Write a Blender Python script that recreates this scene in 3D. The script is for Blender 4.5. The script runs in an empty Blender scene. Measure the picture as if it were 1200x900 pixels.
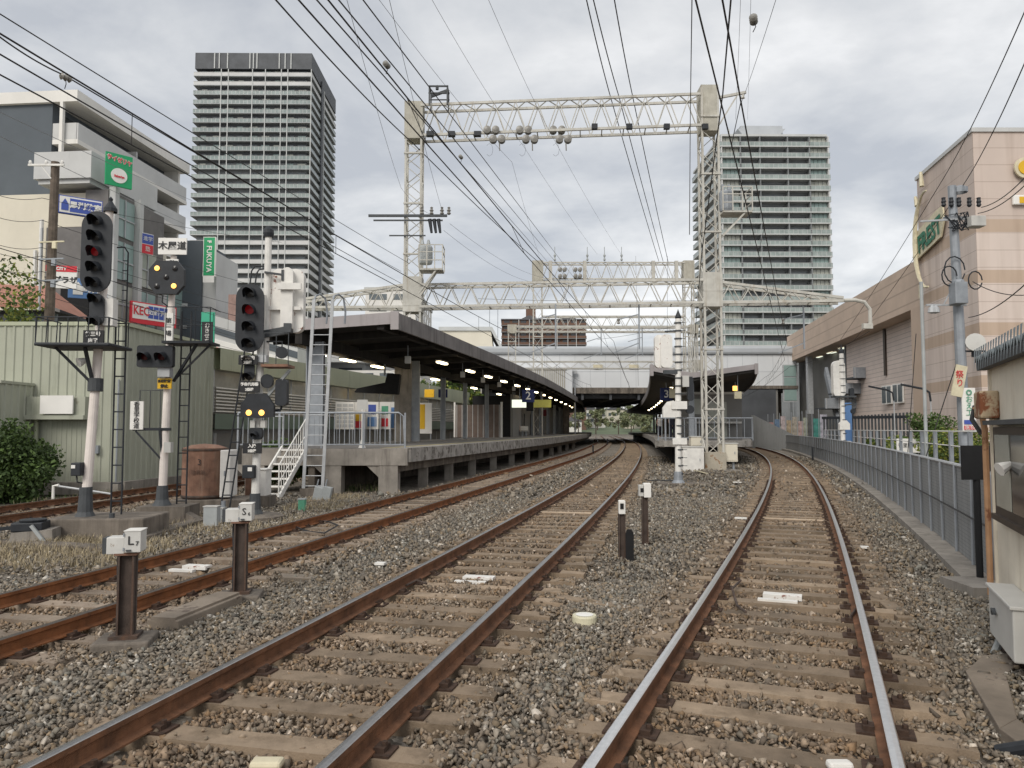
import bpy, bmesh, math, random
import numpy as np
from mathutils import Vector, Matrix
R = math.radians
random.seed(7); rng = np.random.default_rng(7)
sc = bpy.context.scene
COL = sc.collection

# ---------------- camera, world, sun, exposure ----------------
PITCH = math.atan(53/900); EYE = 1.75
cd = bpy.data.cameras.new('camera'); cam = bpy.data.objects.new('camera', cd); COL.objects.link(cam)
cd.sensor_width = 36; cd.lens = 27; cd.clip_end = 5000; cd.clip_start = 0.05
cam.location = (0, 0, EYE); cam.rotation_euler = (math.pi/2 + PITCH, 0, 0); sc.camera = cam
sc.view_settings.view_transform = 'Standard'; sc.view_settings.look = 'None'
sc.view_settings.exposure = 0.45; sc.view_settings.gamma = 1
SUN_EL, SUN_AZ = R(38), R(205)
w = bpy.data.worlds.new('World'); sc.world = w; w.use_nodes = True
nt = w.node_tree; nt.nodes.clear(); N = nt.nodes.new; L = nt.links.new
out = N('ShaderNodeOutputWorld'); bg = N('ShaderNodeBackground'); L(bg.outputs[0], out.inputs[0]); bg.inputs[1].default_value = 0.10
sky = N('ShaderNodeTexSky'); sky.sky_type = 'NISHITA'; sky.sun_disc = False; sky.sun_elevation = SUN_EL; sky.sun_rotation = SUN_AZ
tc = N('ShaderNodeTexCoord'); sep = N('ShaderNodeSeparateXYZ'); L(tc.outputs['Generated'], sep.inputs[0])
az = N('ShaderNodeMath'); az.operation = 'MAXIMUM'; az.inputs[1].default_value = 0.0; L(sep.outputs[2], az.inputs[0])
ad = N('ShaderNodeMath'); ad.operation = 'ADD'; ad.inputs[1].default_value = 0.16; L(az.outputs[0], ad.inputs[0])
dv = N('ShaderNodeVectorMath'); dv.operation = 'DIVIDE'; cb = N('ShaderNodeCombineXYZ')
for i in range(3): L(ad.outputs[0], cb.inputs[i])
L(tc.outputs['Generated'], dv.inputs[0]); L(cb.outputs[0], dv.inputs[1])
def wn(scale, detail, rough, off):
    mp = N('ShaderNodeMapping'); mp.inputs['Location'].default_value = off; L(dv.outputs[0], mp.inputs[0])
    n = N('ShaderNodeTexNoise'); n.inputs['Scale'].default_value = scale; n.inputs['Detail'].default_value = detail
    n.inputs['Roughness'].default_value = rough; n.inputs['Distortion'].default_value = 0.25; L(mp.outputs[0], n.inputs['Vector']); return n
n1 = wn(1.5, 7, 0.56, (3.1, 1.7, 0)); n2 = wn(0.42, 3, 0.5, (7.3, 2.2, 0.4)); n3 = wn(3.2, 5, .55, (1, 8, .4))
mx = N('ShaderNodeMath'); mx.operation = 'MULTIPLY_ADD'; mx.inputs[1].default_value = 0.55; L(n1.outputs[0], mx.inputs[0])
m2 = N('ShaderNodeMath'); m2.operation = 'MULTIPLY_ADD'; m2.inputs[1].default_value = 0.33; L(n2.outputs[0], m2.inputs[0]); L(m2.outputs[0], mx.inputs[2])
m3 = N('ShaderNodeMath'); m3.operation = 'MULTIPLY'; m3.inputs[1].default_value = 0.12; L(n3.outputs[0], m3.inputs[0]); L(m3.outputs[0], m2.inputs[2])
cr = N('ShaderNodeValToRGB'); L(mx.outputs[0], cr.inputs[0])
e = cr.color_ramp.elements
e[0].position = 0.40; e[0].color = (0.47, 0.49, 0.525, 1)
e[1].position = 0.61; e[1].color = (0.93, 0.925, 0.92, 1)
k = cr.color_ramp.elements.new(0.455); k.color = (0.575, 0.59, 0.61, 1)
k = cr.color_ramp.elements.new(0.52); k.color = (0.71, 0.715, 0.72, 1)
gain = N('ShaderNodeVectorMath'); gain.operation = 'SCALE'; gain.inputs['Scale'].default_value = 8.7; L(cr.outputs[0], gain.inputs[0])
mixs = N('ShaderNodeMix'); mixs.data_type = 'RGBA'; mixs.inputs[0].default_value = 0.9
L(sky.outputs[0], mixs.inputs[6]); L(gain.outputs[0], mixs.inputs[7]); L(mixs.outputs[2], bg.inputs[0])
sd = bpy.data.lights.new('sun', 'SUN'); sd.energy = 1.5; sd.angle = R(28); sd.color = (1, .95, .87)
sun = bpy.data.objects.new('sun', sd); COL.objects.link(sun)
sun.rotation_euler = (R(90) - SUN_EL, 0, math.pi - SUN_AZ)

# ---------------- helpers ----------------
def W(px, py, Y):
    "point of the place seen towards photo pixel (1200x900) at world depth Y"
    c, s = math.cos(PITCH), math.sin(PITCH); u = (px-600)/900; v = (450-py)/900
    t = Y/(c - s*v); return Vector((u*t, Y, EYE + t*(s + c*v)))
def poly(co): return lambda y: sum(c*y**i for i, c in enumerate(co))
_C = poly([-2.7347, .239633, -.000762756, 1.79103e-06])
_L = poly([-6.32911, .194363, .000409103, -5.93434e-06])
_R = poly([-.453261, .407708, -.000894791, -4.3803e-06])
def TC(y): return _C(y) if y < 110 else _C(110) + (y-110)*.105
def TL(y): return _L(y) if y < 60 else TC(y) - 3.76
def TR(y): return _R(y) if y < 80 else _R(80) + (y-80)*.17
def TF(y):
    if y < 20: return -12.863 + .109*y
    if y < 50: return -12.863 + .109*y + .0022*(y-20)**2
    return TL(y) - 9.45
def slope(f, y): return (f(y+.3)-f(y-.3))/.6

class MB:
    def __init__(s): s.v = []; s.f = []; s.m = []
    def add(s, vs, fs, mi=0):
        b = len(s.v); s.v += [tuple(v) for v in vs]; s.f += [tuple(b+i for i in f) for f in fs]; s.m += [mi]*len(fs); return s
    def box(s, x0, x1, y0, y1, z0, z1, mi=0, M=None):
        vs = [Vector((x, y, z)) for z in (z0, z1) for y in (y0, y1) for x in (x0, x1)]
        if M is not None: vs = [M @ v for v in vs]
        return s.add(vs, [(0,2,3,1),(4,5,7,6),(0,1,5,4),(2,6,7,3),(0,4,6,2),(1,3,7,5)], mi)
    def cbox(s, c, sz, mi=0, rz=0):
        M = Matrix.Translation(c) @ Matrix.Rotation(rz, 4, 'Z')
        return s.box(-sz[0]/2, sz[0]/2, -sz[1]/2, sz[1]/2, -sz[2]/2, sz[2]/2, mi, M)
    def bar(s, p, q, wd, hd=None, mi=0):
        p = Vector(p); q = Vector(q); hd = hd or wd; d = q-p; ln = d.length
        if ln < 1e-6: return s
        z = d/ln; up = Vector((0, 0, 1)) if abs(z.z) < .95 else Vector((0, 1, 0))
        x = up.cross(z).normalized(); y = z.cross(x)
        vs = [o + x*(a*wd/2) + y*(b*hd/2) for o in (p, q) for a, b in ((-1,-1),(1,-1),(1,1),(-1,1))]
        return s.add(vs, [(3,2,1,0),(4,5,6,7),(0,1,5,4),(1,2,6,5),(2,3,7,6),(3,0,4,7)], mi)
    def tube(s, pts, r, n=8, mi=0, cap=True):
        pts = [Vector(p) for p in pts]; rs = r if isinstance(r, (list, tuple)) else [r]*len(pts); vs = []; px = None
        for i, p in enumerate(pts):
            d = (pts[min(i+1, len(pts)-1)] - pts[max(i-1, 0)]).normalized()
            if px is None: px = (Vector((0,0,1)) if abs(d.z) < .9 else Vector((0,1,0))).cross(d).normalized()
            x = (px - d*px.dot(d)).normalized(); y = d.cross(x); px = x
            for k in range(n):
                a = 2*math.pi*k/n; vs.append(p + (x*math.cos(a) + y*math.sin(a))*rs[i])
        fs = [(i*n+k, i*n+(k+1)%n, (i+1)*n+(k+1)%n, (i+1)*n+k) for i in range(len(pts)-1) for k in range(n)]
        if cap: fs += [tuple(range(n-1, -1, -1)), tuple((len(pts)-1)*n+k for k in range(n))]
        return s.add(vs, fs, mi)
    def lathe(s, prof, n=16, mi=0, c=(0,0,0), a0=0, a1=2*math.pi):
        full = abs(a1-a0-2*math.pi) < 1e-6; k = n if full else n+1; c = Vector(c)
        vs = [c + Vector((r*math.cos(a0+(a1-a0)*j/n), r*math.sin(a0+(a1-a0)*j/n), z)) for r, z in prof for j in range(k)]
        fs = [(i*k+j, i*k+(j+1)%k, (i+1)*k+(j+1)%k, (i+1)*k+j) for i in range(len(prof)-1) for j in range(n)]
        return s.add(vs, fs, mi)
    def prism(s, poly2, y0, y1, mi=0, M=None):
        "outline in x,z extruded along y"
        n = len(poly2); vs = [Vector((x, y, z)) for y in (y0, y1) for x, z in poly2]
        if M is not None: vs = [M @ v for v in vs]
        fs = [tuple(range(n)), tuple(range(2*n-1, n-1, -1))] + [(i, i+n, (i+1)%n+n, (i+1)%n) for i in range(n)]
        return s.add(vs, fs, mi)
    def quad(s, a, b, c, d, mi=0): return s.add([a, b, c, d], [(0,1,2,3)], mi)
    def build(s, name, mats, parent=None, label=None, smooth=False, bevel=0, T=None):
        me = bpy.data.meshes.new(name); me.from_pydata(s.v, [], s.f)
        if not isinstance(mats, (list, tuple)): mats = [mats]
        for m in mats: me.materials.append(m)
        me.polygons.foreach_set('material_index', s.m)
        if smooth: me.polygons.foreach_set('use_smooth', [True]*len(s.f))
        if T is not None: me.transform(T)
        me.update(); o = bpy.data.objects.new(name, me); COL.objects.link(o)
        if parent is not None: o.parent = parent
        if label: o['label'] = label
        if bevel:
            b = o.modifiers.new('b', 'BEVEL'); b.width = bevel; b.segments = 2; b.limit_method = 'ANGLE'; b.angle_limit = R(40)
        return o
def tag(o, label, cat, group=None, kind=None):
    o['label'] = label; o['category'] = cat
    if group: o['group'] = group
    if kind: o['kind'] = kind
    return o
def thing(name, label, cat, loc=(0,0,0), rz=0, group=None):
    o = bpy.data.objects.new(name, None); COL.objects.link(o); o.empty_display_size = .3
    o.location = loc; o.rotation_euler = (0, 0, rz); return tag(o, label, cat, group)
def struct(o): o['kind'] = 'structure'; return o
def copy_tree(o, parent=None):
    c = o.copy(); COL.objects.link(c)
    if parent is not None: c.parent = parent
    for ch in list(o.children): copy_tree(ch, c)
    return c
def stadium(wd, ht, n=10, r=None):
    r = min(wd, ht)/2 if r is None else r; pts = []
    for cx, cz, a in ((wd/2-r, ht/2-r, 0), (-wd/2+r, ht/2-r, 90), (-wd/2+r, -ht/2+r, 180), (wd/2-r, -ht/2+r, 270)):
        for k in range(n+1):
            t = R(a + 90*k/n); pts.append((cx+r*math.cos(t), cz+r*math.sin(t)))
    return pts[::-1]
def text(body, size, mat, parent, loc, rz=0, roll=0, name='lettering', sx=1.0, depth=.004, vertical=False, spacing=1.0, bold=0):
    cu = bpy.data.curves.new('t', 'FONT'); cu.body = '\n'.join(body) if vertical else body; cu.size = size
    cu.align_x = 'CENTER'; cu.align_y = 'CENTER'; cu.extrude = depth; cu.offset = bold; cu.resolution_u = 2
    cu.space_line = spacing if vertical else 1; cu.space_character = 1 if vertical else spacing
    o = bpy.data.objects.new('t', cu); COL.objects.link(o); bpy.context.view_layer.update()
    me = bpy.data.meshes.new_from_object(o.evaluated_get(bpy.context.evaluated_depsgraph_get()))
    bpy.data.objects.remove(o); bpy.data.curves.remove(cu)
    M = Matrix.Translation(loc) @ Matrix.Rotation(rz, 4, 'Z') @ Matrix.Rotation(R(90), 4, 'X') @ Matrix.Rotation(roll, 4, 'Z') @ Matrix.Diagonal((sx, 1, 1, 1))
    me.transform(M); me.materials.clear(); me.materials.append(mat); me.name = name
    r = bpy.data.objects.new(name, me); COL.objects.link(r); r.parent = parent; return r

# ---------------- materials ----------------
MATS = {}
def M(name, col, rough=.75, metal=0.0, var=.18, vs=2.5, bump=0.0, bs=60, streak=None, st=.5, rust=None, rt=.62, rs=3, spec=.4, emit=None, es=0):
    m = bpy.data.materials.new(name); m.use_nodes = True; t = m.node_tree; n = t.nodes; l = t.links; b = n['Principled BSDF']
    b.inputs['Roughness'].default_value = rough; b.inputs['Metallic'].default_value = metal; b.inputs['Specular IOR Level'].default_value = spec
    tc = n.new('ShaderNodeTexCoord'); src = tc.outputs['Object']
    def noise(s, d=5, r=.6, vec=None):
        q = n.new('ShaderNodeTexNoise'); q.inputs['Scale'].default_value = s; q.inputs['Detail'].default_value = d; q.inputs['Roughness'].default_value = r
        l.new(vec or src, q.inputs['Vector']); return q.outputs[0]
    def ramp(v, a, b_, c0=(0,0,0,1), c1=(1,1,1,1)):
        q = n.new('ShaderNodeValToRGB'); q.color_ramp.elements[0].position = a; q.color_ramp.elements[1].position = b_
        q.color_ramp.elements[0].color = c0; q.color_ramp.elements[1].color = c1; l.new(v, q.inputs[0]); return q.outputs[0]
    def mix(f, a, b_):
        q = n.new('ShaderNodeMix'); q.data_type = 'RGBA'; l.new(f, q.inputs[0])
        for i, x in ((6, a), (7, b_)):
            if isinstance(x, tuple): q.inputs[i].default_value = (*x[:3], 1)
            else: l.new(x, q.inputs[i])
        return q.outputs[2]
    lo = tuple(c*(1-var) for c in col); hi = tuple(min(1, c*(1+var)) for c in col)
    o = mix(ramp(noise(vs), .32, .68), lo, hi)
    if streak:
        mp = n.new('ShaderNodeMapping'); mp.inputs['Scale'].default_value = (2.2, 2.2, .22); l.new(src, mp.inputs[0])
        o = mix(ramp(noise(1.6, 6, .7, mp.outputs[0]), st, st+.25), o, streak)
    if rust:
        rr = ramp(noise(rs, 8, .65), rt, rt+.05); o = mix(rr, o, rust)
    l.new(o, b.inputs['Base Color'])
    if bump:
        q = n.new('ShaderNodeBump'); q.inputs['Strength'].default_value = bump; q.inputs['Distance'].default_value = .02
        l.new(noise(bs, 4), q.inputs['Height']); l.new(q.outputs[0], b.inputs['Normal'])
    if emit:
        b.inputs['Emission Color'].default_value = (*emit, 1); b.inputs['Emission Strength'].default_value = es
    MATS[name] = m; m['b'] = b.name; return m
RUST = (.16, .065, .03)
rail_rust = M('rail_rust', (.175, .082, .042), .85, 0, .35, 6, .3, 90, streak=(.05,.03,.02), st=.55)
rail_orange = M('rail_orange', (.22, .085, .032), .85, 0, .3, 5, .3, 90, streak=(.09,.045,.025), st=.55)
rail_head = M('rail_head', (.78, .77, .76), .28, 1, .08, 20)
rail_mid = M('rail_head_dark', (.36, .35, .34), .34, 1, .12, 20)
rail_dull = M('rail_dull', (.11, .09, .075), .4, .6, .2, 20)
clip_m = M('clip_rust', (.06, .035, .024), .9, 0, .4, 20, .2)
sleeper_m = M('sleeper', (.265, .20, .14), .92, 0, .3, 2.2, .35, 70, streak=(.13,.095,.06), st=.5)
def vary(m):
    n = m.node_tree.nodes; l = m.node_tree.links; oi = n.new('ShaderNodeObjectInfo'); tc = [q for q in n if q.type == 'TEX_COORD'][0]; ad = n.new('ShaderNodeVectorMath'); ad.operation = 'ADD'
    for k in list(l):
        if k.from_node == tc: to = k.to_socket; l.remove(k); l.new(ad.outputs[0], to)
    l.new(tc.outputs['Object'], ad.inputs[0]); l.new(oi.outputs['Location'], ad.inputs[1])
    b = n['Principled BSDF']; src = b.inputs['Base Color'].links[0].from_socket; mr = n.new('ShaderNodeMapRange'); mr.inputs[3].default_value = .72; mr.inputs[4].default_value = 1.2; l.new(oi.outputs['Random'], mr.inputs[0])
    s = n.new('ShaderNodeVectorMath'); s.operation = 'SCALE'; l.new(src, s.inputs[0]); l.new(mr.outputs[0], s.inputs['Scale']); l.new(s.outputs[0], b.inputs['Base Color']); return m
sleeper_g = M('sleeper_grey', (.27, .215, .165), .92, 0, .25, 2.2, .35, 70, streak=(.17,.12,.085), st=.5)
vary(sleeper_m); vary(sleeper_g)
wood_old = M('timber', (.12, .095, .075), .9, 0, .3, 5, .4, 50)
concrete = M('concrete', (.27, .245, .215), .9, 0, .25, 1.6, .3, 40, streak=(.12,.105,.09), st=.5)
concrete_d = M('concrete_old', (.17, .145, .12), .92, 0, .35, 1.8, .35, 40, streak=(.07,.06,.05), st=.45)
conc_trough = M('trough_concrete', (.23, .19, .15), .92, 0, .25, 2, .3, 60, rust=(.13,.10,.08), rt=.6)
cream = M('cream_steel', (.50, .485, .44), .7, 0, .15, 2, 0, 60, streak=(.34,.29,.22), st=.52, rust=(.25,.14,.08), rt=.70)
galv = M('galvanised_steel', (.29, .31, .335), .55, .3, .12, 4)
galv_l = M('pale_galvanised', (.42, .43, .44), .55, .2, .12, 4)
white_p = M('white_paint', (.72, .70, .66), .6, 0, .1, 4, streak=(.48,.43,.37), st=.6)
white_rust = M('white_peeling_paint', (.75, .73, .69), .6, 0, .08, 4, rust=(.22,.07,.04), rt=.585, rs=4)
pink_white = M('pole_paint', (.74, .67, .62), .6, 0, .1, 3, streak=(.52,.33,.24), st=.6)
black_p = M('black_paint', (.022, .025, .03), .55, 0, .25, 6)
dark_grey = M('dark_grey', (.06, .065, .07), .6, 0, .2, 5)
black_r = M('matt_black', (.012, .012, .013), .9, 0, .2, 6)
rusty = M('rusty_steel', (.20, .11, .075), .85, 0, .35, 3.5, .3, 60, streak=(.33,.24,.18), st=.55)
post_rust = M('rusty_post', (.075, .055, .045), .8, .1, .4, 6, .3, 60, streak=(.14,.07,.04), st=.5)
wire_m = M('wire', (.03, .028, .028), .6, .3, .2, 5)
wire_l = M('aluminium_wire', (.16, .16, .17), .5, .5, .1, 5)
insul = M('insulator', (.22, .21, .19), .35, 0, .2, 9)
lens_off = M('lens_dark', (.02, .018, .018), .15, 0, .1, 5)
lens_redoff = M('lens_dark_red', (.07, .008, .010), .15, 0, .1, 5)
red_on = M('red_lamp', (.5, .02, .01), .4, emit=(1, .05, .02), es=.9)
red_dim = M('dim_red_lamp', (.14, .006, .008), .4, emit=(.8, .02, .03), es=.05)
amber_on = M('amber_lamp', (.8, .4, .05), .4, emit=(1, .50, .12), es=1.7)
tube_on = M('lit_tube', (.9, .8, .6), .4, emit=(1, .82, .5), es=7)
lcd_on = M('lit_sign', (.7, .75, .6), .4, emit=(.85, .9, .75), es=.8)
yel_on = M('lit_yellow_sign', (.35, .32, .06), .4, emit=(.6, .55, .12), es=.12)
leaf_far = M('far_leaf_hazed', (.19, .22, .13), .8, 0, .4, .4, spec=.2)  # distance haze is mixed into both far leaf colours
leaf_far2 = M('far_leaf_pale_haze', (.20, .21, .11), .8, 0, .4, .4, spec=.2)
glass_d = M('dark_glass', (.035, .04, .045), .08, 0, .3, 1.5, spec=.6)
glass_w = M('window_glass', (.12, .14, .15), .1, 0, .3, .8, spec=.6)
glass_t = M('teal_glass', (.26, .35, .33), .15, 0, .15, .3, spec=.5)
glass_c = M('curtained_glass', (.38, .39, .34), .2, 0, .25, .35, spec=.5)
def vlines(m, sp, wd, col):
    n = m.node_tree.nodes; l = m.node_tree.links; b = n['Principled BSDF']; src = b.inputs['Base Color'].links[0].from_socket
    tc = n.new('ShaderNodeTexCoord'); s = n.new('ShaderNodeSeparateXYZ'); l.new(tc.outputs['Object'], s.inputs[0]); a = n.new('ShaderNodeMath'); a.operation = 'ADD'; l.new(s.outputs[0], a.inputs[0]); l.new(s.outputs[1], a.inputs[1])
    d = n.new('ShaderNodeMath'); d.operation = 'PINGPONG'; d.inputs[1].default_value = sp/2; l.new(a.outputs[0], d.inputs[0]); c = n.new('ShaderNodeMath'); c.operation = 'LESS_THAN'; c.inputs[1].default_value = wd/2; l.new(d.outputs[0], c.inputs[0])
    q = n.new('ShaderNodeMix'); q.data_type = 'RGBA'; l.new(c.outputs[0], q.inputs[0]); l.new(src, q.inputs[6]); q.inputs[7].default_value = (*col, 1); l.new(q.outputs[2], b.inputs['Base Color']); return m
glass_bal = vlines(M('balustrade_glass', (.27, .315, .30), .22, 0, .22, .5, spec=.5), 1.3, .12, (.45,.46,.45))
glass_bal2 = vlines(M('balustrade_glass_dark', (.19, .235, .23), .22, 0, .25, .5, spec=.5), 1.3, .14, (.42,.43,.42))
bal_white = M('balustrade_white', (.55, .55, .54), .7, 0, .08, .3)
tower_dark = M('tower_dark_tile', (.075, .08, .088), .6, 0, .25, .3)
tower_grey = M('tower_grey_wall', (.19, .20, .205), .8, 0, .2, .25)
slab_w = M('slab_paint', (.50, .51, .50), .8, 0, .08, .5)
slab_g = M('slab_grey', (.36, .375, .38), .8, 0, .1, .5)
louvre_m = M('louvre_slat', (.40, .375, .32), .8)
white_b = M('white_wall', (.70, .68, .64), .8, 0, .07, .3, streak=(.47,.45,.41), st=.58)
beige_b = M('beige_wall', (.68, .63, .52), .85, 0, .07, .3, streak=(.48,.43,.34), st=.6)
slate = M('slate_wall', (.085, .10, .115), .7, 0, .08, .5)
pale_pan = M('pale_panel', (.52, .52, .51), .7, 0, .08, .4, streak=(.34,.34,.34), st=.6)
green_c = M('green_cladding', (.38, .39, .315), .7, 0, .1, .5, rust=(.27,.26,.19), rt=.66, rs=1.2, streak=(.19,.20,.15), st=.56)
green_f = M('green_fascia', (.42, .44, .32), .7, 0, .08, .4, streak=(.24,.25,.18), st=.56)
green_d = M('green_base', (.17, .215, .175), .75, 0, .1, .4)
hall_glass = M('hall_glass', (.34, .33, .29), .15, 0, .3, .6, spec=.6)  # lightened so the glass colour carries the lit interior behind it
awning = M('awning', (.36, .17, .12), .75, 0, .15, 1.2)
canopy_s = M('canopy_soffit_shaded', (.022, .02, .018), .9, 0, .4, 1, streak=(.045,.04,.035), st=.5)  # near-black base puts the shade under the canopies into the colour
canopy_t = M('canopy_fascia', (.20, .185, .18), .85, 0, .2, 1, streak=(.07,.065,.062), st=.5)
canopy_e = M('canopy_front_fascia', (.36, .33, .33), .8, 0, .1, 1, streak=(.24,.22,.21), st=.55)
plat_top = M('platform_surface', (.17, .16, .15), .9, 0, .15, .6, .2, 30)
plat_edge = M('platform_edge', (.31, .29, .265), .9, 0, .3, 2.5, .3, 40, rust=(.13,.115,.10), rt=.54, rs=3)
panel_w = M('bridge_panel', (.64, .655, .67), .6, 0, .06, .2)
panel_g = M('bridge_roof', (.42, .44, .46), .6, 0, .08, .3)
wallgrey = M('station_wall', (.20, .195, .185), .8, 0, .12, .4)
tan = M('tan_cladding', (.52, .40, .31), .75, 0, .07, .3)
sid = M('pink_siding', (.66, .56, .50), .75, 0, .06, .3, streak=(.57,.48,.42), st=.6)
shack_w = M('shack_render', (.70, .64, .53), .85, 0, .1, 2, .15, 50, streak=(.50,.43,.33), st=.55)
brown_al = M('brown_frame', (.06, .045, .035), .5, .2, .2, 5)
lt_box = M('light_grey_box', (.52, .51, .48), .6, 0, .06, 3)
grey_box = M('grey_box', (.36, .38, .38), .6, 0, .12, 3)
s_white = M('sign_white', (.78, .76, .72), .5, 0, .04, 2)
s_green = M('sign_green', (.02, .33, .13), .5, 0, .05, 1)
s_blue = M('sign_blue', (.06, .10, .38), .5, 0, .05, 1)
s_lblue = M('sign_light_blue', (.12, .24, .48), .5, 0, .05, 1)
s_red = M('sign_red', (.62, .035, .05), .5, 0, .05, 1)
s_yellow = M('sign_yellow', (.70, .42, .02), .5, 0, .05, 1)
s_navy = M('sign_navy', (.01, .02, .10), .5, 0, .05, 1)
s_teal = M('sign_teal', (.05, .38, .24), .5, 0, .05, 1)
s_black = M('sign_black', (.02, .02, .022), .5, 0, .1, 3)
s_dkgreen = M('faded_green', (.10, .33, .21), .6, 0, .2, 3)
s_cream = M('cream_emblem', (.62, .56, .40), .6, 0, .15, 3)
leaf_d = M('dark_leaf', (.045, .075, .022), .6, 0, .45, 6, spec=.3)
leaf_m = M('mid_leaf', (.075, .12, .03), .6, 0, .45, 6, spec=.3)
leaf_y = M('yellow_leaf', (.20, .22, .04), .6, 0, .4, 6, spec=.3)
bark = M('bark', (.09, .07, .055), .9, 0, .3, 8, .4, 30)
straw = M('dry_straw', (.42, .345, .22), .9, 0, .3, 4)
hill_m = M('hillside', (.12, .15, .09), .95, 0, .35, .05)
roof_tile = M('roof', (.12, .12, .13), .8, 0, .15, 1)
skin = M('skin', (.50, .33, .25), .6); cloth_d = M('dark_cloth', (.03, .03, .045), .9); cloth_l = M('light_cloth', (.5, .5, .5), .9); hair = M('hair', (.012, .01, .01), .6)
for _m in (glass_t,):
    pass

def attr_mat(name, attr):
    m = bpy.data.materials.new(name); m.use_nodes = True; t = m.node_tree; b = t.nodes['Principled BSDF']; b.inputs['Roughness'].default_value = .9
    b.inputs['Specular IOR Level'].default_value = .25
    a = t.nodes.new('ShaderNodeAttribute'); a.attribute_name = attr
    nz = t.nodes.new('ShaderNodeTexNoise'); nz.inputs['Scale'].default_value = 45; nz.inputs['Detail'].default_value = 4
    tcx = t.nodes.new('ShaderNodeTexCoord'); t.links.new(tcx.outputs['Object'], nz.inputs['Vector'])
    mr = t.nodes.new('ShaderNodeMapRange'); mr.inputs[3].default_value = .65; mr.inputs[4].default_value = 1.35; t.links.new(nz.outputs[0], mr.inputs[0])
    sc_ = t.nodes.new('ShaderNodeVectorMath'); sc_.operation = 'SCALE'; t.links.new(a.outputs['Color'], sc_.inputs[0]); t.links.new(mr.outputs[0], sc_.inputs['Scale'])
    t.links.new(sc_.outputs[0], b.inputs['Base Color']); return m
stone_m = attr_mat('ballast_stone', 'tint')

def ground_mat(name, cols, scale, bump=1.0):
    m = bpy.data.materials.new(name); m.use_nodes = True; t = m.node_tree; n = t.nodes; l = t.links; b = n['Principled BSDF']; b.inputs['Roughness'].default_value = .95
    tc = n.new('ShaderNodeTexCoord'); v = n.new('ShaderNodeTexVoronoi'); v.inputs['Scale'].default_value = scale; l.new(tc.outputs['Object'], v.inputs['Vector'])
    sp = n.new('ShaderNodeSeparateColor'); l.new(v.outputs['Color'], sp.inputs[0])
    r = n.new('ShaderNodeValToRGB'); l.new(sp.outputs[0], r.inputs[0]); el = r.color_ramp.elements
    el[0].color = (*cols[0], 1); el[1].color = (*cols[-1], 1)
    for i, c in enumerate(cols[1:-1]): q = el.new((i+1)/(len(cols)-1)); q.color = (*c, 1)
    z = n.new('ShaderNodeTexNoise'); z.inputs['Scale'].default_value = .5; z.inputs['Detail'].default_value = 6; l.new(tc.outputs['Object'], z.inputs['Vector'])
    mr = n.new('ShaderNodeMapRange'); mr.inputs[1].default_value = .3; mr.inputs[2].default_value = .7; mr.inputs[3].default_value = .7; mr.inputs[4].default_value = 1.25; l.new(z.outputs[0], mr.inputs[0])
    s = n.new('ShaderNodeVectorMath'); s.operation = 'SCALE'; l.new(r.outputs[0], s.inputs[0]); l.new(mr.outputs[0], s.inputs['Scale']); l.new(s.outputs[0], b.inputs['Base Color'])
    bp = n.new('ShaderNodeBump'); bp.inputs['Strength'].default_value = bump; bp.inputs['Distance'].default_value = .03; bp.invert = True
    l.new(v.outputs['Distance'], bp.inputs['Height']); l.new(bp.outputs[0], b.inputs['Normal']); return m
SC = [(.10,.085,.07), (.15,.13,.105), (.20,.17,.135), (.25,.225,.19), (.17,.14,.11), (.32,.29,.25)]
ballast_g = ground_mat('ballast_sheet', SC, 16)
earth_g = ground_mat('earth_sheet', [(.09,.08,.065), (.14,.12,.09), (.12,.11,.08), (.17,.15,.12)], 8, .5)

# ---------------- ground and ballast ----------------
GZ = -.25
mb = MB(); mb.quad((-1500,-60,GZ-.06), (1500,-60,GZ-.06), (1500,2500,GZ-.06), (-1500,2500,GZ-.06)); struct(mb.build('ground', earth_g))
def Lside(y): return TF(y) - 1.9
def Wall(y):  # inner foot line of the trackside wall
    return TR(y) + 2.55 + max(0, y-50)*.025
mb = MB(); ys = [-6 + 2*i for i in range(112)]
for a, b in zip(ys, ys[1:]): mb.quad((Lside(a), a, GZ-.02), (Wall(a)+.3, a, GZ-.02), (Wall(b)+.3, b, GZ-.02), (Lside(b), b, GZ-.02))
struct(mb.build('ballast_bed', ballast_g))

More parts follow.
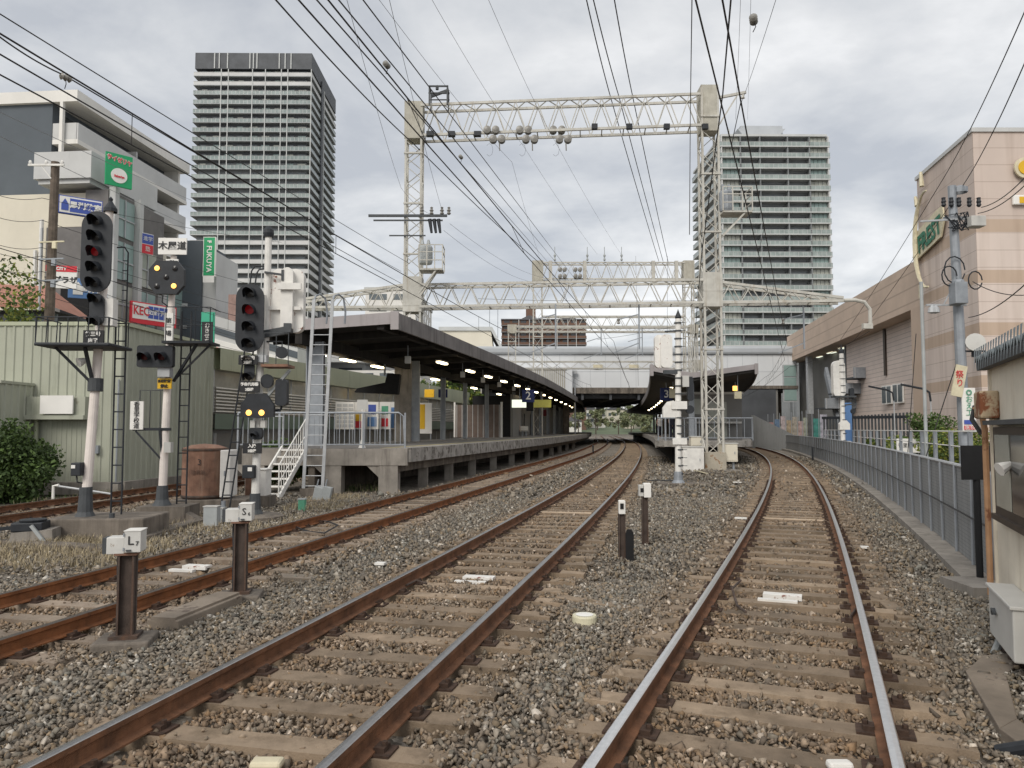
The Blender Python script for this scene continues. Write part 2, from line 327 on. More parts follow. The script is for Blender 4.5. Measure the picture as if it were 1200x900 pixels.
TRK = {'C': TC, 'L': TL, 'R': TR, 'F': TF}
_yy = np.arange(-10, 240, .1)
TAB = {}
for k_, f_ in TRK.items():
    xs = np.array([f_(y) for y in _yy]); ss = np.concatenate([[0], np.cumsum(np.hypot(np.diff(xs), .1))]); sl = np.gradient(xs, .1); TAB[k_] = (xs, ss, sl)
SP = .6
def track_rel(k, x, y):
    xs, ss, sl = TAB[k]; X = np.interp(y, _yy, xs); S = np.interp(y, _yy, ss); m = np.interp(y, _yy, sl); c = 1/np.sqrt(1+m*m)
    return (x-X)*c, S + (x-X)*m*c
def stones(name, n, y0, y1, size, lod, density_w=1, seed=1):
    r = np.random.default_rng(seed)
    u = r.random(n); y = np.sqrt(y0*y0 + u*(y1*y1-y0*y0)); x = (r.random(n)*2-1)*y*.74*1.0
    lo = np.interp(y, _yy, np.array([Lside(v) for v in _yy])); hi = np.interp(y, _yy, np.array([Wall(v) for v in _yy]))
    keep = (x > lo+.1) & (x < hi-.05)
    keep &= ~((y > 23.5) & (x < np.interp(y, _yy, TAB['L'][0]) - 1.6) & (x > np.interp(y, _yy, TAB['F'][0]) + 1.7))
    z = np.full(n, -.195); onsl = np.zeros(n, bool); endz = np.zeros(n, bool)
    for k in TRK:
        d, s = track_rel(k, x, y); ad = np.abs(d)
        rl = np.abs(ad-.75) < (.075 + size*.5); keep &= ~rl
        endz = endz | ((ad > 1.12) & (ad < 1.3)); fr = np.abs((s/SP) % 1 - .5)*SP; os_ = (fr < .112) & (ad < 1.28); onsl |= os_
        inb = (ad < 1.3) & ~os_; z = np.where(inb, -.203, z)
    keep &= ~(onsl & (r.random(n) > np.where(endz, .62, .035))); z = np.where(onsl, -.165, z)
    # dry grass zone has fewer stones
    dF, _ = track_rel('F', x, y); dL, _ = track_rel('L', x, y)
    gz = (dF > 1.9) & (dL < -1.7) & (y > 9.5) & (y < 20); keep &= ~(gz & (r.random(n) > .45))
    # hummocks
    z = z + .03*np.sin(x*1.7+y*.6)*np.sin(y*1.1-x*.4)*(~onsl) + r.normal(0, .010, n)
    x, y, z = x[keep], y[keep], z[keep]; n = len(x)
    pal = np.array([(.24,.205,.165), (.29,.25,.20), (.20,.175,.145), (.34,.305,.255), (.255,.205,.145), (.165,.15,.13), (.29,.225,.155), (.23,.22,.19), (.55,.51,.45)])
    idx = r.choice(len(pal), n, p=[.18,.15,.17,.12,.10,.12,.05,.07,.04]); col = pal[idx]*r.uniform(.72, 1.22, (n, 1))*np.array([.93, .93, .925])
    dmin = np.full(n, 9.)
    for k in TRK: dd, _ = track_rel(k, x, y); dmin = np.minimum(dmin, np.abs(np.abs(dd)-.55))
    wgt = np.clip(1-dmin/1.1, 0, 1)[:, None]*.6; col = col*(1-wgt) + (col*np.array([1.12, .80, .55])*.75 + np.array([.20,.13,.08])*.25)*wgt
    NV_ = 18; PV = []; PF = []; PC = []; base = 0; vid = r.integers(0, NV_, n)
    for v in range(NV_):
        sel = np.where(vid == v)[0]; k = len(sel)
        if k == 0: continue
        bm = bmesh.new()
        for q in range(8 if lod == 0 else 6):
            d = r.normal(size=3); d /= np.linalg.norm(d); bm.verts.new(tuple(d*r.uniform(.7, 1.25)))
        res = bmesh.ops.convex_hull(bm, input=bm.verts[:]); bmesh.ops.delete(bm, geom=list({g for g in res['geom_interior'] + res['geom_unused'] if isinstance(g, bmesh.types.BMVert)}), context='VERTS')
        bmesh.ops.triangulate(bm, faces=bm.faces[:]); bm.verts.index_update(); V = np.array([w_.co[:] for w_ in bm.verts]); F = np.array([[w_.index for w_ in f.verts] for f in bm.faces]); bm.free(); nv = len(V)
        P = V[None]*r.uniform(.5, 1.2, (k, 1, 3))*(size/2*1.12*r.lognormal(0, .28, (k, 1, 1)))
        q = r.normal(size=(k, 4)); q /= np.linalg.norm(q, axis=1)[:, None]; a, b, c, d = q.T
        Rm = np.stack([1-2*(c*c+d*d), 2*(b*c-a*d), 2*(b*d+a*c), 2*(b*c+a*d), 1-2*(b*b+d*d), 2*(c*d-a*b), 2*(b*d-a*c), 2*(c*d+a*b), 1-2*(b*b+c*c)], 1).reshape(k, 3, 3)
        P = np.einsum('nij,nkj->nki', Rm, P) + np.stack([x[sel], y[sel], z[sel]], 1)[:, None]
        PV.append(P.reshape(-1, 3)); PF.append((F[None] + (np.arange(k)*nv)[:, None, None]).reshape(-1, 3) + base); base += k*nv
        PC.append(np.repeat(np.concatenate([col[sel], np.ones((k, 1))], 1), nv, axis=0))
    P = np.concatenate(PV); Fa = np.concatenate(PF); Cc = np.concatenate(PC); nf = len(Fa)
    me = bpy.data.meshes.new(name); me.vertices.add(len(P)); me.vertices.foreach_set('co', P.astype(np.float32).ravel())
    me.loops.add(nf*3); me.loops.foreach_set('vertex_index', Fa.astype(np.int32).ravel())
    me.polygons.add(nf); me.polygons.foreach_set('loop_start', np.arange(0, nf*3, 3, dtype=np.int32)); me.update(calc_edges=True)
    at = me.attributes.new('tint', 'FLOAT_COLOR', 'POINT'); at.data.foreach_set('color', Cc.astype(np.float32).ravel())
    me.materials.append(stone_m); o = bpy.data.objects.new(name, me); COL.objects.link(o)
    return o
tag(stones('ballast_gravel', 90000, 2.7, 10, .043, 0, seed=1), 'coarse grey brown ballast stones around the nearest rails', 'gravel', kind='stuff')
tag(stones('ballast_gravel', 105000, 10, 22, .060, 1, seed=2), 'grey brown ballast stones in the middle distance between the tracks', 'gravel', kind='stuff')
tag(stones('ballast_gravel', 60000, 22, 55, .13, 1, seed=3), 'far ballast stones before and beside the platforms', 'gravel', kind='stuff')

# ---------------- tracks ----------------
def rail_mesh(f, d, head, side, y1=215):
    prof = [(-.0325,0),(-.02,.0),(.02,0),(.0325,-.004),(.0325,-.038),(.009,-.05),(.009,-.125),(.065,-.138),(.065,-.15),(-.065,-.15),(-.065,-.138),(-.009,-.125),(-.009,-.05),(-.0325,-.038),(-.0325,-.004)]
    prof[0] = (-.026, 0); prof[2] = (.026, 0); prof[1] = (0, .002)
    ys = [-4 + .8*i for i in range(60)]; ys += [ys[-1] + 2*i for i in range(1, 88)]; vs = []
    for y in ys:
        m = slope(f, y); c = 1/math.hypot(1, m); nx, ny = c, -m*c; x = f(y)
        for a, z in prof: vs.append((x + nx*(d+a), y + ny*(d+a), z))
    n = len(prof); mb = MB()
    for i in range(len(ys)-1):
        for k in range(n):
            mb.f.append((i*n+k, (i+1)*n+k, (i+1)*n+(k+1)%n, i*n+(k+1)%n)); mb.m.append(0 if k in (0, 1) or (k in (2, 14)) else 1)
    mb.v = vs; return mb
slp = MB(); slp.prism([(-1.25,-.33),(1.25,-.33),(1.25,-.172),(1.2,-.166),(-1.2,-.166),(-1.25,-.172)][::-1], -.108, .108)
fas = MB()
fas.box(-.17,.17,-.085,.085,-.166,-.151)
for s in (-1, 1):
    fas.box(min(s*.062,s*.13), max(s*.062,s*.13), -.05, .05, -.151, -.122); fas.tube([(s*.115,0,-.15),(s*.115,0,-.098)], .019, 6)
def build_track(k, label, mats_rail, smat, ystart, n_ind):
    f = TRK[k]; t = thing('railway_track', label, 'railway track', (0, 0, 0), 0, 'railway tracks')
    for d in (-.75, .75): rail_mesh(f, d, None, None).build('rail', mats_rail, t)
    xs, ss, sl = TAB[k]; s0 = np.interp(ystart, _yy, ss); n0 = int(s0/SP)+1
    me_s = me_f = None; rest = MB()
    for i in range(n0, int(np.interp(150, _yy, ss)/SP)):
        s = (i+.5)*SP; y = float(np.interp(s, ss, _yy)); x = f(y); a = -math.atan(slope(f, y))
        M_ = Matrix.Translation((x, y, 0)) @ Matrix.Rotation(a, 4, 'Z')
        if i - n0 < n_ind:
            r0 = random.Random(i*7+ord(k)); J = Matrix.Translation((r0.uniform(-.03,.03), r0.uniform(-.015,.015), r0.uniform(-.006,.002))) @ Matrix.Rotation(r0.uniform(-.012,.012), 4, 'Z')
            if me_s is None:
                o = slp.build('sleeper', smat, t, bevel=0); me_s = o.data
                fo = fas.build('rail_fastening', clip_m, o); me_f = fo.data; fo.location.x = -.75
                f2 = bpy.data.objects.new('rail_fastening', me_f); COL.objects.link(f2); f2.parent = o; f2.location.x = .75
            else:
                o = bpy.data.objects.new('sleeper', me_s); COL.objects.link(o); o.parent = t
                if i-n0 < 45:
                    for dx in (-.75, .75):
                        fo = bpy.data.objects.new('rail_fastening', me_f); COL.objects.link(fo); fo.parent = o; fo.location.x = dx
            o.matrix_local = M_ @ J
        else: rest.prism([(-1.25,-.33),(1.25,-.33),(1.25,-.166),(-1.25,-.166)][::-1], -.108, .108, 0, M_)
    o = rest.build('sleeper', smat, t); o['kind'] = 'stuff'
    return t
build_track('R', 'track with bright worn rails curving past the grey corrugated wall', [rail_head, rail_rust], sleeper_m, 2.8, 62)
build_track('C', 'middle track with bright rails curving away between the two platforms', [rail_mid, rail_rust], sleeper_m, 2.8, 62)
build_track('L', 'track with orange rusty rails running beside the stair and first platform', [rail_dull, rail_orange], sleeper_g, 5.2, 62)
build_track('F', 'far track running along the foot of the green corrugated shed', [rail_dull, rail_rust], sleeper_g, 13, 40)

# ---------------- large buildings ----------------
def ext(mb, pts, z0, z1, mi=0):
    n = len(pts); return mb.add([(x, y, z) for z in (z0, z1) for x, y in pts], [(i, (i+1)%n, (i+1)%n+n, i+n) for i in range(n)] + [tuple(range(n, 2*n)), tuple(range(n-1, -1, -1))], mi)

def left_tower():
    t = thing('apartment_tower', 'tall apartment tower with dark upper floors and rooftop screen behind the green station shed', 'tower block', (-66.2, 247, GZ+3.6), R(.6))
    Wd, D, H, FL, P = 38.7, 36.5, 122.6, 38, 3.12
    mb = MB(); mb.box(-Wd+1.6, -1.6, 1.6, D-1.6, 0, 117)
    for i in range(FL):
        z = 2 + i*P
    mb.build('wall', tower_grey, t)
    mb = MB(); mb.box(-Wd+1.55, -1.55, 1.55, D-1.55, 86, 117.05); mb.build('upper_wall', tower_dark, t)
    scr = MB(); scr.box(-Wd+.3, 0, .3, D, 117.2, 122.6); scr.build('roof_screen', tower_dark, t)
    for fr in (.17, .21, .28, .47, .5, .53, .72, .77, .82): MB().box(-Wd+Wd*fr, -Wd+Wd*fr+.35, .0, .29, 117.25, 122.5).build('screen_fin', slab_w, t)
    rest = MB()
    for i in range(FL-1, -1, -1):
        z = -1 + i*P
        if z < 18: continue
        sl = MB(); sl.box(-Wd, .2, 0, D, z+.1, z+.32)
        o = sl.build('balcony', slab_w if z < 62 else slab_g, t)
        white = z < 60 or i >= FL-2
        bm = bal_white if white else (glass_bal if i < 27 else glass_bal2)
        b = MB(); h = 1.15
        b.box(-Wd+.05, .12, .02, .1, z+.32, z+.32+h); b.box(.05, .13, .1, D-.1, z+.32, z+.32+h); b.box(-Wd+.02, -Wd+.1, .1, D-.1, z+.32, z+.32+h)
        b.build('balustrade', bm, o)
        rr = MB(); rr.box(-Wd, .2, -.04, .04, z+.32+h, z+.38+h); rr.box(.1, .2, .04, D, z+.32+h, z+.4+h); rr.build('handrail', slab_w, o)
        for j in range(9):
            x0 = -Wd+2.2+j*4.0
            tgt = MB() if i >= FL-11 else rest
            tgt.box(x0, x0+(2.6 if (i*3+j) % 3 else 1.8), 1.5, 1.58, z+.35, z+2.5)
            if i >= FL-11: tgt.build('window', (glass_w, glass_c, glass_t, glass_w)[(i*7+j*3) % 4], t)
        for j in range(8): rest.box(-1.56, -1.48, 3+j*4.1, 5.2+j*4.1, z+.35, z+2.5)
    o = rest.build('window', glass_w, t); o['kind'] = 'stuff'
    for fr in (.235, .295, .5, .61, .745, .80, 1.0):
        m = MB(); m.box(-Wd+Wd*fr-.14, -Wd+Wd*fr+.14, -.12, .02, 0, 117); m.build('drain_pipe', slab_w, t)
    m = MB(); m.box(.12, .5, 13, 15, 30, 119); m.build('shaft_panel', tower_dark, t)
    m = MB(); m.box(.2, .5, 16.5, 17, 20, 117); m.build('side_mullion', slab_w, t)
left_tower()

def right_tower():
    t = thing('apartment_tower', 'pale green balconied apartment tower with a flat crown behind the beige mall', 'tower block', (58.6, 211, GZ+2.9), R(.5))
    Wd, D, P, FL = 30.2, 32, 3.12, 26
    mb = MB(); mb.box(1.8, Wd-1.8, 1.8, D-1.8, 0, 81.2); mb.build('wall', tower_grey, t)
    mb = MB(); mb.box(0, Wd-.3, 0, D, 81.2, 81.8); mb.build('roof', slab_w, t)
    mb = MB(); mb.box(6.5, 18.5, 3, 14, 83.0, 85.4); mb.prism([(7.5,81.8),(17,81.8),(19.2,84.4),(5.6,84.4)][::-1], 2.6, 14.5); mb.build('roof_crown', panel_g, t)
    mb = MB(); mb.box(20, 24, 4, 9, 81.8, 83.4); mb.box(3, 3.4, 3, 3.4, 81.8, 84.5); mb.build('roof_plant', slab_w, t)
    bays = [0.1, 5.4, 10.9, 18.7, 24.8, 30.1]; rest = MB(); rest2 = MB()
    for i in range(FL-1, -1, -1):
        z = i*P + .1
        if z < 20: continue
        sl = MB(); sl.box(-.35, Wd+.35, -.3, D, z, z+.3); o = sl.build('balcony', slab_w, t)
        b = MB(); h = 1.1
        for a, c in ((5.6, 24.6), (25.0, Wd+.3), (-.3, 5.1)): b.box(a, c, -.26, -.2, z+.3, z+.3+h)
        b.box(-.33, -.26, -.2, D-.1, z+.3, z+.3+h)
        b.build('balustrade', glass_bal, o)
        r_ = MB(); r_.box(-.38, Wd+.38, -.3, -.22, z+.3+h, z+.37+h); r_.box(-.38, -.3, -.2, D, z+.3+h, z+.37+h); r_.build('handrail', slab_w, o)
        for j in range(5):
            a, c = bays[j], bays[j+1]; tg = MB() if i >= FL-19 else rest
            if j in (0, 4):
                tg.box(a+.3, c-.3, .9, 1.75, z+.3, z+P-.1)
                gm = (glass_c, glass_t)[(i*5+j*3) % 4 > 1]
                for q in range(1, 4): rest2.box(a+.3+(c-a-.6)*q/4-.04, a+.3+(c-a-.6)*q/4+.04, .82, .9, z+.3, z+P-.1)
            else:
                tg.box(a+.6, c-.6, 1.72, 1.78, z+.35, z+2.45); gm = (glass_w, glass_d)[(i+j) % 2]
            if i >= FL-19: tg.build('window', gm, t)
    o = rest.build('window', glass_w, t); o['kind'] = 'stuff'; rest2.build('mullion', tower_dark, t)['kind'] = 'stuff'
    for x in bays:
        m = MB(); m.box(x-.16, x+.16, -.15, 1.9, 0, 81.2); m.build('divider', pale_pan if x in (0.1, 30.1) else tower_grey, t)
right_tower()

def brown_block():
    t = thing('apartment_building', 'long brown brick apartment block with two roof gables beyond the station bridge', 'building', (-4.8, 360, 0))
    br = M('brown_brick', (.16, .095, .07), .85, 0, .1, .2)
    MB().box(0, 39.6, 0, 14, 0, 53.2).build('wall', br, t)
    m = MB()
    for x in (8, 26.3): m.prism([(x,53.2),(x+10,53.2),(x+5.5,55.3),(x+4.5,55.3)][::-1], -.5, 12)
    m.box(-.4, 40, -.6, 14.2, 53.2, 53.7); m.build('roof', roof_tile, t)
    MB().box(11.5, 16, 2, 8, 53.7, 61).build('stair_tower', br, t)
    for i in range(6):
        z = 35 + i*3.05; MB().box(-.3, 39.9, -1.5, 0, z, z+.3).build('balcony', tower_grey, t)
        m = MB(); m.box(-.2, 39.8, -1.5, -1.4, z+.3, z+1.4); m.build('balcony_front', br, t)
        for j in range(10):
            MB().box(1+j*3.95, 3.6+j*3.95, -.12, -.02, z+.5, z+2.6).build('window', glass_d, t)
    for x in (8, 13, 19, 26, 31, 35): MB().box(x-.15, x+.15, -1.7, -1.5, 30, 53.2).build('divider', pale_pan, t)
brown_block()
def pale_block():
    t = thing('apartment_building', 'pale grey apartment block seen behind the lower gantry beam above the canopy', 'building', (-38.5, 200, 0))
    MB().box(0, 13.2, 0, 0+40, 0, 38.2).build('wall', white_b, t)
    MB().box(-.3, 13.5, -.3, 40.3, 38.2, 39).build('roof', slab_w, t)
    for i in range(5):
        z = 23.5 + i*3.05
        for j in range(2): MB().box(1+j*6.4, 5.6+j*6.4, -.1, .0, z, z+1.5).build('window', glass_w, t)
        for j in range(6): MB().box(13.2, 13.3, 2+j*6, 4.6+j*6, z, z+1.6).build('window', glass_d, t)
pale_block()
def pale_low():
    t = thing('apartment_building', 'white apartment building with curved looking balconies under the tower base', 'building', (-33, 92, 0))
    MB().box(0, 15.3, 0, 25, 0, 11.2).build('wall', tower_grey, t)
    for i in range(4):
        z = 1.2+i*2.9; o = MB().box(-.3, 15.8, -1.3, 25, z-.2, z).build('balcony', slab_w, t)
        MB().box(-.3, 15.8, -1.3, -1.2, z, z+1.1).box(15.7, 15.8, -1.2, 25, z, z+1.1).build('balustrade', bal_white, o)
        for j in range(4): MB().box(.8+j*3.8, 3.6+j*3.8, -.08, -.0, z, z+2.1).build('window', glass_d, t)
    MB().box(-.4, 15.9, -1.4, 25.2, 11.2, 11.6).build('roof', slab_w, t)
pale_low()
def cream_low():
    t = thing('office_building', 'low cream building with a sloping roof edge just above the platform canopy', 'building', (-11.5, 120, 0))
    MB().prism([(0,0),(10.2,0),(8.2,17.2),(0,17.2)][::-1], 0, 14).build('wall', beige_b, t)
    MB().prism([(0,17.2),(8.2,17.2),(10.4,13),(10.7,13.2),(8.4,17.8),(0,17.8)][::-1], -.3, 14.2).build('roof', slab_w, t)
    MB().box(7.9, 8.0, 1, 1.1, 17.8, 21).box(9.2, 9.3, 1, 1.1, 16, 21).box(7.9, 9.3, 1, 1.1, 20.9, 21).build('mast', galv, t)
cream_low()
def stripe_store():
    t = thing('shop_building', 'grey building with a sloping top and white and red stripes behind the hall roof', 'building', (-22.6, 56, 0))
    Wd = 6.9
    MB().prism([(0,0),(Wd,0),(Wd,8.1),(0,10.4)][::-1], 0, 9).build('wall', pale_pan, t)
    MB().prism([(0,9.0),(Wd,6.9),(Wd,7.4),(0,9.5)][::-1], -.05, 0).build('dark_stripe', slate, t)
    MB().prism([(0,8.0),(Wd,6.2),(Wd,6.7),(0,8.6)][::-1], -.06, 0).build('white_stripe', s_white, t)
    MB().prism([(0,7.4),(Wd,5.7),(Wd,6.2),(0,8.0)][::-1], -.07, 0).build('red_stripe', s_red, t)
    MB().box(1.0, 3.6, 2, 5, 9.4, 12.0).build('stair_head', M('brown_pink', (.33,.22,.19), .8), t)
    MB().box(1.7, 3.4, 1.9, 2.0, 9.9, 11.4).build('opening', black_r, t)
stripe_store()
def orange_low():
    t = thing('shop_building', 'low white and salmon building seen under the canopy edge', 'building', (-19.5, 84, 0))
    MB().box(0, 9.5, 0, 8, 0, 8.2).build('wall', white_b, t); MB().box(-.05, 9.55, -.06, 8, 5.4, 6.8).build('salmon_band', M('salmon', (.50,.28,.20), .8), t)
    for j in range(4): MB().box(.6+j*2.2, 2.1+j*2.2, -.05, .0, 7, 7.9).build('window', glass_w, t)
orange_low()

# white multi storey building with balconies
def balcony_building():
    a = R(5.2); t = thing('office_building', 'white building with dark slate end wall and long projecting balconies, shops below', 'building', (-33.8, 58, GZ), -a)
    # local: x<0 behind the corner, +y receding, side face at x = 0
    MB().box(-40, -1.8, 0, 16.2, 8, 27.2).build('wall', slate, t)
    MB().box(-40, .4, -.3, 16.7, 27.2, 28.1).box(-1.0, -.75, -.3, -.02, 12, 27.2).build('roof', white_b, t)
    for i, (z, pr) in enumerate(((24.0, .3), (21.1, .3), (18.2, .3))):
        m = MB(); m.box(-1.8, pr, .05, 16.5, z, z+.35); o = m.build('balcony', white_b, t)
        MB().box(pr-.12, pr-.02, .1, 16.4, z+.35, z+1.65).box(-1.8, pr-.14, .06, .16, z+.35, z+1.65).build('balustrade', pale_pan, o)
        for j in range(4): MB().box(-1.79, -1.7, 1+j*3.9, 4.1+j*3.9, z+.4, z+2.7).build('window', glass_d, t)
        MB().box(-1.7, -.2, 8.6, 8.8, z+.4, z+2.5).build('partition', pale_pan, o)
    MB().box(-1.78, -.3, 15.9, 16.2, 12, 27.2).build('end_fin', white_b, t)
    # near balcony carrying the green sign
    MB().box(2.9, 6.9, -7.9, 0, 18.5, 20.3).box(3.1, 6.7, -7.7, 0, 18.2, 18.5).build('near_balcony', pale_pan, t)
    # lower storeys
    MB().box(-45, 3.2, -6.6, 8, 0, 17.9).box(3.2, 5.8, -6.62, -6, 15.6, 17.9).build('beige_wall', beige_b, t)
    bw = M('grey_brick', (.17, .16, .155), .85, 0, .12, 1.4, .3, 12)
    MB().box(3.2, 7.5, -6.9, 0, 0, 15.5).box(5.9, 7.5, -6.9, 0, 15.5, 18.0).box(0, 7.5, 0, 4.5, 0, 14.0).build('brick_wall', bw, t)
    MB().box(4.4, 6.4, -6.96, -6.9, 8.4, 11.6).box(6.0, 6.3, -6.96, -6.9, 12.2, 13.6).build('dark_opening', black_r, t)
    for y0 in (-6.8, -3.9, -.6): MB().box(7.5, 7.95, y0, y0+.45, 0, 18.2 if y0 < -1 else 14).build('pilaster', pale_pan, t)
    for k in range(2):
        for i in range(6):
            z = .4 + i*2.95
            if k and i > 4: continue
            y0 = -6.3+k*2.9; f = MB().box(7.5, 7.6, y0, y0+2.3, z, z+2.6).build('window', glass_t if (i*3+k) % 5 < 3 else glass_c, t)
            MB().box(7.6, 7.68, y0+1.1, y0+1.2, z, z+2.6).box(7.6, 7.68, y0, y0+2.3, z+1.2, z+1.3).build('mullion', galv_l, f)
    for i in range(4):
        MB().box(7.5, 7.6, .2, 4.2, 1+i*3.2, 3.4+i*3.2).build('window', glass_t if i % 2 else glass_c, t)
    MB().tube([(2.4,-6.8,2),(2.4,-6.8,14)], .14, 6).build('drain_pipe', white_p, t); MB().tube([(3.0,-7.1,2),(3.0,-7.1,16)], .14, 6).build('drain_pipe', white_p, t)
    return t
bb = balcony_building()

def sign(name, label, body_m, Wd, Ht, loc, rz=0, th=.12, group=None, frame=None, cat='sign', panel='panel'):
    t = thing(name, label, cat, loc, rz, group)
    MB().box(-Wd/2, Wd/2, 0, th, 0, Ht).build(panel, body_m, t, bevel=.01 if th > .05 else 0)
    if frame: MB().box(-Wd/2-.05, Wd/2+.05, .02, th-.02, -.05, Ht+.05).build('frame', frame, t)
    return t
# signs on that building
p = W(137, 203, 50.2); t = sign('shop_sign', 'green sign with red lettering and white oval at the end of the balcony', s_green, 2.35, 2.55, (p.x, 50.2, 17.6), R(48), .15)
text('サイゼリヤ', .44, s_red, t, (0,-.03,2.05), roll=R(-6), bold=.012); text('サイゼリヤ', .45, s_white, t, (0,-.015,2.05), roll=R(-6), bold=.035, name='lettering_outline')
t.scale = (.72, 1, .86); t.location.z += .25; t.location.x += .15
MB().prism([(.72*math.cos(a), .85+.58*math.sin(a)) for a in [2*math.pi*k/24 for k in range(24)]][::-1], -.03, 0).build('oval', s_white, t); text('Saizeriya', .26, s_red, t, (0,-.06,.78), bold=.01)
p = W(95, 240, 48.5); t = sign('shop_sign', 'blue sign with white house emblem and kanji on the beige wall', s_blue, 2.5, 1.15, (p.x, 48.5, p.z-.7), R(0), .3)
for o in t.children: o.data.transform(Matrix.Shear('XZ', 4, (0, 0)) )
def shear(t, k):
    for o in [t]+list(t.children_recursive):
        if o.type == 'MESH':
            for v in o.data.vertices: v.co.z -= k*v.co.x
MB().box(-1.2, 1.2, -.02, 0, .06, 1.09).build('white_field', s_white, t); MB().box(-.62, 1.15, -.04, -.02, .14, 1.0).build('blue_field', s_blue, t)
text('馬渕教室', .46, s_white, t, (.27,-.06,.57), bold=.02); MB().prism([(-1.1,.2),(-.7,.2),(-.7,.6),(-.9,.95),(-1.1,.6)][::-1], -.05, -.02).build('emblem', s_blue, t)
t.rotation_euler.z = R(38)
p = W(68, 324, 42); t = sign('shop_sign', 'white plaza sign with a red top strip above the red awning', s_white, 1.55, 1.25, (p.x, 42.3, p.z-.6), R(14), .15)
MB().box(-.78, .78, -.02, 0, .93, 1.27).build('red_strip', s_red, t); text('CITY', .24, s_white, t, (0,-.04,1.09), bold=.01); text('古プラザ', .42, s_black, t, (0,-.02,.45), bold=.012)
p = W(103, 340, 44); t = sign('shop_sign', 'light blue sign with white house emblem behind the five lamp signal', s_lblue, 2.0, 1.15, (p.x, 44, p.z-.5), R(25), .15)
MB().prism([(-.75,.2),(-.25,.2),(-.25,.6),(-.5,.95),(-.75,.6)][::-1], -.03, 0).build('emblem', s_white, t); text('馬渕教室', .36, s_white, t, (.35,-.02,.5), bold=.01)
p = W(181, 369, 53.5); t = sign('shop_sign', 'red edged sign reading KEC on the brick front behind the crossing lamps', s_red, 3.6, 1.5, (p.x, 53.5, p.z-.75), R(62), .2)
MB().box(-1.7, 1.7, -.02, 0, .32, 1.42).build('white_field', s_white, t); text('KEC', .85, s_red, t, (-1.05,-.05,.87), bold=.015, sx=.8)
for i, c in enumerate('近畿予備校'):
    MB().box(-.5+i*.43, -.12+i*.43, -.03, -.02, .45, 1.3).build('blue_field', s_blue, t); text(c, .4, s_white, t, (-.31+i*.43,-.05,.87), bold=.01)
p = W(173, 286, 54); t = sign('shop_sign', 'small red and blue school sign high on the glass shopfront', s_white, .9, 1.5, (p.x, 54, p.z-.75), R(58), .2)
MB().box(-.42, .42, -.02, 0, .75, 1.45).build('blue_field', s_blue, t); MB().box(-.42, .42, -.02, 0, .05, .7).build('red_field', s_red, t); text('進学', .36, s_white, t, (0,-.04,1.1)); text('塾', .4, s_white, t, (0,-.04,.37))

# awning shop in front
t = thing('awning_shop', 'low shop with sloping red brown awning roof and dark windows behind the green shed', 'building', (-31.9, 36, 0))
m = MB(); m.add([(-8,-1.5,8.0),(10.8,-1.5,7.4),(9.0,1.6,8.8),(-8,1.6,9.6),(-8,-1.5,7.8),(10.8,-1.5,7.2),(10.6,3,7.2)], [(0,1,2,3),(4,5,1,0),(1,6,2)]); m.build('awning', awning, t)
MB().box(-8, 10.0, .2, 6, 0, 7.4).build('wall', tower_dark, t)
for j in range(10): MB().box(-6+j*1.65, -4.5+j*1.65, .1, .2, 5.4, 7.2).build('window', glass_w, t)

# dark sign tower building and fukuya sign
t = thing('sign_tower', 'dark charcoal advertising tower beside the green vertical sign', 'building', (-30.8, 66, 0))
MB().box(0, 3.2, 0, 5, 0, 18.1).build('wall', slate, t); MB().box(3.2, 4.6, .3, 5, 0, 17.2).build('pale_side', pale_pan, t)
for z in (10.5, 12.4): MB().box(-.05, 1.8, -.06, 0, z, z+.25).build('band', slab_w, t)
t.location = (-26.9, 60, 0)
t.scale = (.75, 1, .92)
p = W(245, 299, 59); t = sign('shop_sign', 'tall green vertical sign reading FUKUYA beside the dark tower', s_green, .85, 3.0, (p.x, 59, p.z-1.6), 0, .3, frame=s_white)
text('FUKUYA', .55, s_white, t, (0,-.03,1.3), roll=R(-90), bold=.012, sx=1); text('F', .42, s_white, t, (0,-.03,2.66), roll=R(-90), bold=.02)
MB().box(-.43, .43, -.02, 0, -.55, -.02).build('lower_panel', s_white, t)
p = W(243, 386, 50); t = sign('shop_sign', 'small dark sign with green top and white characters above the hall roof', s_black, .75, 2.1, (p.x, 50, p.z-1), 0, .2, frame=s_teal)
MB().box(-.36, .36, -.03, 0, 1.5, 2.08).build('green_field', s_teal, t); text(['お','き','せ','ち'], .36, s_white, t, (0,-.03,.72), vertical=True, spacing=.95)

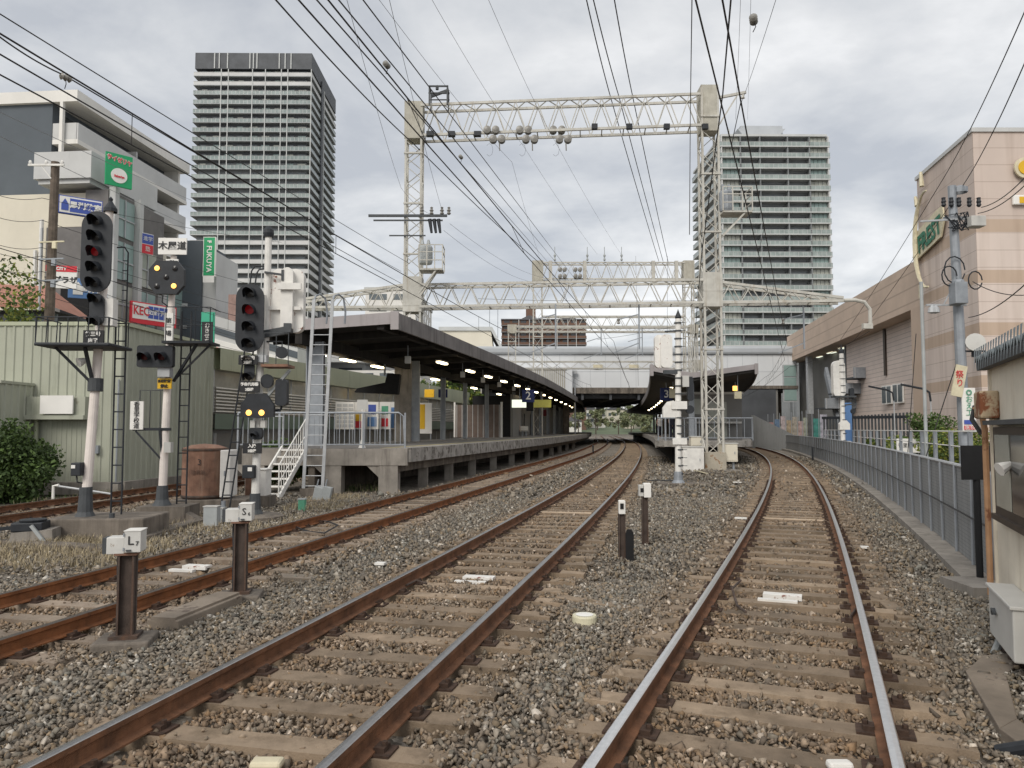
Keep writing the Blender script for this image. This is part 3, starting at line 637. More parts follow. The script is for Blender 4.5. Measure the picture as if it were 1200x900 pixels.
# ---------------- green station shed and hall ----------------
def corr(mb, p0, p1, z0, z1, pitch=.28, dep=.035, mi=0, zf=None):
    p0 = Vector((*p0, 0)); p1 = Vector((*p1, 0)); d = p1-p0; ln = d.length; d /= ln; n = Vector((d.y, -d.x, 0)); k = max(1, int(ln/pitch)); pts = []
    for i in range(k):
        for u, q in ((0, 0), (.62, 0), (.72, 1), (.9, 1)): pts.append(p0 + d*((i+u)*ln/k) + n*(dep*q))
    pts.append(p1)
    m = len(pts); zt = [zf(p) if zf else z1 for p in pts]
    return mb.add([(p.x, p.y, z0) for p in pts] + [(p.x, p.y, z) for p, z in zip(pts, zt)], [(i, i+1, m+i+1, m+i) for i in range(m-1)], mi)
def shed():
    x0 = TF(24)-2.0
    t = thing('station_shed', 'green corrugated metal shed with a small lean-to beside the far track', 'shed', (x0, 24, 0))
    def lx(y): return TF(y)-2.0 - x0
    m = MB(); corr(m, (-16, 0), (0, 0), .02, 5.0); corr(m, (0, 0), (lx(29.4), 5.4), .02, 5.0, zf=lambda p: 5.0-.018*p.y); m.build('wall', green_c, t)
    m = MB(); m.box(-16, .05, -.06, .08, 5.0, 5.12); m.bar((.03,.05,5.06), (lx(29.4)+.03,5.4,4.93), .14, .12); m.build('roof_trim', green_f, t)
    m = MB(); m.box(-16, 0.0, .08, 7, 4.9, 5.0); m.build('roof', green_c, t)
    m = MB(); m.box(-16.2, .12, -.3, -.05, GZ, .12); m.bar((.1,-.05,-.05), (lx(29.4)+.1,5.4,-.05), .25, .35); m.build('plinth', concrete, t)
    for x in (-.3, .0): pass
    m = MB(); corr(m, (-8, -1.6), (-2.75, -1.6), 1.6, 3.1); corr(m, (-2.75,-1.6), (-2.75, -.05), .02, 3.1); m.box(-8, -2.7, -1.62, -.03, 3.1, 3.18); m.build('lean_to', green_c, t)
    m = MB(); m.box(-2.7, -.9, -.5, -.04, 2.05, 2.18); m.box(-2.7,-.9,-.42,-.04,2.18,2.75); m.build('door_hood', green_c, t)
    MB().box(-2.2, -1.2, -.56, -.5, 2.22, 2.78).build('notice_board', s_white, t)
    m = MB(); corr(m, (-2.4,-.06), (-1.0,-.06), .1, 2.05, .15, .02); m.build('door', green_c, t)
    MB().tube([(-2.55,-.12,0),(-2.55,-.12,2.0),(-2.5,-.3,2.1)], .06, 8).build('drain_pipe', green_f, t)
    MB().tube([(-.05,-.1,0),(-.05,-.1,3.3)], .03, 6).box(-.75,-.6,-.15,-.03,1.0,1.25).build('conduit', galv, t)
shed()
def hall():
    ys = [29.5+2.2*i for i in range(21)]; x0 = TF(31)-2.0
    t = thing('station_hall', 'long station hall with pale green fascia, glass band and white louvres behind the platform', 'station building', (x0, 31, 0))
    P = [(TF(y)-2.05-x0, y-31) for y in ys]; zt = lambda y: 4.92 + .006*y
    def strip(m, off, z0, z1, thick=.1, top=0):
        for (a, b), (c, d) in zip(P, P[1:]):
            m.add([(a+off,b,z0),(c+off,d,z0),(c+off,d,z1+top*d),(a+off,b,z1+top*b),(a+off-thick,b,z0),(c+off-thick,d,z0),(c+off-thick,d,z1+top*d),(a+off-thick,b,z1+top*b)], [(0,1,2,3),(3,2,6,7),(0,4,5,1),(4,7,6,5)])
        return m
    strip(MB(), .25, 4.05, 4.9, .4, .006).build('fascia', green_f, t)
    strip(MB(), 0, 1.8, 4.05, .1).build('glass_band', hall_glass, t)
    strip(MB(), .1, 1.75, 2.35, .2).build('green_base', green_d, t)
    for i in range(8): strip(MB(), .12, 2.42+i*.13, 2.47+i*.13, .08).build('louvre', s_white, t)
    for a, b in P[::1]: MB().box(a-.02, a+.04, b-.04, b+.04, 2.4, 4.05).build('mullion', galv_l, t)
    strip(MB(), -.1, 0, 1.75, .1).build('lower_wall', wallgrey, t)
    strip(MB(), .06, GZ, .12, .3).build('plinth', concrete, t)
    strip(MB(), -.35, 4.85, 4.95, 9).build('roof', green_f, t)
    m = MB()
    for k in range(5): a, b = P[2+k*3]; m.box(a-1.2, a-.5, b, b+1.2, 3.72, 3.76)
    m.build('ceiling_light', tube_on, t)
    for a, b in P[::2]: MB().box(a-.1, a-.02, b+.3, b+1.4, .9, 1.6).build('vent', galv_l, t)
hall()

# ---------------- beige mall ----------------
def band_mat():
    m = M('mall_cladding', (.5,.39,.335), .75, 0, .05, .3); n = m.node_tree.nodes; l = m.node_tree.links; b = n['Principled BSDF']; src = b.inputs['Base Color'].links[0].from_socket
    tc = n.new('ShaderNodeTexCoord'); s = n.new('ShaderNodeSeparateXYZ'); l.new(tc.outputs['Object'], s.inputs[0])
    d = n.new('ShaderNodeMath'); d.operation = 'DIVIDE'; d.inputs[1].default_value = 20; l.new(s.outputs[2], d.inputs[0])
    r = n.new('ShaderNodeValToRGB'); r.color_ramp.interpolation = 'CONSTANT'; l.new(d.outputs[0], r.inputs[0]); e = r.color_ramp.elements
    pk = (.66,.56,.50,1); tn = (.52,.40,.31,1); up = (.59,.49,.43,1)
    e[0].position = 0; e[0].color = pk; e[1].position = .06; e[1].color = tn
    for pz, c in ((1.8,pk),(4.15,tn),(4.9,pk),(7.25,tn),(8.0,pk),(10.35,tn),(11.15,pk),(13.4,tn),(14.15,up)):
        q = e.new(pz/20); q.color = c
    ad = n.new('ShaderNodeMath'); ad.operation = 'ADD'; l.new(s.outputs[0], ad.inputs[0]); l.new(s.outputs[1], ad.inputs[1])
    cb = n.new('ShaderNodeCombineXYZ'); l.new(ad.outputs[0], cb.inputs[0]); l.new(s.outputs[2], cb.inputs[1])
    br = n.new('ShaderNodeTexBrick'); br.offset = 0; br.inputs['Scale'].default_value = 1; br.inputs['Brick Width'].default_value = 3.2; br.inputs['Row Height'].default_value = 1.03
    br.inputs['Mortar Size'].default_value = .016; br.inputs['Color1'].default_value = (1,1,1,1); br.inputs['Color2'].default_value = (.965,.965,.965,1); br.inputs['Mortar'].default_value = (.62,.58,.55,1); l.new(cb.outputs[0], br.inputs['Vector'])
    def mul(a, c):
        q = n.new('ShaderNodeMix'); q.data_type = 'RGBA'; q.blend_type = 'MULTIPLY'; q.inputs[0].default_value = 1; l.new(a, q.inputs[6]); l.new(c, q.inputs[7]); return q.outputs[2]
    # weathering from the base noise, normalised
    g = n.new('ShaderNodeVectorMath'); g.operation = 'SCALE'; g.inputs['Scale'].default_value = 2.5; l.new(src, g.inputs[0])
    nz = n.new('ShaderNodeTexNoise'); nz.inputs['Scale'].default_value = .35; nz.inputs['Detail'].default_value = 6; l.new(tc.outputs['Object'], nz.inputs['Vector'])
    mr = n.new('ShaderNodeMapRange'); mr.inputs[3].default_value = .84; mr.inputs[4].default_value = 1.14; l.new(nz.outputs[0], mr.inputs[0])
    cc = n.new('ShaderNodeCombineColor'); 
    for i in range(3): l.new(mr.outputs[0], cc.inputs[i])
    mp = n.new('ShaderNodeMapping'); mp.inputs['Scale'].default_value = (1.1, 1.1, .07); l.new(tc.outputs['Object'], mp.inputs[0]); n5 = n.new('ShaderNodeTexNoise'); n5.inputs['Scale'].default_value = 1.3; n5.inputs['Detail'].default_value = 7; l.new(mp.outputs[0], n5.inputs['Vector'])
    r5 = n.new('ShaderNodeValToRGB'); r5.color_ramp.elements[0].position = .45; r5.color_ramp.elements[1].position = .75; r5.color_ramp.elements[0].color = (1,1,1,1); r5.color_ramp.elements[1].color = (.80,.78,.76,1); l.new(n5.outputs[0], r5.inputs[0])
    l.new(mul(mul(mul(r.outputs[0], br.outputs[0]), cc.outputs[0]), r5.outputs[0]), b.inputs['Base Color']); return m
mall_m = band_mat()
def lines_mat(name, col, sp, dark=.6, st=.62):
    m = M(name, col, .75, 0, .09, .5, streak=tuple(c*.78 for c in col), st=st); n = m.node_tree.nodes; l = m.node_tree.links; b = n['Principled BSDF']; src = b.inputs['Base Color'].links[0].from_socket
    tc = n.new('ShaderNodeTexCoord'); s = n.new('ShaderNodeSeparateXYZ'); l.new(tc.outputs['Object'], s.inputs[0])
    d = n.new('ShaderNodeMath'); d.operation = 'PINGPONG'; d.inputs[1].default_value = sp/2; l.new(s.outputs[2], d.inputs[0])
    c = n.new('ShaderNodeMath'); c.operation = 'LESS_THAN'; c.inputs[1].default_value = sp*.055; l.new(d.outputs[0], c.inputs[0])
    q = n.new('ShaderNodeMix'); q.data_type = 'RGBA'; l.new(c.outputs[0], q.inputs[0]); l.new(src, q.inputs[6]); q.inputs[7].default_value = tuple(v*dark for v in col)+(1,); l.new(q.outputs[2], b.inputs['Base Color']); return m
siding_m = lines_mat('pink_siding_lines', (.66,.56,.50), .38); siding_t = lines_mat('tan_siding_lines', (.54,.42,.33), 1.1, .75)
K = .157
def mall():
    t = thing('shopping_mall', 'large beige and pink clad mall with tan bands and a long lower wing', 'building', (27.55, 45, 0))
    X = lambda y: (y-45)*K   # local x of the trackside face
    m = ext(MB(), [(0,0),(45,0),(45,40),(X(99),40+0),(X(54),9)][:4] + [(X(54),9)], GZ, 19.5); m = ext(MB(), [(0,0),(45,0),(45,9),(X(54),9)], GZ, 19.5); m.build('main_block', mall_m, t)
    ext(MB(), [(-.1,-.1),(45,-.1),(45,9.1),(X(54)-.1,9.1)], 19.5, 19.75).build('parapet', pale_pan, t)
    ext(MB(), [(X(54),9.02),(44,9.02),(44,56),(X(101),56)], 10.5, 13.9).build('upper_wing', siding_t, t)
    ext(MB(), [(X(54)-.02,9.03),(X(54)+6,9.03),(X(55.8)+6,10.9),(X(55.8)-.02,10.9)], GZ, 10.5).build('corner_strip', tan, t)
    ext(MB(), [(X(55.8)+1.6,10.9),(44,10.9),(44,34),(X(79)+1.6,34)], 3.2, 10.48).build('wing_wall', siding_m, t)
    ext(MB(), [(X(55.8)+1.55,10.9),(44,10.9),(44,34.1),(X(79)+1.55,34.1)], GZ, 3.2).build('lower_wall', sid, t)
    for y in (59.2, 66.3):
        x = X(y)+1.5; MB().box(x-.05, x+.08, y-45, y-44.65, 6.4 if y > 60 else 5.6, 10.45).build('slot', brown_al, t)
    for y, w_ in ((57.5, .9), (62.2, 1.7), (65.0, 1.7)):
        x = X(y)+1.5; f = MB().box(x-.06, x+.05, y-45, y-45+w_, 3.9, 5.5).build('window', s_white, t)
        n_ = 2 if w_ > 1 else 1
        for q in range(n_): MB().box(x-.09, x-.05, y-45+.1+q*w_/n_, y-45+(q+1)*w_/n_-.1, 4.0, 5.4).build('pane', glass_w, f)
    # dark recess beyond with glazing, slabs
    ext(MB(), [(X(79)+3.2,34.1),(44,34.1),(44,56),(X(101)+1.5,56)], GZ, 10.48).build('recess_wall', wallgrey, t)
    for i, y in enumerate((80, 85.5, 91)):
        ext(MB(), [(X(y)+2.9,y-45),(X(y)+2.98,y-45),(X(y+5)+2.6,y-40),(X(y+5)+2.5,y-40)], 4.8, 10.3).build('glazing', glass_d, t)
    MB().box(6.8, 8.2, 33.9, 34.1, 5.2, 10.3).build('glazing', glass_w, t)
    m = MB()
    for i in range(4): m.cbox((X(82+i*5)+2.2, 37+i*5, 10.42), (.5, 1.6, .06))
    m.build('ceiling_light', lcd_on, t)
    for z in (2.2, 3.6, 5.0):  # stair landings
        o = MB().box(X(74)+.2-(5-z)*.5, X(74)+5.4, 27.5+(5-z)*1.2, 30+(5-z)*1.2, z+1.55, z+1.7).build('stair_landing', dark_grey, t)
        MB().box(X(74)+.2-(5-z)*.5, X(74)+5.4, 27.4+(5-z)*1.2, 27.5+(5-z)*1.2, z+1.6, z+2.6).build('rail_panel', galv, o)
        m = MB()
        for q in range(5): m.cbox((X(74)+.3-(5-z)*.5+q*1.2, 27.35+(5-z)*1.2, z+2.1), (.07,.07,1.05))
        m.build('rail_post', galv_l, o)
    MB().bar((X(74)+1.5,37,8), (X(66)+1.2,30,1.2), .3, 1.0).build('stair_flight', galv, t)
    for y in (92,): MB().box(X(y)+.6, X(y)+1.2, y-45, y-44.4, GZ, 10.5).build('column', galv_l, t)
    # doorways and posters at street level
    return t
mall()
# facade sign: letters, sun emblem
yl = 51.6; xl = 27.55 + (yl-45)*K; az_ = -math.pi/2 - math.atan(K)   # face looks to -x
t = thing('facade_sign', 'green FREST letters on a pale plate with a cream sun emblem around them', 'sign', (xl-.12, 51.8, 15.0), R(-90)+math.atan(-K)+0)
t.rotation_euler.z = R(-90) - math.atan(K)
MB().prism([(-2.7,-1.35),(2.3,-.7),(2.9,.3),(2.7,1.3),(1.5,1.2),(-2.5,.6)], -.1, 0).build('plate', s_cream, t)
text('FREST', 1.65, M('sign_deep_green', (.03,.17,.10), .6), t, (.45,-.16,-.15), bold=.06, sx=.95, roll=R(8)); 
m = MB(); m.tube([(.15+2.1*math.cos(R(a)), -.22, -.3+3.3*math.sin(R(a))) for a in range(82, 282, 12)], [.06+.10*math.sin(i/16.*3.1) for i in range(17)], 6)
for a in (108, 138, 190, 232): m.tube([(.3+2.2*math.cos(R(a)), -.2, -.2+3.9*math.sin(R(a))), (.3+2.6*math.cos(R(a)), -.2, -.2+5.0*math.sin(R(a)))], [.17,.10], 6)
m.build('sun_emblem', s_cream, t)
for k_, (px, py, s_) in enumerate(((1200, 197, 1), (1197, 234, .6))):
    p = W(px, py, 44.8)
    if k_ == 0:
        t = thing('facade_emblem', 'yellow and cream emblem high on the mall front near its corner', 'sign', (p.x, 44.8, p.z)); 
        MB().lathe([(0,0),(.62,0),(.62,.12),(0,.12)], 20).build('ring', s_cream, t, T=Matrix.Rotation(R(90), 4, 'X')); MB().lathe([(0,0),(.42,0),(.42,.18),(0,.18)], 20).build('disc', s_yellow, t, T=Matrix.Rotation(R(90), 4, 'X'))
    else:
        t = thing('facade_emblem', 'flat yellow lit bar with white edge below the round emblem on the mall', 'sign', (p.x+1.1, 44.75, p.z)); MB().box(-1.6,1.5,0,.2,-.3,.28).build('frame', s_white, t, bevel=.05); MB().box(-1.25,1.5,-.04,0,-.22,.16).build('bar', s_yellow, t)

# ---------------- station bridge over the tracks ----------------
def bridge():
    t = thing('station_bridge', 'white panelled station building bridging all the tracks with a dark underside', 'station building', (0, 98, 0))
    x0, x1 = -9.5, 36.5
    MB().box(x0, x1, .05, 50, 7.0, 11.4).build('hall_wall', panel_w, t)
    m = MB(); m.prism([(0,0),(0,.9),(.5,1.25),(1.2,1.25),(1.2,0)], x0-.3, x1, 0, Matrix.Rotation(R(90), 4, 'Z').inverted() @ Matrix.Identity(4))
    m = MB(); m.box(x0-.2, x1, -.35, 50, 11.3, 12.35); m.build('roof_edge', panel_g, t, bevel=.3)
    m = MB()
    for i in range(24): m.box(x0+i*1.95, x0+i*1.95+.03, .02, .05, 7.0, 11.3)
    m.box(x0, x1, .02, .05, 9.1, 9.13); m.build('panel_joint', panel_g, t)
    MB().box(7.5, 19.2, -.3, .0, 6.3, 7.05).box(19.2, x1, -.3, .0, 6.9, 7.3).build('edge_beam', concrete_d, t)
    MB().box(x0, x1, .05, 50, 6.6, 6.98).build('deck', black_r, t)  # black deck: the shade beneath the bridge is painted in
    m = MB()
    for i in range(8): m.box(x0, 20, 1+i*6, 1.5+i*6, 5.7, 6.6)
    for x in (9, 12.6, 16.2): m.box(x-.15, x+.15, 0, 49, 5.5, 6.6)
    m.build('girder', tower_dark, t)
    for x in (11.0, 15.6):
        MB().box(x-.6, x+.6, -.04, .02, 9.4, 10.0).build('vent', s_cream, t)
    # louvred annex
    MB().box(.5, 7.6, -1.5, 0, 5.4, 9.6).build('annex', panel_w, t)
    m = MB()
    for i in range(20): m.box(1.6+i*.26, 1.72+i*.26, -1.6, -1.5, 5.6, 9.2)
    m.box(-.8, 6.9, -1.62, -1.5, 9.2, 9.4); m.build('louvre', louvre_m, t)
    MB().tube([(8.0,-.5,0),(8.0,-.5,7.2)], .1, 6).box(7.5,8.3,-.6,-.3,8.8,9.2).build('drain_pipe', galv_l, t)
    # columns and shed beneath on the mall side
    for x in (29.2, 33.4): MB().box(x-.55, x+.55, 0, 1.2, GZ, 7.0).build('column', wallgrey, t)
    for x in (7.2, 20.6, 24.0): MB().box(x-.4, x+.4, 4, 5, GZ, 6.7).build('column', concrete_d, t)
    MB().box(27, x1, 6, 6.3, 2.2, 6.6).build('underside_wall', concrete_d, t)
    f = MB().box(34.6, 36.4, -.1, .0, 5.2, 10.0).build('window', galv_l, t)
    for i in range(3): MB().box(34.75, 36.3, -.16, -.1, 5.4+i*1.55, 6.8+i*1.55).build('pane', glass_t, f)
bridge()

# ---------------- platforms ----------------
def along(mb, f0, f1, ys, z0, z1, y_org=0, x_org=0, top=None):
    "solid strip between two edge curves f0(y) < f1(y)"
    n = len(ys); vs = []
    for y in ys:
        a, b = f0(y)-x_org, f1(y)-x_org; zz0 = z0(y) if callable(z0) else z0; zz1 = z1(y) if callable(z1) else z1
        za, zb = zz1 if isinstance(zz1, tuple) else (zz1, zz1); z0a, z0b = zz0 if isinstance(zz0, tuple) else (zz0, zz0)
        vs += [(a, y-y_org, z0a), (b, y-y_org, z0b), (b, y-y_org, zb), (a, y-y_org, za)]
    fs = [(0,1,2,3), tuple(4*(n-1)+k for k in (3,2,1,0))] + [(i*4+k, (i+1)*4+k, (i+1)*4+(k+1)%4, i*4+(k+1)%4) for i in range(n-1) for k in range(4)]
    return mb.add(vs, fs)
def seg(a, b, st):
    n = max(1, int((b-a)/st)); return [a+(b-a)*i/n for i in range(n+1)]
def platform_one():
    y0 = 24.2; xo = TL(y0)-1.75; t = thing('station_platform', 'raised concrete island platform on piers with the long dark canopy above', 'platform', (xo, y0, 0))
    er = lambda y: TL(y)-1.72; el = lambda y: max(TF(y)+1.75, TL(y)-7.6) if y < 30 else TF(y)+1.75
    ys = seg(y0, 160, 2.5)
    along(MB(), lambda y: el(y), lambda y: er(y)-.9, ys, .95, 1.15, y0, xo).build('deck', plat_top, t)
    along(MB(), lambda y: er(y)-.9, er, ys, .72, 1.16, y0, xo).build('edge', plat_edge, t)
    along(MB(), lambda y: er(y)-.95, lambda y: er(y)-.62, ys, 1.155, 1.165, y0, xo).build('warning_strip', M('yellow_tile', (.36,.31,.17), .85), t)
    along(MB(), lambda y: er(y)-.75, lambda y: er(y)-.35, ys, .42, .72, y0, xo).build('beam', concrete_d, t)
    e0 = el(y0)-xo
    m = MB(); m.box(e0, -.05, -.12, .1, .62, 1.14); m.build('end_beam', concrete, t)
    for i, (xa, xb) in enumerate(((-.95,-.35), (e0+.1, e0+.7), (e0+2.6, e0+3.1))):
        m = MB(); m.box(xa, xb, -.1, .45, GZ-.1, .64)
        m.prism([(xa-.4,.63),(xa,.63),(xa,.25)][::-1], -.07, .4); m.build('pier', concrete, t)
    for y in [27.4, 30.6, 34.2, 38.4, 43, 48, 53.5, 59, 65, 72, 80]:
        x = er(y)-xo; MB().box(x-.78, x-.45, y-y0-.15, y-y0+.15, GZ-.1, .5).build('pier', concrete, t)
    along(MB(), lambda y: er(y)-3.2, lambda y: er(y)-3.0, ys, GZ, .94, y0, xo).build('inner_wall', concrete_d, t)
    # end railing
    m = MB(); xr, xl_ = -.15, e0-.2; z = 1.15
    m.tube([(xl_,.05,z+1.12),(xr-.2,.05,z+1.12),(xr-.05,.05,z+1.0),(xr,.05,z)], .03, 8)
    m.bar((xl_,.05,z+.12), (xr,.05,z+.12), .04); x = xl_
    while x < xr-.1: m.bar((x,.05,z+.1), (x,.05,z+1.1), .022); x += .16
    for k in range(5): m.bar((xl_+(xr-xl_)*k/4.0,.05,z-.05), (xl_+(xr-xl_)*k/4.0,.05,z+1.12), .05)
    m.build('end_railing', galv, t)
    return t
plat1 = platform_one()

def canopy_one():
    y0 = 26.6; xo = TL(y0)-3.05; t = thing('platform_canopy', 'long dark flat canopy with pale fascia over the first platform', 'canopy', (xo, y0, 0))
    rr = lambda y: TL(y)-3.05; ll = lambda y: TL(y)-8.25; ys = seg(y0, 165, 3)
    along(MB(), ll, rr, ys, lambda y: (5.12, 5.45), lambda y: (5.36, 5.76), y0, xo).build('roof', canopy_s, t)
    along(MB(), lambda y: rr(y), lambda y: rr(y)+.09, ys, 5.22, 5.8, y0, xo).build('side_fascia', canopy_t, t)
    along(MB(), lambda y: ll(y)-.06, lambda y: ll(y), ys, 5.0, 5.42, y0, xo).build('side_fascia', canopy_t, t)
    l0 = ll(y0)-xo
    m = MB(); m.prism([(l0,5.05),(l0,5.42),(0.1,5.83),(0.1,5.42)], -.12, -.02); m.box(-.18,.1,-.17,-.12,5.2,5.84); m.build('front_fascia', canopy_e, t)
    for y in seg(y0+1.6, 120, 3.4):
        x = rr(y)-xo; MB().bar((ll(y)-xo+.1, y-y0, 5.0), (x-.15, y-y0, 5.32), .14, .28).build('rafter', canopy_s, t)
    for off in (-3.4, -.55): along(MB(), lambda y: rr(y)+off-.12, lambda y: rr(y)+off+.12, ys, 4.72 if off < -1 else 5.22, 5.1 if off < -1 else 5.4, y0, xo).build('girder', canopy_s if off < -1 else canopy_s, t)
    for y, off, wd in ((27.6,-6.3,.62),(44.5,-6.6,.28),(49.5,-6.6,.26),(54,-6.2,.28),(65,-6.2,.28),(77,-6.2,.28),(84,-6.2,.36),(92,-6.2,.36),(100,-6.1,.36),(109,-6.1,.36),(118,-6.1,.36)):
        x = TL(y)+off-xo; m = MB(); m.box(x-wd/2, x+wd/2, y-y0-.03, y-y0+.03, 1.15, 4.9); m.box(x-wd/2, x-wd/2+.04, y-y0-.15, y-y0+.15, 1.15, 4.9); m.box(x+wd/2-.04, x+wd/2, y-y0-.15, y-y0+.15, 1.15, 4.9)
        m.build('column', galv, t)
    return t
canopy_one()
def tube_light(x, y, z, rz, label, ln=1.3, grp='fluorescent lights under the first canopy'):
    t = thing('fluorescent_light', label, 'light', (x, y, z), rz, grp)
    MB().box(-.13,.13,-ln/2-.05,ln/2+.05,.05,.12).build('housing', lt_box, t); MB().box(-.10,.10,-ln/2,ln/2,-.02,.05).build('tube', tube_on, t); return t
rows = [37, 42.4, 46.8, 51.5, 56.5, 61.5, 66.5, 72, 78, 84, 91, 98, 105, 113]
desc = ['nearest', 'second', 'third', 'fourth', 'fifth', 'sixth', 'seventh', 'eighth', 'ninth', 'tenth', 'eleventh', 'twelfth', 'thirteenth', 'fourteenth']
for i, y in enumerate(rows): tube_light(TL(y)-4.5, y, 4.93, -math.atan(slope(TL, y)), f'{desc[i]} lit tube under the track side of the first canopy')
for i, y in enumerate((31, 34, 37.5, 47, 57, 67)): tube_light(TL(y)-7.8, y, 4.78, -math.atan(slope(TL, y)), f'{desc[i]} lit tube under the shed side of the first canopy')
for i, y in enumerate((31.5, 40, 44.5, 49, 54, 59)):
    t = thing('speaker', f'{desc[i]} small white speaker box hung under the first canopy', 'speaker', (TL(y)-4.3, y, 4.45), 0, 'speakers under the canopy')
    MB().box(-.12,.12,-.1,.1,0,.3).build('box', lt_box, t, bevel=.02); MB().tube([(0,0,.3),(0,0,.75)], .02, 6).build('rod', galv, t)
# concrete gantry pier beneath canopy is part of gantry; signs and furniture on the platform
def hang_sign(name, label, px, py, Y, w_, h_, mat, body=None, tm=s_white, ts=.3, ztop=4.7):
    p = W(px, py, Y); t = thing(name, label, 'sign', (p.x, Y, p.z-h_/2))
    MB().box(-w_/2,w_/2,0,.12,0,h_).build('panel', mat, t, bevel=.01); MB().tube([(0,.06,h_),(0,.06,max(h_+.1, ztop-(p.z-h_/2)))], .025, 6).build('hanger', galv, t)
    if body: text(body, ts, tm, t, (0,-.01,h_/2), bold=.01)
    return t
hang_sign('platform_sign', 'blue hanging sign with white number two over the first platform', 619, 464, 52, .85, .85, s_navy, '2', s_white, .75)
hang_sign('departure_board', 'lit pale departure board hanging beside the blue number two sign', 609, 473, 54, 1.1, .55, lcd_on)
hang_sign('departure_board', 'dark board with small lit clock face under number two sign', 621, 474, 53, .5, .9, black_r)
hang_sign('platform_sign', 'lit yellow hanging sign behind the number two sign', 634, 473, 60, 1.6, .6, yel_on)
hang_sign('platform_sign', 'dark blue hanging sign far down the first platform near the gantry pier', 519, 461, 46, .55, .5, s_navy, '1', s_white, .4)
hang_sign('platform_sign', 'small orange hanging sign behind the concrete gantry pier', 503, 461, 48, .6, .5, s_yellow)
# projecting loudspeaker horn canopy / big black screen box under canopy
t = thing('display_housing', 'black wedge shaped display housing hanging under the canopy edge', 'display', (-6.3, 36.5, 3.4)); 
MB().prism([(-1.15,.1),(.9,.0),(1.0,.95),(.4,1.0),(.3,.55),(-1.0,.28)][::-1], -.3, .3).build('housing', black_r, t); MB().box(.2,.28,-.04,.04,.9,1.9).build('hanger', galv, t)
def bench(x, y, rz, label):
    t = thing('bench', label, 'bench', (x, y, 1.15), rz, 'benches on the first platform')
    MB().box(-1.1,1.1,-.22,.22,.42,.47).build('seat', lt_box, t)
    for s in (-.85, .85): MB().box(s-.04,s+.04,-.2,.2,0,.42).build('leg', galv, t)
    for s in (-.8,-.27,.27,.8): MB().box(s-.22,s+.22,.2,.25,.5,.85).build('backrest', white_p, t, bevel=.02)
bench(TL(63)-6.0, 63, -.17, 'bench with pale seat backs beside the canopy column, nearer one'); bench(TL(67)-6.3, 67, -.17, 'bench with pale seat backs, farther one against the waiting room')
t = thing('waiting_room', 'grey walled waiting room block with dark opening on the first platform', 'building', (TL(60)-8.6, 60, 1.15), -.17)
MB().box(.0,3.0,0,.3,0,3.2).build('front_wall', black_r, t); MB().box(3.0,3.2,0,4,0,3.3).build('side_wall', wallgrey, t)  # front wall is black, the shade under the canopy set in its colour
t = thing('waiting_room', 'long pale station wall running down the first platform', 'building', (TL(70)-8.0, 70, 1.15), 0)
x_ = TL(70)-8.0
along(MB(), lambda y: TL(y)-7.9, lambda y: TL(y)-7.2, seg(70, 150, 6), 1.15, 4.8, 70, x_).build('wall', wallgrey, t, T=Matrix.Translation((0,0,-1.15)))
m = MB()
for y in (73, 78, 83, 88, 96): x = TL(y)-7.17-x_; m.box(x, x+.06, y-70, y-68.6, 0, 2.2)
m.build('door', tower_dark, t)
MB().box(TL(92)-7.1-x_, TL(92)-6.4-x_, 21, 24, 2.2, 2.9).build('red_fascia', M('maroon', (.18,.02,.03), .6), t)
t = thing('lattice_screen', 'brown slatted screen panel behind the platform columns', 'screen', (TL(56)-9.0, 57, 1.15), -.17)
MB().box(0,3.4,0,.08,0,2.4).build('panel', M('brown_screen', (.16,.12,.10), .8), t); m = MB()
for i in range(9): m.box(.1+i*.4,.14+i*.4,-.03,0,0,2.4)
m.build('slats', pale_pan, t); MB().box(-.12,.0,0,.1,0,2.6).box(3.4,3.55,0,.1,0,2.6).build('frame', s_white, t)
# poster boards behind the platform railings
pb = [(404, 487, 22, 32, [(s_white, 0, 1, 0, 1)], 'white timetable poster board with grey rows beside the canopy column'), (421, 487, 14, 32, [(s_yellow, .1,.9,.3,.55), (s_red,.1,.9,.05,.3)], 'white poster with orange and red blocks behind the railing'),
      (436, 487, 15, 32, [(s_blue,.2,.8,.55,.9), (s_lblue,.15,.85,.1,.45)], 'white and blue poster behind the railing'), (451, 487, 13, 32, [(s_red,.2,.8,.1,.4), (s_dkgreen,.2,.8,.55,.85)], 'poster with red and green pictures behind the railing'),
      (462, 487, 9, 32, [(s_lblue,.1,.9,.05,.8)], 'narrow bright blue poster at the end of the row'), (498, 490, 16, 36, [(s_yellow,.05,.5,.15,.95)], 'yellow and white poster beyond the concrete gantry pier')]
for i, (px, py, w_, h_, bl, lab) in enumerate(pb):
    Y = 40+i*.8; p = W(px, py, Y); w_ = w_*Y/900; h_ = h_*Y/900; t = thing('poster_board', lab, 'poster', (p.x, Y, p.z-h_/2), 0, 'poster boards beyond the first platform')
    MB().box(-w_/2,w_/2,0,.08,0,h_).build('board', s_white, t)
    for s in (-1, 1): MB().box(s*w_*.42-.03, s*w_*.42+.03, .0, .08, GZ-t.location.z, 0).build('leg', galv, t)
    for (mt, a, b, c, d) in bl:
        if mt is s_white:
            m = MB()
            for q in range(6):
                for r_ in range(3): m.box(-w_/2+w_*(.08+r_*.31), -w_/2+w_*(.33+r_*.31), -.02, 0, h_*(.08+q*.15), h_*(.18+q*.15))
            m.build('print', pale_pan, t)
        else: MB().box(-w_/2+w_*a, -w_/2+w_*b, -.02, 0, h_*c, h_*d).build('print', mt, t)

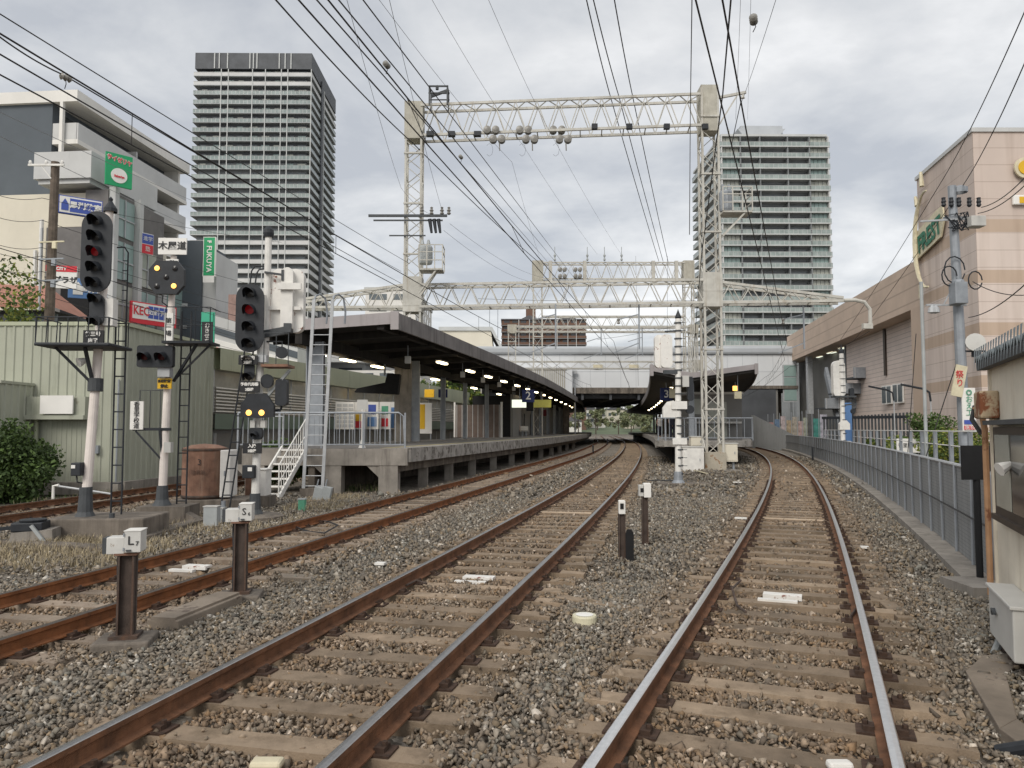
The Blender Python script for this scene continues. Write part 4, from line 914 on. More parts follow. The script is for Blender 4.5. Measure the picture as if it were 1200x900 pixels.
# white stair up to the platform end
def stair():
    t = thing('steel_stair', 'white steel stair with handrail climbing to the platform end', 'stair', (-6.9, 21.6, GZ), R(-4))
    n = 7; H = 1.4; run = 2.3; w_ = .78
    for s in (-w_/2, w_/2): MB().bar((s,0,.05), (s,run,H+.02), .05, .17).build('stringer', white_p, t)
    for i in range(n): z = H*(i+.7)/n; MB().box(-w_/2,w_/2,run*(i+.4)/n,run*(i+.4)/n+.24,z,z+.04).build('tread', white_p, t)
    m = MB(); m.tube([(w_/2,.0,.1),(w_/2,0,1.0),(w_/2,run,H+1.0),(w_/2,run,H)], .022, 6)
    for i in range(1, 12): y = run*i/12; m.bar((w_/2,y,H*i/12+.05), (w_/2,y,H*i/12+.95), .02)
    m.bar((w_/2,0,.5),(w_/2,run,H+.5), .02); m.build('handrail', white_p, t)
    m = MB(); m.tube([(-w_/2,run,H),(-w_/2,run,H+1.0),(-w_/2-1.2,run+.2,H+1.0)], .022, 6); m.build('handrail', galv_l, t)
stair()
t = thing('notice_post', 'white post with blank square plate standing at the platform end railing', 'sign', (W(424, 520, 24.7).x, 24.75, 1.15))
MB().tube([(0,0,0),(0,0,1.25)], .035, 8).lathe([(.12,0),(.04,.25)], 8).build('post', white_p, t); MB().box(-.17,.17,-.03,-.01,1.22,1.55).build('plate', lt_box, t)

def platform_two():
    y0 = 43; xo = TC(y0)+1.72; t = thing('station_platform', 'second island platform with rounded nose between the two curving tracks', 'platform', (xo, y0, 0))
    el = lambda y: TC(y)+1.72; er = lambda y: TR(y)-1.72; ys = seg(y0, 150, 2.5)
    along(MB(), el, er, ys, .9, 1.12, y0, xo).build('deck', plat_top, t)
    w0 = er(y0)-xo; n = 14; pts = [(w0/2 + w0/2*math.cos(R(180+180*i/n)), .75*w0/2*math.sin(R(180+180*i/n))) for i in range(n+1)]
    ext(MB(), pts, .8, 1.118).build('nose', plat_edge, t)
    along(MB(), lambda y: el(y)-.02, lambda y: el(y)+.5, ys, .72, 1.13, y0, xo).build('edge', plat_edge, t); along(MB(), lambda y: er(y)-.5, lambda y: er(y)+.02, ys, .72, 1.13, y0, xo).build('edge', plat_edge, t)
    along(MB(), lambda y: el(y)+.9, lambda y: er(y)-.9, seg(y0+.3, 150, 4), GZ, .9, y0, xo).build('inner_wall', black_r, t)  # wall made black to hold the shade below the platform
    m = MB(); xl_, xr = .15, w0+.1; z = 1.12
    m.tube([(xl_,0,z),(xl_,0,z+1.25),(xr,0,z+1.25),(xr,0,z)], .04, 8); m.bar((xl_,0,z+.15),(xr,0,z+.15), .05); x = xl_+.2
    while x < xr: m.bar((x,0,z+.1),(x,0,z+1.25), .03); x += .42
    for q in (.4, 2.1, 3.4): m.bar((xl_+q,0,z),(xl_+q,0,z+1.25), .08)
    m.build('end_railing', galv, t)
    y1 = 43.6
    return t
platform_two()
def canopy_two():
    y0 = 44; xo = TC(y0)+1.5; t = thing('platform_canopy', 'butterfly roof canopy over the second island platform', 'canopy', (xo, y0, 0))
    ll = lambda y: TC(y)+1.5; rr = lambda y: TR(y)-1.35; cc = lambda y: (ll(y)*.62+rr(y)*.38); ys = seg(y0, 150, 3)
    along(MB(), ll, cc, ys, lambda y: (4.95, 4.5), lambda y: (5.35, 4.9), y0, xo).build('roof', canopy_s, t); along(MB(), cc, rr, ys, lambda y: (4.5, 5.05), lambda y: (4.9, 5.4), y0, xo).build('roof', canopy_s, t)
    along(MB(), lambda y: ll(y)-.08, ll, ys, 4.85, 5.42, y0, xo).build('side_fascia', canopy_t, t); along(MB(), rr, lambda y: rr(y)+.08, ys, 4.95, 5.48, y0, xo).build('side_fascia', canopy_t, t)
    a, c, b = 0, cc(y0)-xo, rr(y0)-xo
    MB().add([(a-.08,-.1,5.1),(c,-.1,4.68),(b+.08,-.1,5.2),(b+.08,-.1,5.5),(c,-.1,4.98),(a-.08,-.1,5.44)], [(0,1,4,5),(1,2,3,4)]).box(a-.08,a+.12,-.14,-.1,4.8,5.46).box(b-.12,b+.08,-.14,-.1,4.9,5.52).build('front_fascia', canopy_e, t)
    for y in seg(46, 140, 8):
        x = cc(y)-xo; MB().box(x-.16,x+.16,y-y0-.1,y-y0+.1,1.12,4.6).build('column', galv, t)
    return t
canopy_two()
for i, y in enumerate((52, 56.5, 61, 66, 71, 76, 82, 88, 95, 103, 111)): tube_light(TC(y)+2.9, y, 4.5, -math.atan(slope(TC, y)), f'{desc[i]} lit tube under the second canopy beside the middle track', grp='fluorescent lights under the second canopy')
hang_sign('platform_sign', 'blue hanging sign with white number three under the second canopy', 781, 462, 47, .75, .8, s_navy, '3', s_white, .65, 4.6)
hang_sign('platform_sign', 'cream board hanging near the number three sign', 789, 461, 46, .45, .55, s_cream, ztop=4.6)
hang_sign('platform_sign', 'cream board hanging on a pole under the mall side of the second canopy', 865, 463, 44.6, .42, .42, s_cream, ztop=4.9)
hang_sign('clock', 'small lit orange clock under the mall side of the second canopy', 862, 455, 48, .3, .3, amber_on)
t = thing('waiting_room', 'pale kiosk with lit door behind the railing of the second platform', 'building', (W(812, 500, 50).x, 50, 1.12), 0)
MB().box(0,3.2,.0,4,0,2.9).build('wall', wallgrey, t); MB().box(.05,.75,-.05,0,1.6,2.6).box(1.0,2.2,-.05,0,0,2.4).build('window', glass_c, t); MB().box(-1.0,3.3,-.1,4,2.9,3.05).build('roof', lt_box, t); MB().box(-.4,3.0,-.6,0,1.0,1.12).build('counter', lt_box, t)
t = thing('storage_shed', 'dark vertical panelled enclosure behind the second platform under the bridge', 'shed', (TR(75)-.5+2.9, 92, 0), 0)
MB().box(-3.6,6,0,.3,0,6.5).build('wall', tower_dark, t)

# ---------------- far hillside under the bridge ----------------
hl = MB(); nx_, ny_ = 40, 10
hv = lambda x, y: max(0, (y-300)/260)*13*(.7+.3*math.sin(x/37.)+.15*math.sin(x/13.+2))
for i in range(nx_):
    for j in range(ny_):
        xa, xb = -60+i*6, -54+i*6; ya, yb = 300+j*30, 330+j*30
        hl.quad((xa,ya,hv(xa,ya)-1),(xb,ya,hv(xb,ya)-1),(xb,yb,hv(xb,yb)-1),(xa,yb,hv(xa,yb)-1))
struct(hl.build('hill', hill_m))

def leaves(mb_pts, n, size, seed, mats, name, parent, dens=None):
    "many small two-triangle leaf cards in clumps; mb_pts: list of (center, radii)"
    r = np.random.default_rng(seed); vs = []; fs = []; mi = []
    tot = sum(c[1][0]*c[1][1]*c[1][2] for c in mb_pts)
    for c, rad in mb_pts:
        k = max(6, int(n*rad[0]*rad[1]*rad[2]/tot)); d = r.normal(size=(k, 3)); d /= np.linalg.norm(d, axis=1)[:, None]
        p = d*(r.random((k, 1))**.42)*np.array(rad) + np.array(c)
        a = r.normal(size=(k, 3)); a /= np.linalg.norm(a, axis=1)[:, None]; b = np.cross(a, r.normal(size=(k, 3))); b /= np.linalg.norm(b, axis=1)[:, None]
        s = size*r.uniform(.6, 1.4, (k, 1)); q = np.stack([p-a*s, p+b*s*.55, p+a*s, p-b*s*.55], 1)
        b0 = len(vs); vs += q.reshape(-1, 3).tolist(); fs += [(b0+4*i, b0+4*i+1, b0+4*i+2, b0+4*i+3) for i in range(k)]; mi += (r.integers(0, len(mats)) if len(mats) > 1 and False else 0,)*0 or r.choice(len(mats), k, p=None).tolist()
    m = MB(); m.v = [tuple(v) for v in vs]; m.f = fs; m.m = mi; return m.build(name, mats, parent)
def clumps(c, rad, n, rr, seed):
    r = random.Random(seed); o = []
    while len(o) < n:
        p = [r.uniform(-1, 1) for _ in range(3)]
        if .15 < sum(q*q for q in p) < 1: o.append((tuple(c[i]+p[i]*rad[i] for i in range(3)), tuple(rr*r.uniform(.6, 1.2) for _ in range(3))))
    return o
def bush(name, label, loc, rad, n, size, seed, mats, cat='bush', nc=26, rr=None):
    t = thing(name, label, cat, loc)
    leaves(clumps((0,0,rad[2]*.95), rad, nc, rr or min(rad)*.42, seed), n, size, seed, mats, 'crown', t)
    m = MB(); r = random.Random(seed)
    for i in range(5): a = r.uniform(0, 6.28); m.tube([(0,0,0),(math.cos(a)*rad[0]*.3, math.sin(a)*rad[1]*.3, rad[2]*.6),(math.cos(a)*rad[0]*.7, math.sin(a)*rad[1]*.7, rad[2]*1.2)], [.05,.035,.01], 5)
    m.build('trunk', bark, t); return t
def tree(label, loc, h, rad, n, size, seed, mats, trunk_r=.18, nc=34, group=None):
    t = thing('tree', label, 'tree', loc, 0, group); r = random.Random(seed)
    m = MB(); m.tube([(0,0,0),(.05,0,h*.3),(-.05,.05,h*.62),(0,0,h*.85)], [trunk_r, trunk_r*.8, trunk_r*.5, trunk_r*.15], 8)
    for i in range(9):
        a = r.uniform(0, 6.28); z = h*r.uniform(.3, .65); m.tube([(0,0,z),(math.cos(a)*rad[0]*.5, math.sin(a)*rad[1]*.5, z+rad[2]*.4),(math.cos(a)*rad[0]*.85, math.sin(a)*rad[1]*.85, z+rad[2]*.75)], [trunk_r*.4, trunk_r*.2, trunk_r*.05], 5)
    m.build('trunk', bark, t); leaves(clumps((0,0,h*.68), rad, nc, min(rad)*.36, seed), n, size, seed, mats, 'crown', t); return t
bush('bush', 'dense dark green bush against the green shed wall', (-14.6, 21.6, GZ), (1.9, .9, 1.0), 17000, .06, 3, [leaf_d, leaf_d, leaf_m], nc=60, rr=.5)
bush('bush', 'small green bush between the rusty cabinet and the stair', (-7.6, 25.6, GZ+.2), (.85, .6, .75), 3000, .05, 4, [leaf_m])
bush('bush', 'green shrub behind the wall beside the utility pole', (17.6, 29.5, .2), (2.2, 1.5, .75), 5000, .07, 5, [leaf_m, leaf_y], nc=40, rr=.5)
bush('bush', 'taller green shrub under the curved street lamp arm', (18.0, 33.5, .2), (1.2, 1.0, 1.15), 3500, .07, 6, [leaf_m])
bush('bush', 'yellow green hedge behind the wall below the mall', (20.5, 37, .2), (2.6, 1.5, .55), 5000, .07, 7, [leaf_m, leaf_y], nc=40, rr=.5)
bush('bush', 'low hedge at the foot of the mall siding', (23.8, 47, .2), (2.2, 1.5, .55), 2500, .09, 8, [leaf_m, leaf_y], nc=30)
tree('bright green tree behind the first platform columns', (TL(66)-12.5, 72, 0), 6.8, (3.2, 2.4, 2.6), 9000, .16, 9, [leaf_m, leaf_m, leaf_y], nc=50)
tree('thin branched yellow green tree at the shed roof', (-17.6, 25, 0), 8.6, (1.9, 1.6, 1.7), 2600, .08, 10, [leaf_m, leaf_y], .12, nc=30)
tr_lab = ['dark tree on the hill under the bridge opening', 'yellow green tree at the crest of the hill', 'pale tree low on the hill beside the track end', 'broad tree on the hill near the second canopy', 'round tree high on the hill between roofs', 'small tree at the foot of the hill', 'leaning tree on the hill slope under the girder', 'bushy tree above the white houses', 'slim tree behind the far signal', 'olive tree at the far bend']
r_ = random.Random(5)
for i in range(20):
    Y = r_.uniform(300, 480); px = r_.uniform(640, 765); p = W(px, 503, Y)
    tree('haze-tinted pale green tree on the far hillside seen under the station bridge', (p.x, Y, hv(p.x, Y)-1.2), r_.uniform(7, 11), (4.6, 3.5, 4.0), 1100, .45, 20+i, [leaf_far, leaf_far2] if i % 3 else [leaf_far2, leaf_far], .25, nc=14, group='trees on the far hillside')
hs = ['white house with grey roof at the far end of the tracks', 'cream house on the hill beneath the bridge girder', 'pale house beside the far track end', 'small white house high on the hillside', 'grey house partly hidden by far trees', 'low white hall behind the far signal']
for i, (px, Y, w_, h_) in enumerate(((655, 340, 7, 5), (700, 380, 8, 6), (742, 360, 7, 6), (690, 440, 11, 8), (722, 430, 10, 7), (672, 330, 7, 5))):
    p = W(px, 503, Y); t = thing('house', hs[i], 'house', (p.x, Y, hv(p.x, Y)-1), 0, 'houses beyond the bridge')
    MB().box(-w_/2,w_/2,0,8,0,h_).build('wall', white_b if i % 2 else beige_b, t); MB().prism([(-w_/2-.4,h_),(w_/2+.4,h_),(0,h_+2.2)][::-1], -.5, 8.5).build('roof', roof_tile, t)
    for k in range(3): MB().box(-w_/2+.8+k*w_/3.2, -w_/2+2.2+k*w_/3.2, -.08, 0, h_*.5, h_*.75).build('window', glass_w, t)

# ---------------- trackside wall and railing ----------------
rib_wall = lines_mat('ribbed_wall_panel', (.26, .265, .265), .055, .62, .48)
def trackwall():
    y0 = 9.4; x0 = Wall(y0); t = thing('trackside_wall', 'low grey ribbed metal wall on a concrete kerb beside the curving track', 'wall', (x0, y0, GZ))
    y = y0; ys = [y0]
    while y < 78: y += 1.25/math.hypot(1, slope(Wall, y)); ys.append(y)
    for a, b in zip(ys, ys[1:]):
        p = Vector((Wall(a)-x0, a-y0, 0)); q = Vector((Wall(b)-x0, b-y0, 0)); d = (q-p).normalized(); n = Vector((-d.y, d.x, 0))
        m = MB(); m.add([p+Vector((0,0,.12)), q+Vector((0,0,.12)), q+Vector((0,0,1.43)), p+Vector((0,0,1.43)), p-n*.05+Vector((0,0,.12)), q-n*.05+Vector((0,0,.12)), q-n*.05+Vector((0,0,1.43)), p-n*.05+Vector((0,0,1.43))], [(3,2,1,0),(4,5,6,7),(3,7,6,2)]); m.build('wall_panel', rib_wall, t)
    for i, a in enumerate(ys[:45]):
        p = Vector((Wall(a)-x0, a-y0, 0)); MB().tube([p+Vector((-.03,0,.1)), p+Vector((-.03+random.uniform(-.012,.012),random.uniform(-.02,.02),1.45))], .022, 6).build('post', galv, t)
    m = MB(); m.tube([(Wall(a)-x0, a-y0, 1.46) for a in ys], .03, 6); m.build('top_rail', galv_l, t)
    m = MB(); m.tube([(Wall(a)-x0-.05, a-y0, .80) for a in ys], .012, 5); m.build('cable', wire_m, t)
    m = MB(); along(m, lambda y: Wall(y)-.35, lambda y: Wall(y)+.1, ys, -.1, .16, y0, x0); m.build('kerb', concrete, t)
    m = MB(); m.box(-.6, .15, -.55, .15, -.1, .2); m.build('kerb_end', concrete, t)
trackwall()
def handrail():
    y0 = 12.5; off = 1.3; t = thing('guard_railing', 'white post and wire railing standing behind the grey ribbed wall', 'railing', (Wall(y0)+off, y0, .2))
    ys = [y0+2.1*i for i in range(22)]; m = MB()
    for a in ys:
        x = Wall(a)+off-t.location.x; MB().box(x-.045,x+.045,a-y0-.03,a-y0+.03,0,1.5).build('post', galv, t)
    for z in (1.15, 1.5): MB().tube([(Wall(a)+off-t.location.x, a-y0, z) for a in ys], .016, 5).build('rail', white_p, t)
handrail()
# earth bank beyond the wall
m = MB(); yy = [9+3*i for i in range(26)]
along(m, lambda y: Wall(y)+.12, lambda y: Wall(y)+14, yy, -.2, .3); struct(m.build('ground_terrace', earth_g))
# inclined concrete ramp wall beyond and colourful posters
p = W(905, 500, 72); t = thing('ramp_wall', 'grey sloping ribbed ramp wall beside the far end of the curving track', 'wall', (24.3, 78, 0))
MB().add([(0,0,2.4),(1.9,-6,.7),(1.9,-6,1.2),(0,0,3.2),(0,0,GZ),(1.9,-6,GZ)], [(0,1,2,3),(4,5,1,0)]).add([(.2,0,2.4),(2.1,-6,.7),(2.1,-6,1.2),(.2,0,3.2),(.2,0,GZ),(2.1,-6,GZ)], [(3,2,1,0),(0,1,5,4)]).build('wall', rib_wall, t)
cols = [(.42,.25,.24),(.14,.22,.34),(.50,.42,.42),(.42,.33,.22),(.40,.36,.30),(.50,.36,.34),(.38,.40,.32),(.10,.10,.10),(.06,.28,.24),(.46,.45,.52)]
cn = ['rose', 'deep blue', 'pale grey', 'ochre', 'sand', 'pink', 'moss', 'black', 'teal', 'lilac']
for i, px in enumerate((904, 911, 918, 925, 932, 939, 945, 950, 957, 965)):
    Y = 84 - i*2.4; p = W(px, 490, Y); t = thing('banner', cn[i]+' street banner panel standing beyond the trackside wall under the stairs', 'banner', (p.x, Y, .3), -.3, 'banners beyond the wall')
    MB().box(-.27,.27,0,.06,.4,2.2+.6*((i*7)%5)/4).build('panel', M('banner_'+cn[i].replace(' ', '_'), tuple(q*.62 for q in cols[i]), .6, 0, .55, 2.2), t); MB().tube([(-.36,.03,0),(-.36,.03,3.1)], .03, 6).build('pole', galv, t)
t = thing('steel_fence', 'dark tall barred fence beyond the trackside wall below the stairs', 'fence', (W(965, 500, 58).x, 58, .3), R(-58))
m = MB()
for i in range(26): m.box(i*.26, i*.26+.12, -.03, .03, 0, 2.3 + i*.012)
MB().box(-.1,6.7,-.05,.05,2.2,2.4).build('top_rail', black_p, t); m.build('bars', dark_grey, t)
t = thing('street_banner', 'blue vertical banner beside the white backed signal at the mall foot', 'banner', (W(993, 490, 42).x, 42, .3)); MB().box(-.25,.25,0,.05,.3,2.9).build('panel', s_lblue, t); MB().tube([(.3,0,0),(.3,0,3)], .03, 6).build('pole', black_p, t)
t = thing('street_sign', 'low white notice board with dark characters behind the guard railing', 'sign', (W(1066, 520, 33).x, 33, .3)); MB().box(-.55,.55,0,.05,.45,1.05).build('panel', s_white, t); text('香里園駅前', .2, s_black, t, (0,-.01,.75))
for s_ in (-.4, .4): MB().tube([(s_,.06,0),(s_,.06,.6)], .02, 6).build('leg', galv, t)
# street lamps with bent arms
for i, (px, py, Y, lab) in enumerate(((1062, 462, 34, 'thin street lamp with dark bent arm nearer the utility pole'), (1023, 468, 40, 'thin street lamp with dark bent arm before the mall windows'))):
    p = W(px+14 if i == 0 else px+12, 465, Y); t = thing('street_lamp', lab, 'street lamp', (p.x+.55, Y, .3), 0, 'street lamps before the mall')
    MB().tube([(0,0,0),(0,0,p.z-.5)], .03, 6).build('pole', galv_l, t); MB().tube([(0,0,p.z-.5),(-.05,0,p.z-.1),(-.3,0,p.z+.05),(-1.3,0,p.z+.25)], .05, 6).build('arm', black_p, t)

# ---------------- right hand utility pole ----------------
def upole():
    b = W(1131, 520, 22); t = thing('utility_pole', 'grey concrete utility pole crowded with transformer, insulators and cables before the mall', 'utility pole', (b.x, 22, .2))
    X = lambda px, py: (W(px, py, 22).x-b.x, W(px, py, 22).z-.2)
    _, H = X(1125, 218)
    MB().tube([(0,0,0),(-.05,0,H*.5),(-.13,0,H)], [.16,.14,.11], 12).build('pole', galv, t)
    x, z = X(1125, 222); MB().lathe([(.2,z-.1),(.2,z+.05),(.1,z+.1)], 10, c=(x,0,0)).build('pole_top', galv, t)
    x0, z = X(1103, 247); x1, _ = X(1150, 247); MB().bar((x0,-.12,z-.25),(x1,-.12,z-.25), .08).build('crossarm', galv, t)
    for px in (1103, 1112, 1121, 1133, 1144):
        x, z = X(px, 238); m = MB(); m.lathe([(.03,-.15),(.07,-.1),(.05,-.04),(.07,0),(.05,.06),(.06,.12),(0,.14)], 8, c=(x,-.12,z)); m.build('insulator', black_p, t)
    x0, z = X(1075, 261); x1, _ = X(1150, 252); MB().bar((x0,-.15,z),(x1,-.15,z+.1), .05).build('crossarm', galv_l, t)
    x, z = X(1137, 263); MB().cbox((x,-.25,z), (.42,.35,.3)).build('switch_box', lt_box, t, bevel=.02)
    x, z = X(1122, 262); m = MB(); r = random.Random(3)
    for i in range(9): m.tube([(x+r.uniform(-.5,.3), -.2, z+r.uniform(-.3,.3)) for _ in range(4)], .018, 5)
    m.build('jumper_cables', black_p, t)
    x, z = X(1116, 346); MB().cbox((x,-.3,z), (.36,.35,.62)).lathe([(.17,-.05),(.17,0),(.1,.04)], 8, c=(x,-.3,z+.36)).build('transformer', galv, t, bevel=.02)
    x0, z = X(1083, 358); x1, _ = X(1130, 358); MB().bar((x0,-.1,z),(x1,-.1,z), .05).bar((x0+.5,-.1,z),(-.05,-.1,z+.9), .03).build('crossarm', galv_l, t)
    for px in (1090, 1094): 
        x, z = X(px, 362); MB().lathe([(0,-.16),(.12,-.12),(.10,0),(.03,.1)], 10, c=(x,-.1,z)).build('lamp_head', galv_l, t)
    for (px, py, rr) in ((1114, 318, .3), (1108, 325, .22), (1138, 330, .2)):
        x, z = X(px, py); MB().tube([(x+rr*math.cos(a/2.), -.2, z+rr*1.3*math.sin(a/2.)) for a in range(13)], .02, 5).build('cable_loop', black_p, t)
    x, z = X(1138, 402); MB().lathe([(0,-.04),(.26,-.04),(.26,.03),(0,.05)], 16).build('dish', lt_box, t, T=Matrix.Translation((x,-.2,z)) @ Matrix.Rotation(R(80), 4, 'X') @ Matrix.Rotation(R(-20), 4, 'Y'))
    x, z = X(1140, 412); MB().bar((0,-.1,z),(x+.3,-.1,z), .05).cbox((x,-.15,z-.1), (.2,.12,.14)).build('bracket', black_p, t)
    x, z = X(1118, 447); m = MB(); o = MB().box(-.16,.16,-.02,.02,-.45,.45).build('banner', s_cream, t, T=Matrix.Translation((x,-.25,z)) @ Matrix.Rotation(R(12), 4, 'Y'))
    text(['祭','り'], .24, s_red, t, (x,-.29,z+.05), vertical=True)
    x, z = X(1130, 498); MB().box(x-.19,x+.19,-.26,-.22,z-.2,z+1.05).build('advert_plate', s_white, t)
    text(['◎','お','え','工'], .21, s_dkgreen, t, (x,-.28,z+.62), vertical=True, spacing=.9); MB().box(x-.16,x+.16,-.285,-.27,z-.14,z-.02).build('red_block', s_red, t); MB().box(x-.16,x+.16,-.285,-.27,z+.02,z+.14).build('blue_block', s_blue, t); text('医院', .15, s_white, t, (x,-.29,z-.08))
    q = X(1104, 520)
    MB().tube([(-.95,.3,0),(-.95,.3,H*.68)], .05, 8).build('side_pole', grey_box, t)
    MB().tube([(-1.35,.1,0),(-.1,0,H*.42)], .015, 5).tube([(-1.6,.1,.8),(-1.25,.1,H*.5)], .012, 5).build('stay_wire', wire_m, t)
    return t
upole()

# ---------------- left utility pole behind the shed ----------------
b = W(47, 378, 27); t = thing('utility_pole', 'brown wooden utility pole with white crossarm behind the green shed', 'utility pole', (b.x, 27.5, 0))
zt = W(50, 190, 27.5).z
MB().tube([(0,0,0),(.04,0,zt)], [.19,.14], 10).build('pole', wood_old, t)
z = W(50, 195, 27.5).z; MB().bar((-.85,-.15,z),(.45,-.15,z), .07).build('crossarm', white_p, t); MB().bar((-.4,-.15,z),(0,-.15,z-.5), .03).build('brace', white_p, t)
for x in (-.78, -.2, .38): MB().lathe([(.05,0),(.06,.08),(.03,.14),(0,.15)], 8, c=(x,-.15,z+.03)).build('insulator', white_p, t)
for py in (285, 305, 330): z = W(50, py, 27.5).z; MB().bar((-.35,-.15,z),(.55,-.15,z+.03), .05).cbox((.22,-.18,z-.12), (.14,.1,.24)).build('bracket', s_cream if py == 285 else galv, t)
z = W(40, 300, 27.5).z; MB().tube([(-.3,-.1,z-2),(-.3,-.1,z+1)], .05, 6).build('cable_pipe', galv_l, t)

# ---------------- overhead gantries ----------------
def lattice_col(parent, x, y, z0, z1, wd, n, mat, name='column'):
    m = MB(); h = wd/2
    for sx in (-h, h):
        for sy in (-h, h): m.bar((x+sx,y+sy,z0),(x+sx,y+sy,z1), .10, .10)
    o = m.build(name, mat, parent); b = MB(); dz = (z1-z0)/n
    for i in range(n):
        za, zb = z0+i*dz, z0+(i+1)*dz; s = 1 if i % 2 else -1
        b.bar((x-h*s,y-h,za),(x+h*s,y-h,zb), .05, .03); b.bar((x-h,y-h*s,za),(x-h,y+h*s,zb), .05, .03); b.bar((x+h,y-h*s,za),(x+h,y+h*s,zb), .05, .03); b.bar((x+h*s,y+h,za),(x-h*s,y+h,zb), .05, .03)
        if i % 4 == 0: b.bar((x-h-.08,y-h-.03,za),(x+h+.08,y-h-.03,za), .12, .08)
    b.build('lattice_bracing', mat, o); return o
def truss(parent, p0, p1, z, h, wd, n, mat, name='beam', taper=None):
    "square lattice beam between p0 and p1 (x, y); z = bottom; taper(u) gives the height at u"
    p0 = Vector((*p0, 0)); p1 = Vector((*p1, 0)); nn = Vector((-(p1-p0).y, (p1-p0).x, 0)).normalized()*wd/2; hh = taper or (lambda u: h)
    m = MB(); P = lambda u, s, top: p0.lerp(p1, u) + nn*s + Vector((0, 0, z + (hh(u) if top else 0)))
    K_ = 8 if taper else 1
    for s in (-1, 1):
        for top in (0, 1):
            for k in range(K_): m.bar(P(k/K_, s, top), P((k+1)/K_, s, top), .10, .12)
    o = m.build(name, mat, parent); b = MB()
    for i in range(n):
        u0, um, u1 = i/n, (i+.5)/n, (i+1)/n
        for s in (-1, 1): b.bar(P(u0, s, 0), P(um, s, 1), .055, .04); b.bar(P(um, s, 1), P(u1, s, 0), .055, .04)
        b.bar(P(u0, -1, 1), P(um, 1, 1), .04); b.bar(P(um, 1, 1), P(u1, -1, 1), .04); b.bar(P(um, -1, 0), P(um, 1, 0), .05)
    b.build('lattice_bracing', mat, o); return o
def disc_y(x, y, z, r=.19, n=14):
    vs = [(x+q*math.cos(2*math.pi*i/n), y+dy, z+q*math.sin(2*math.pi*i/n)) for q, dy in ((.05,-.05),(r,-.015),(r,.03),(.05,.05)) for i in range(n)]
    fs = [(j*n+i, j*n+(i+1)%n, (j+1)*n+(i+1)%n, (j+1)*n+i) for j in range(3) for i in range(n)] + [tuple(range(n)), tuple(range(4*n-1, 3*n-1, -1))]
    return vs, fs
def disc_pair(m, c):
    x, y, z = c
    for dx in (-.21, .21):
        for k in range(3): m.add(*disc_y(x+dx, y-.1+.12*k, z))
headm = M('weathered_box', (.43, .41, .35), .8, 0, .15, 2, streak=(.30,.27,.21), st=.5)
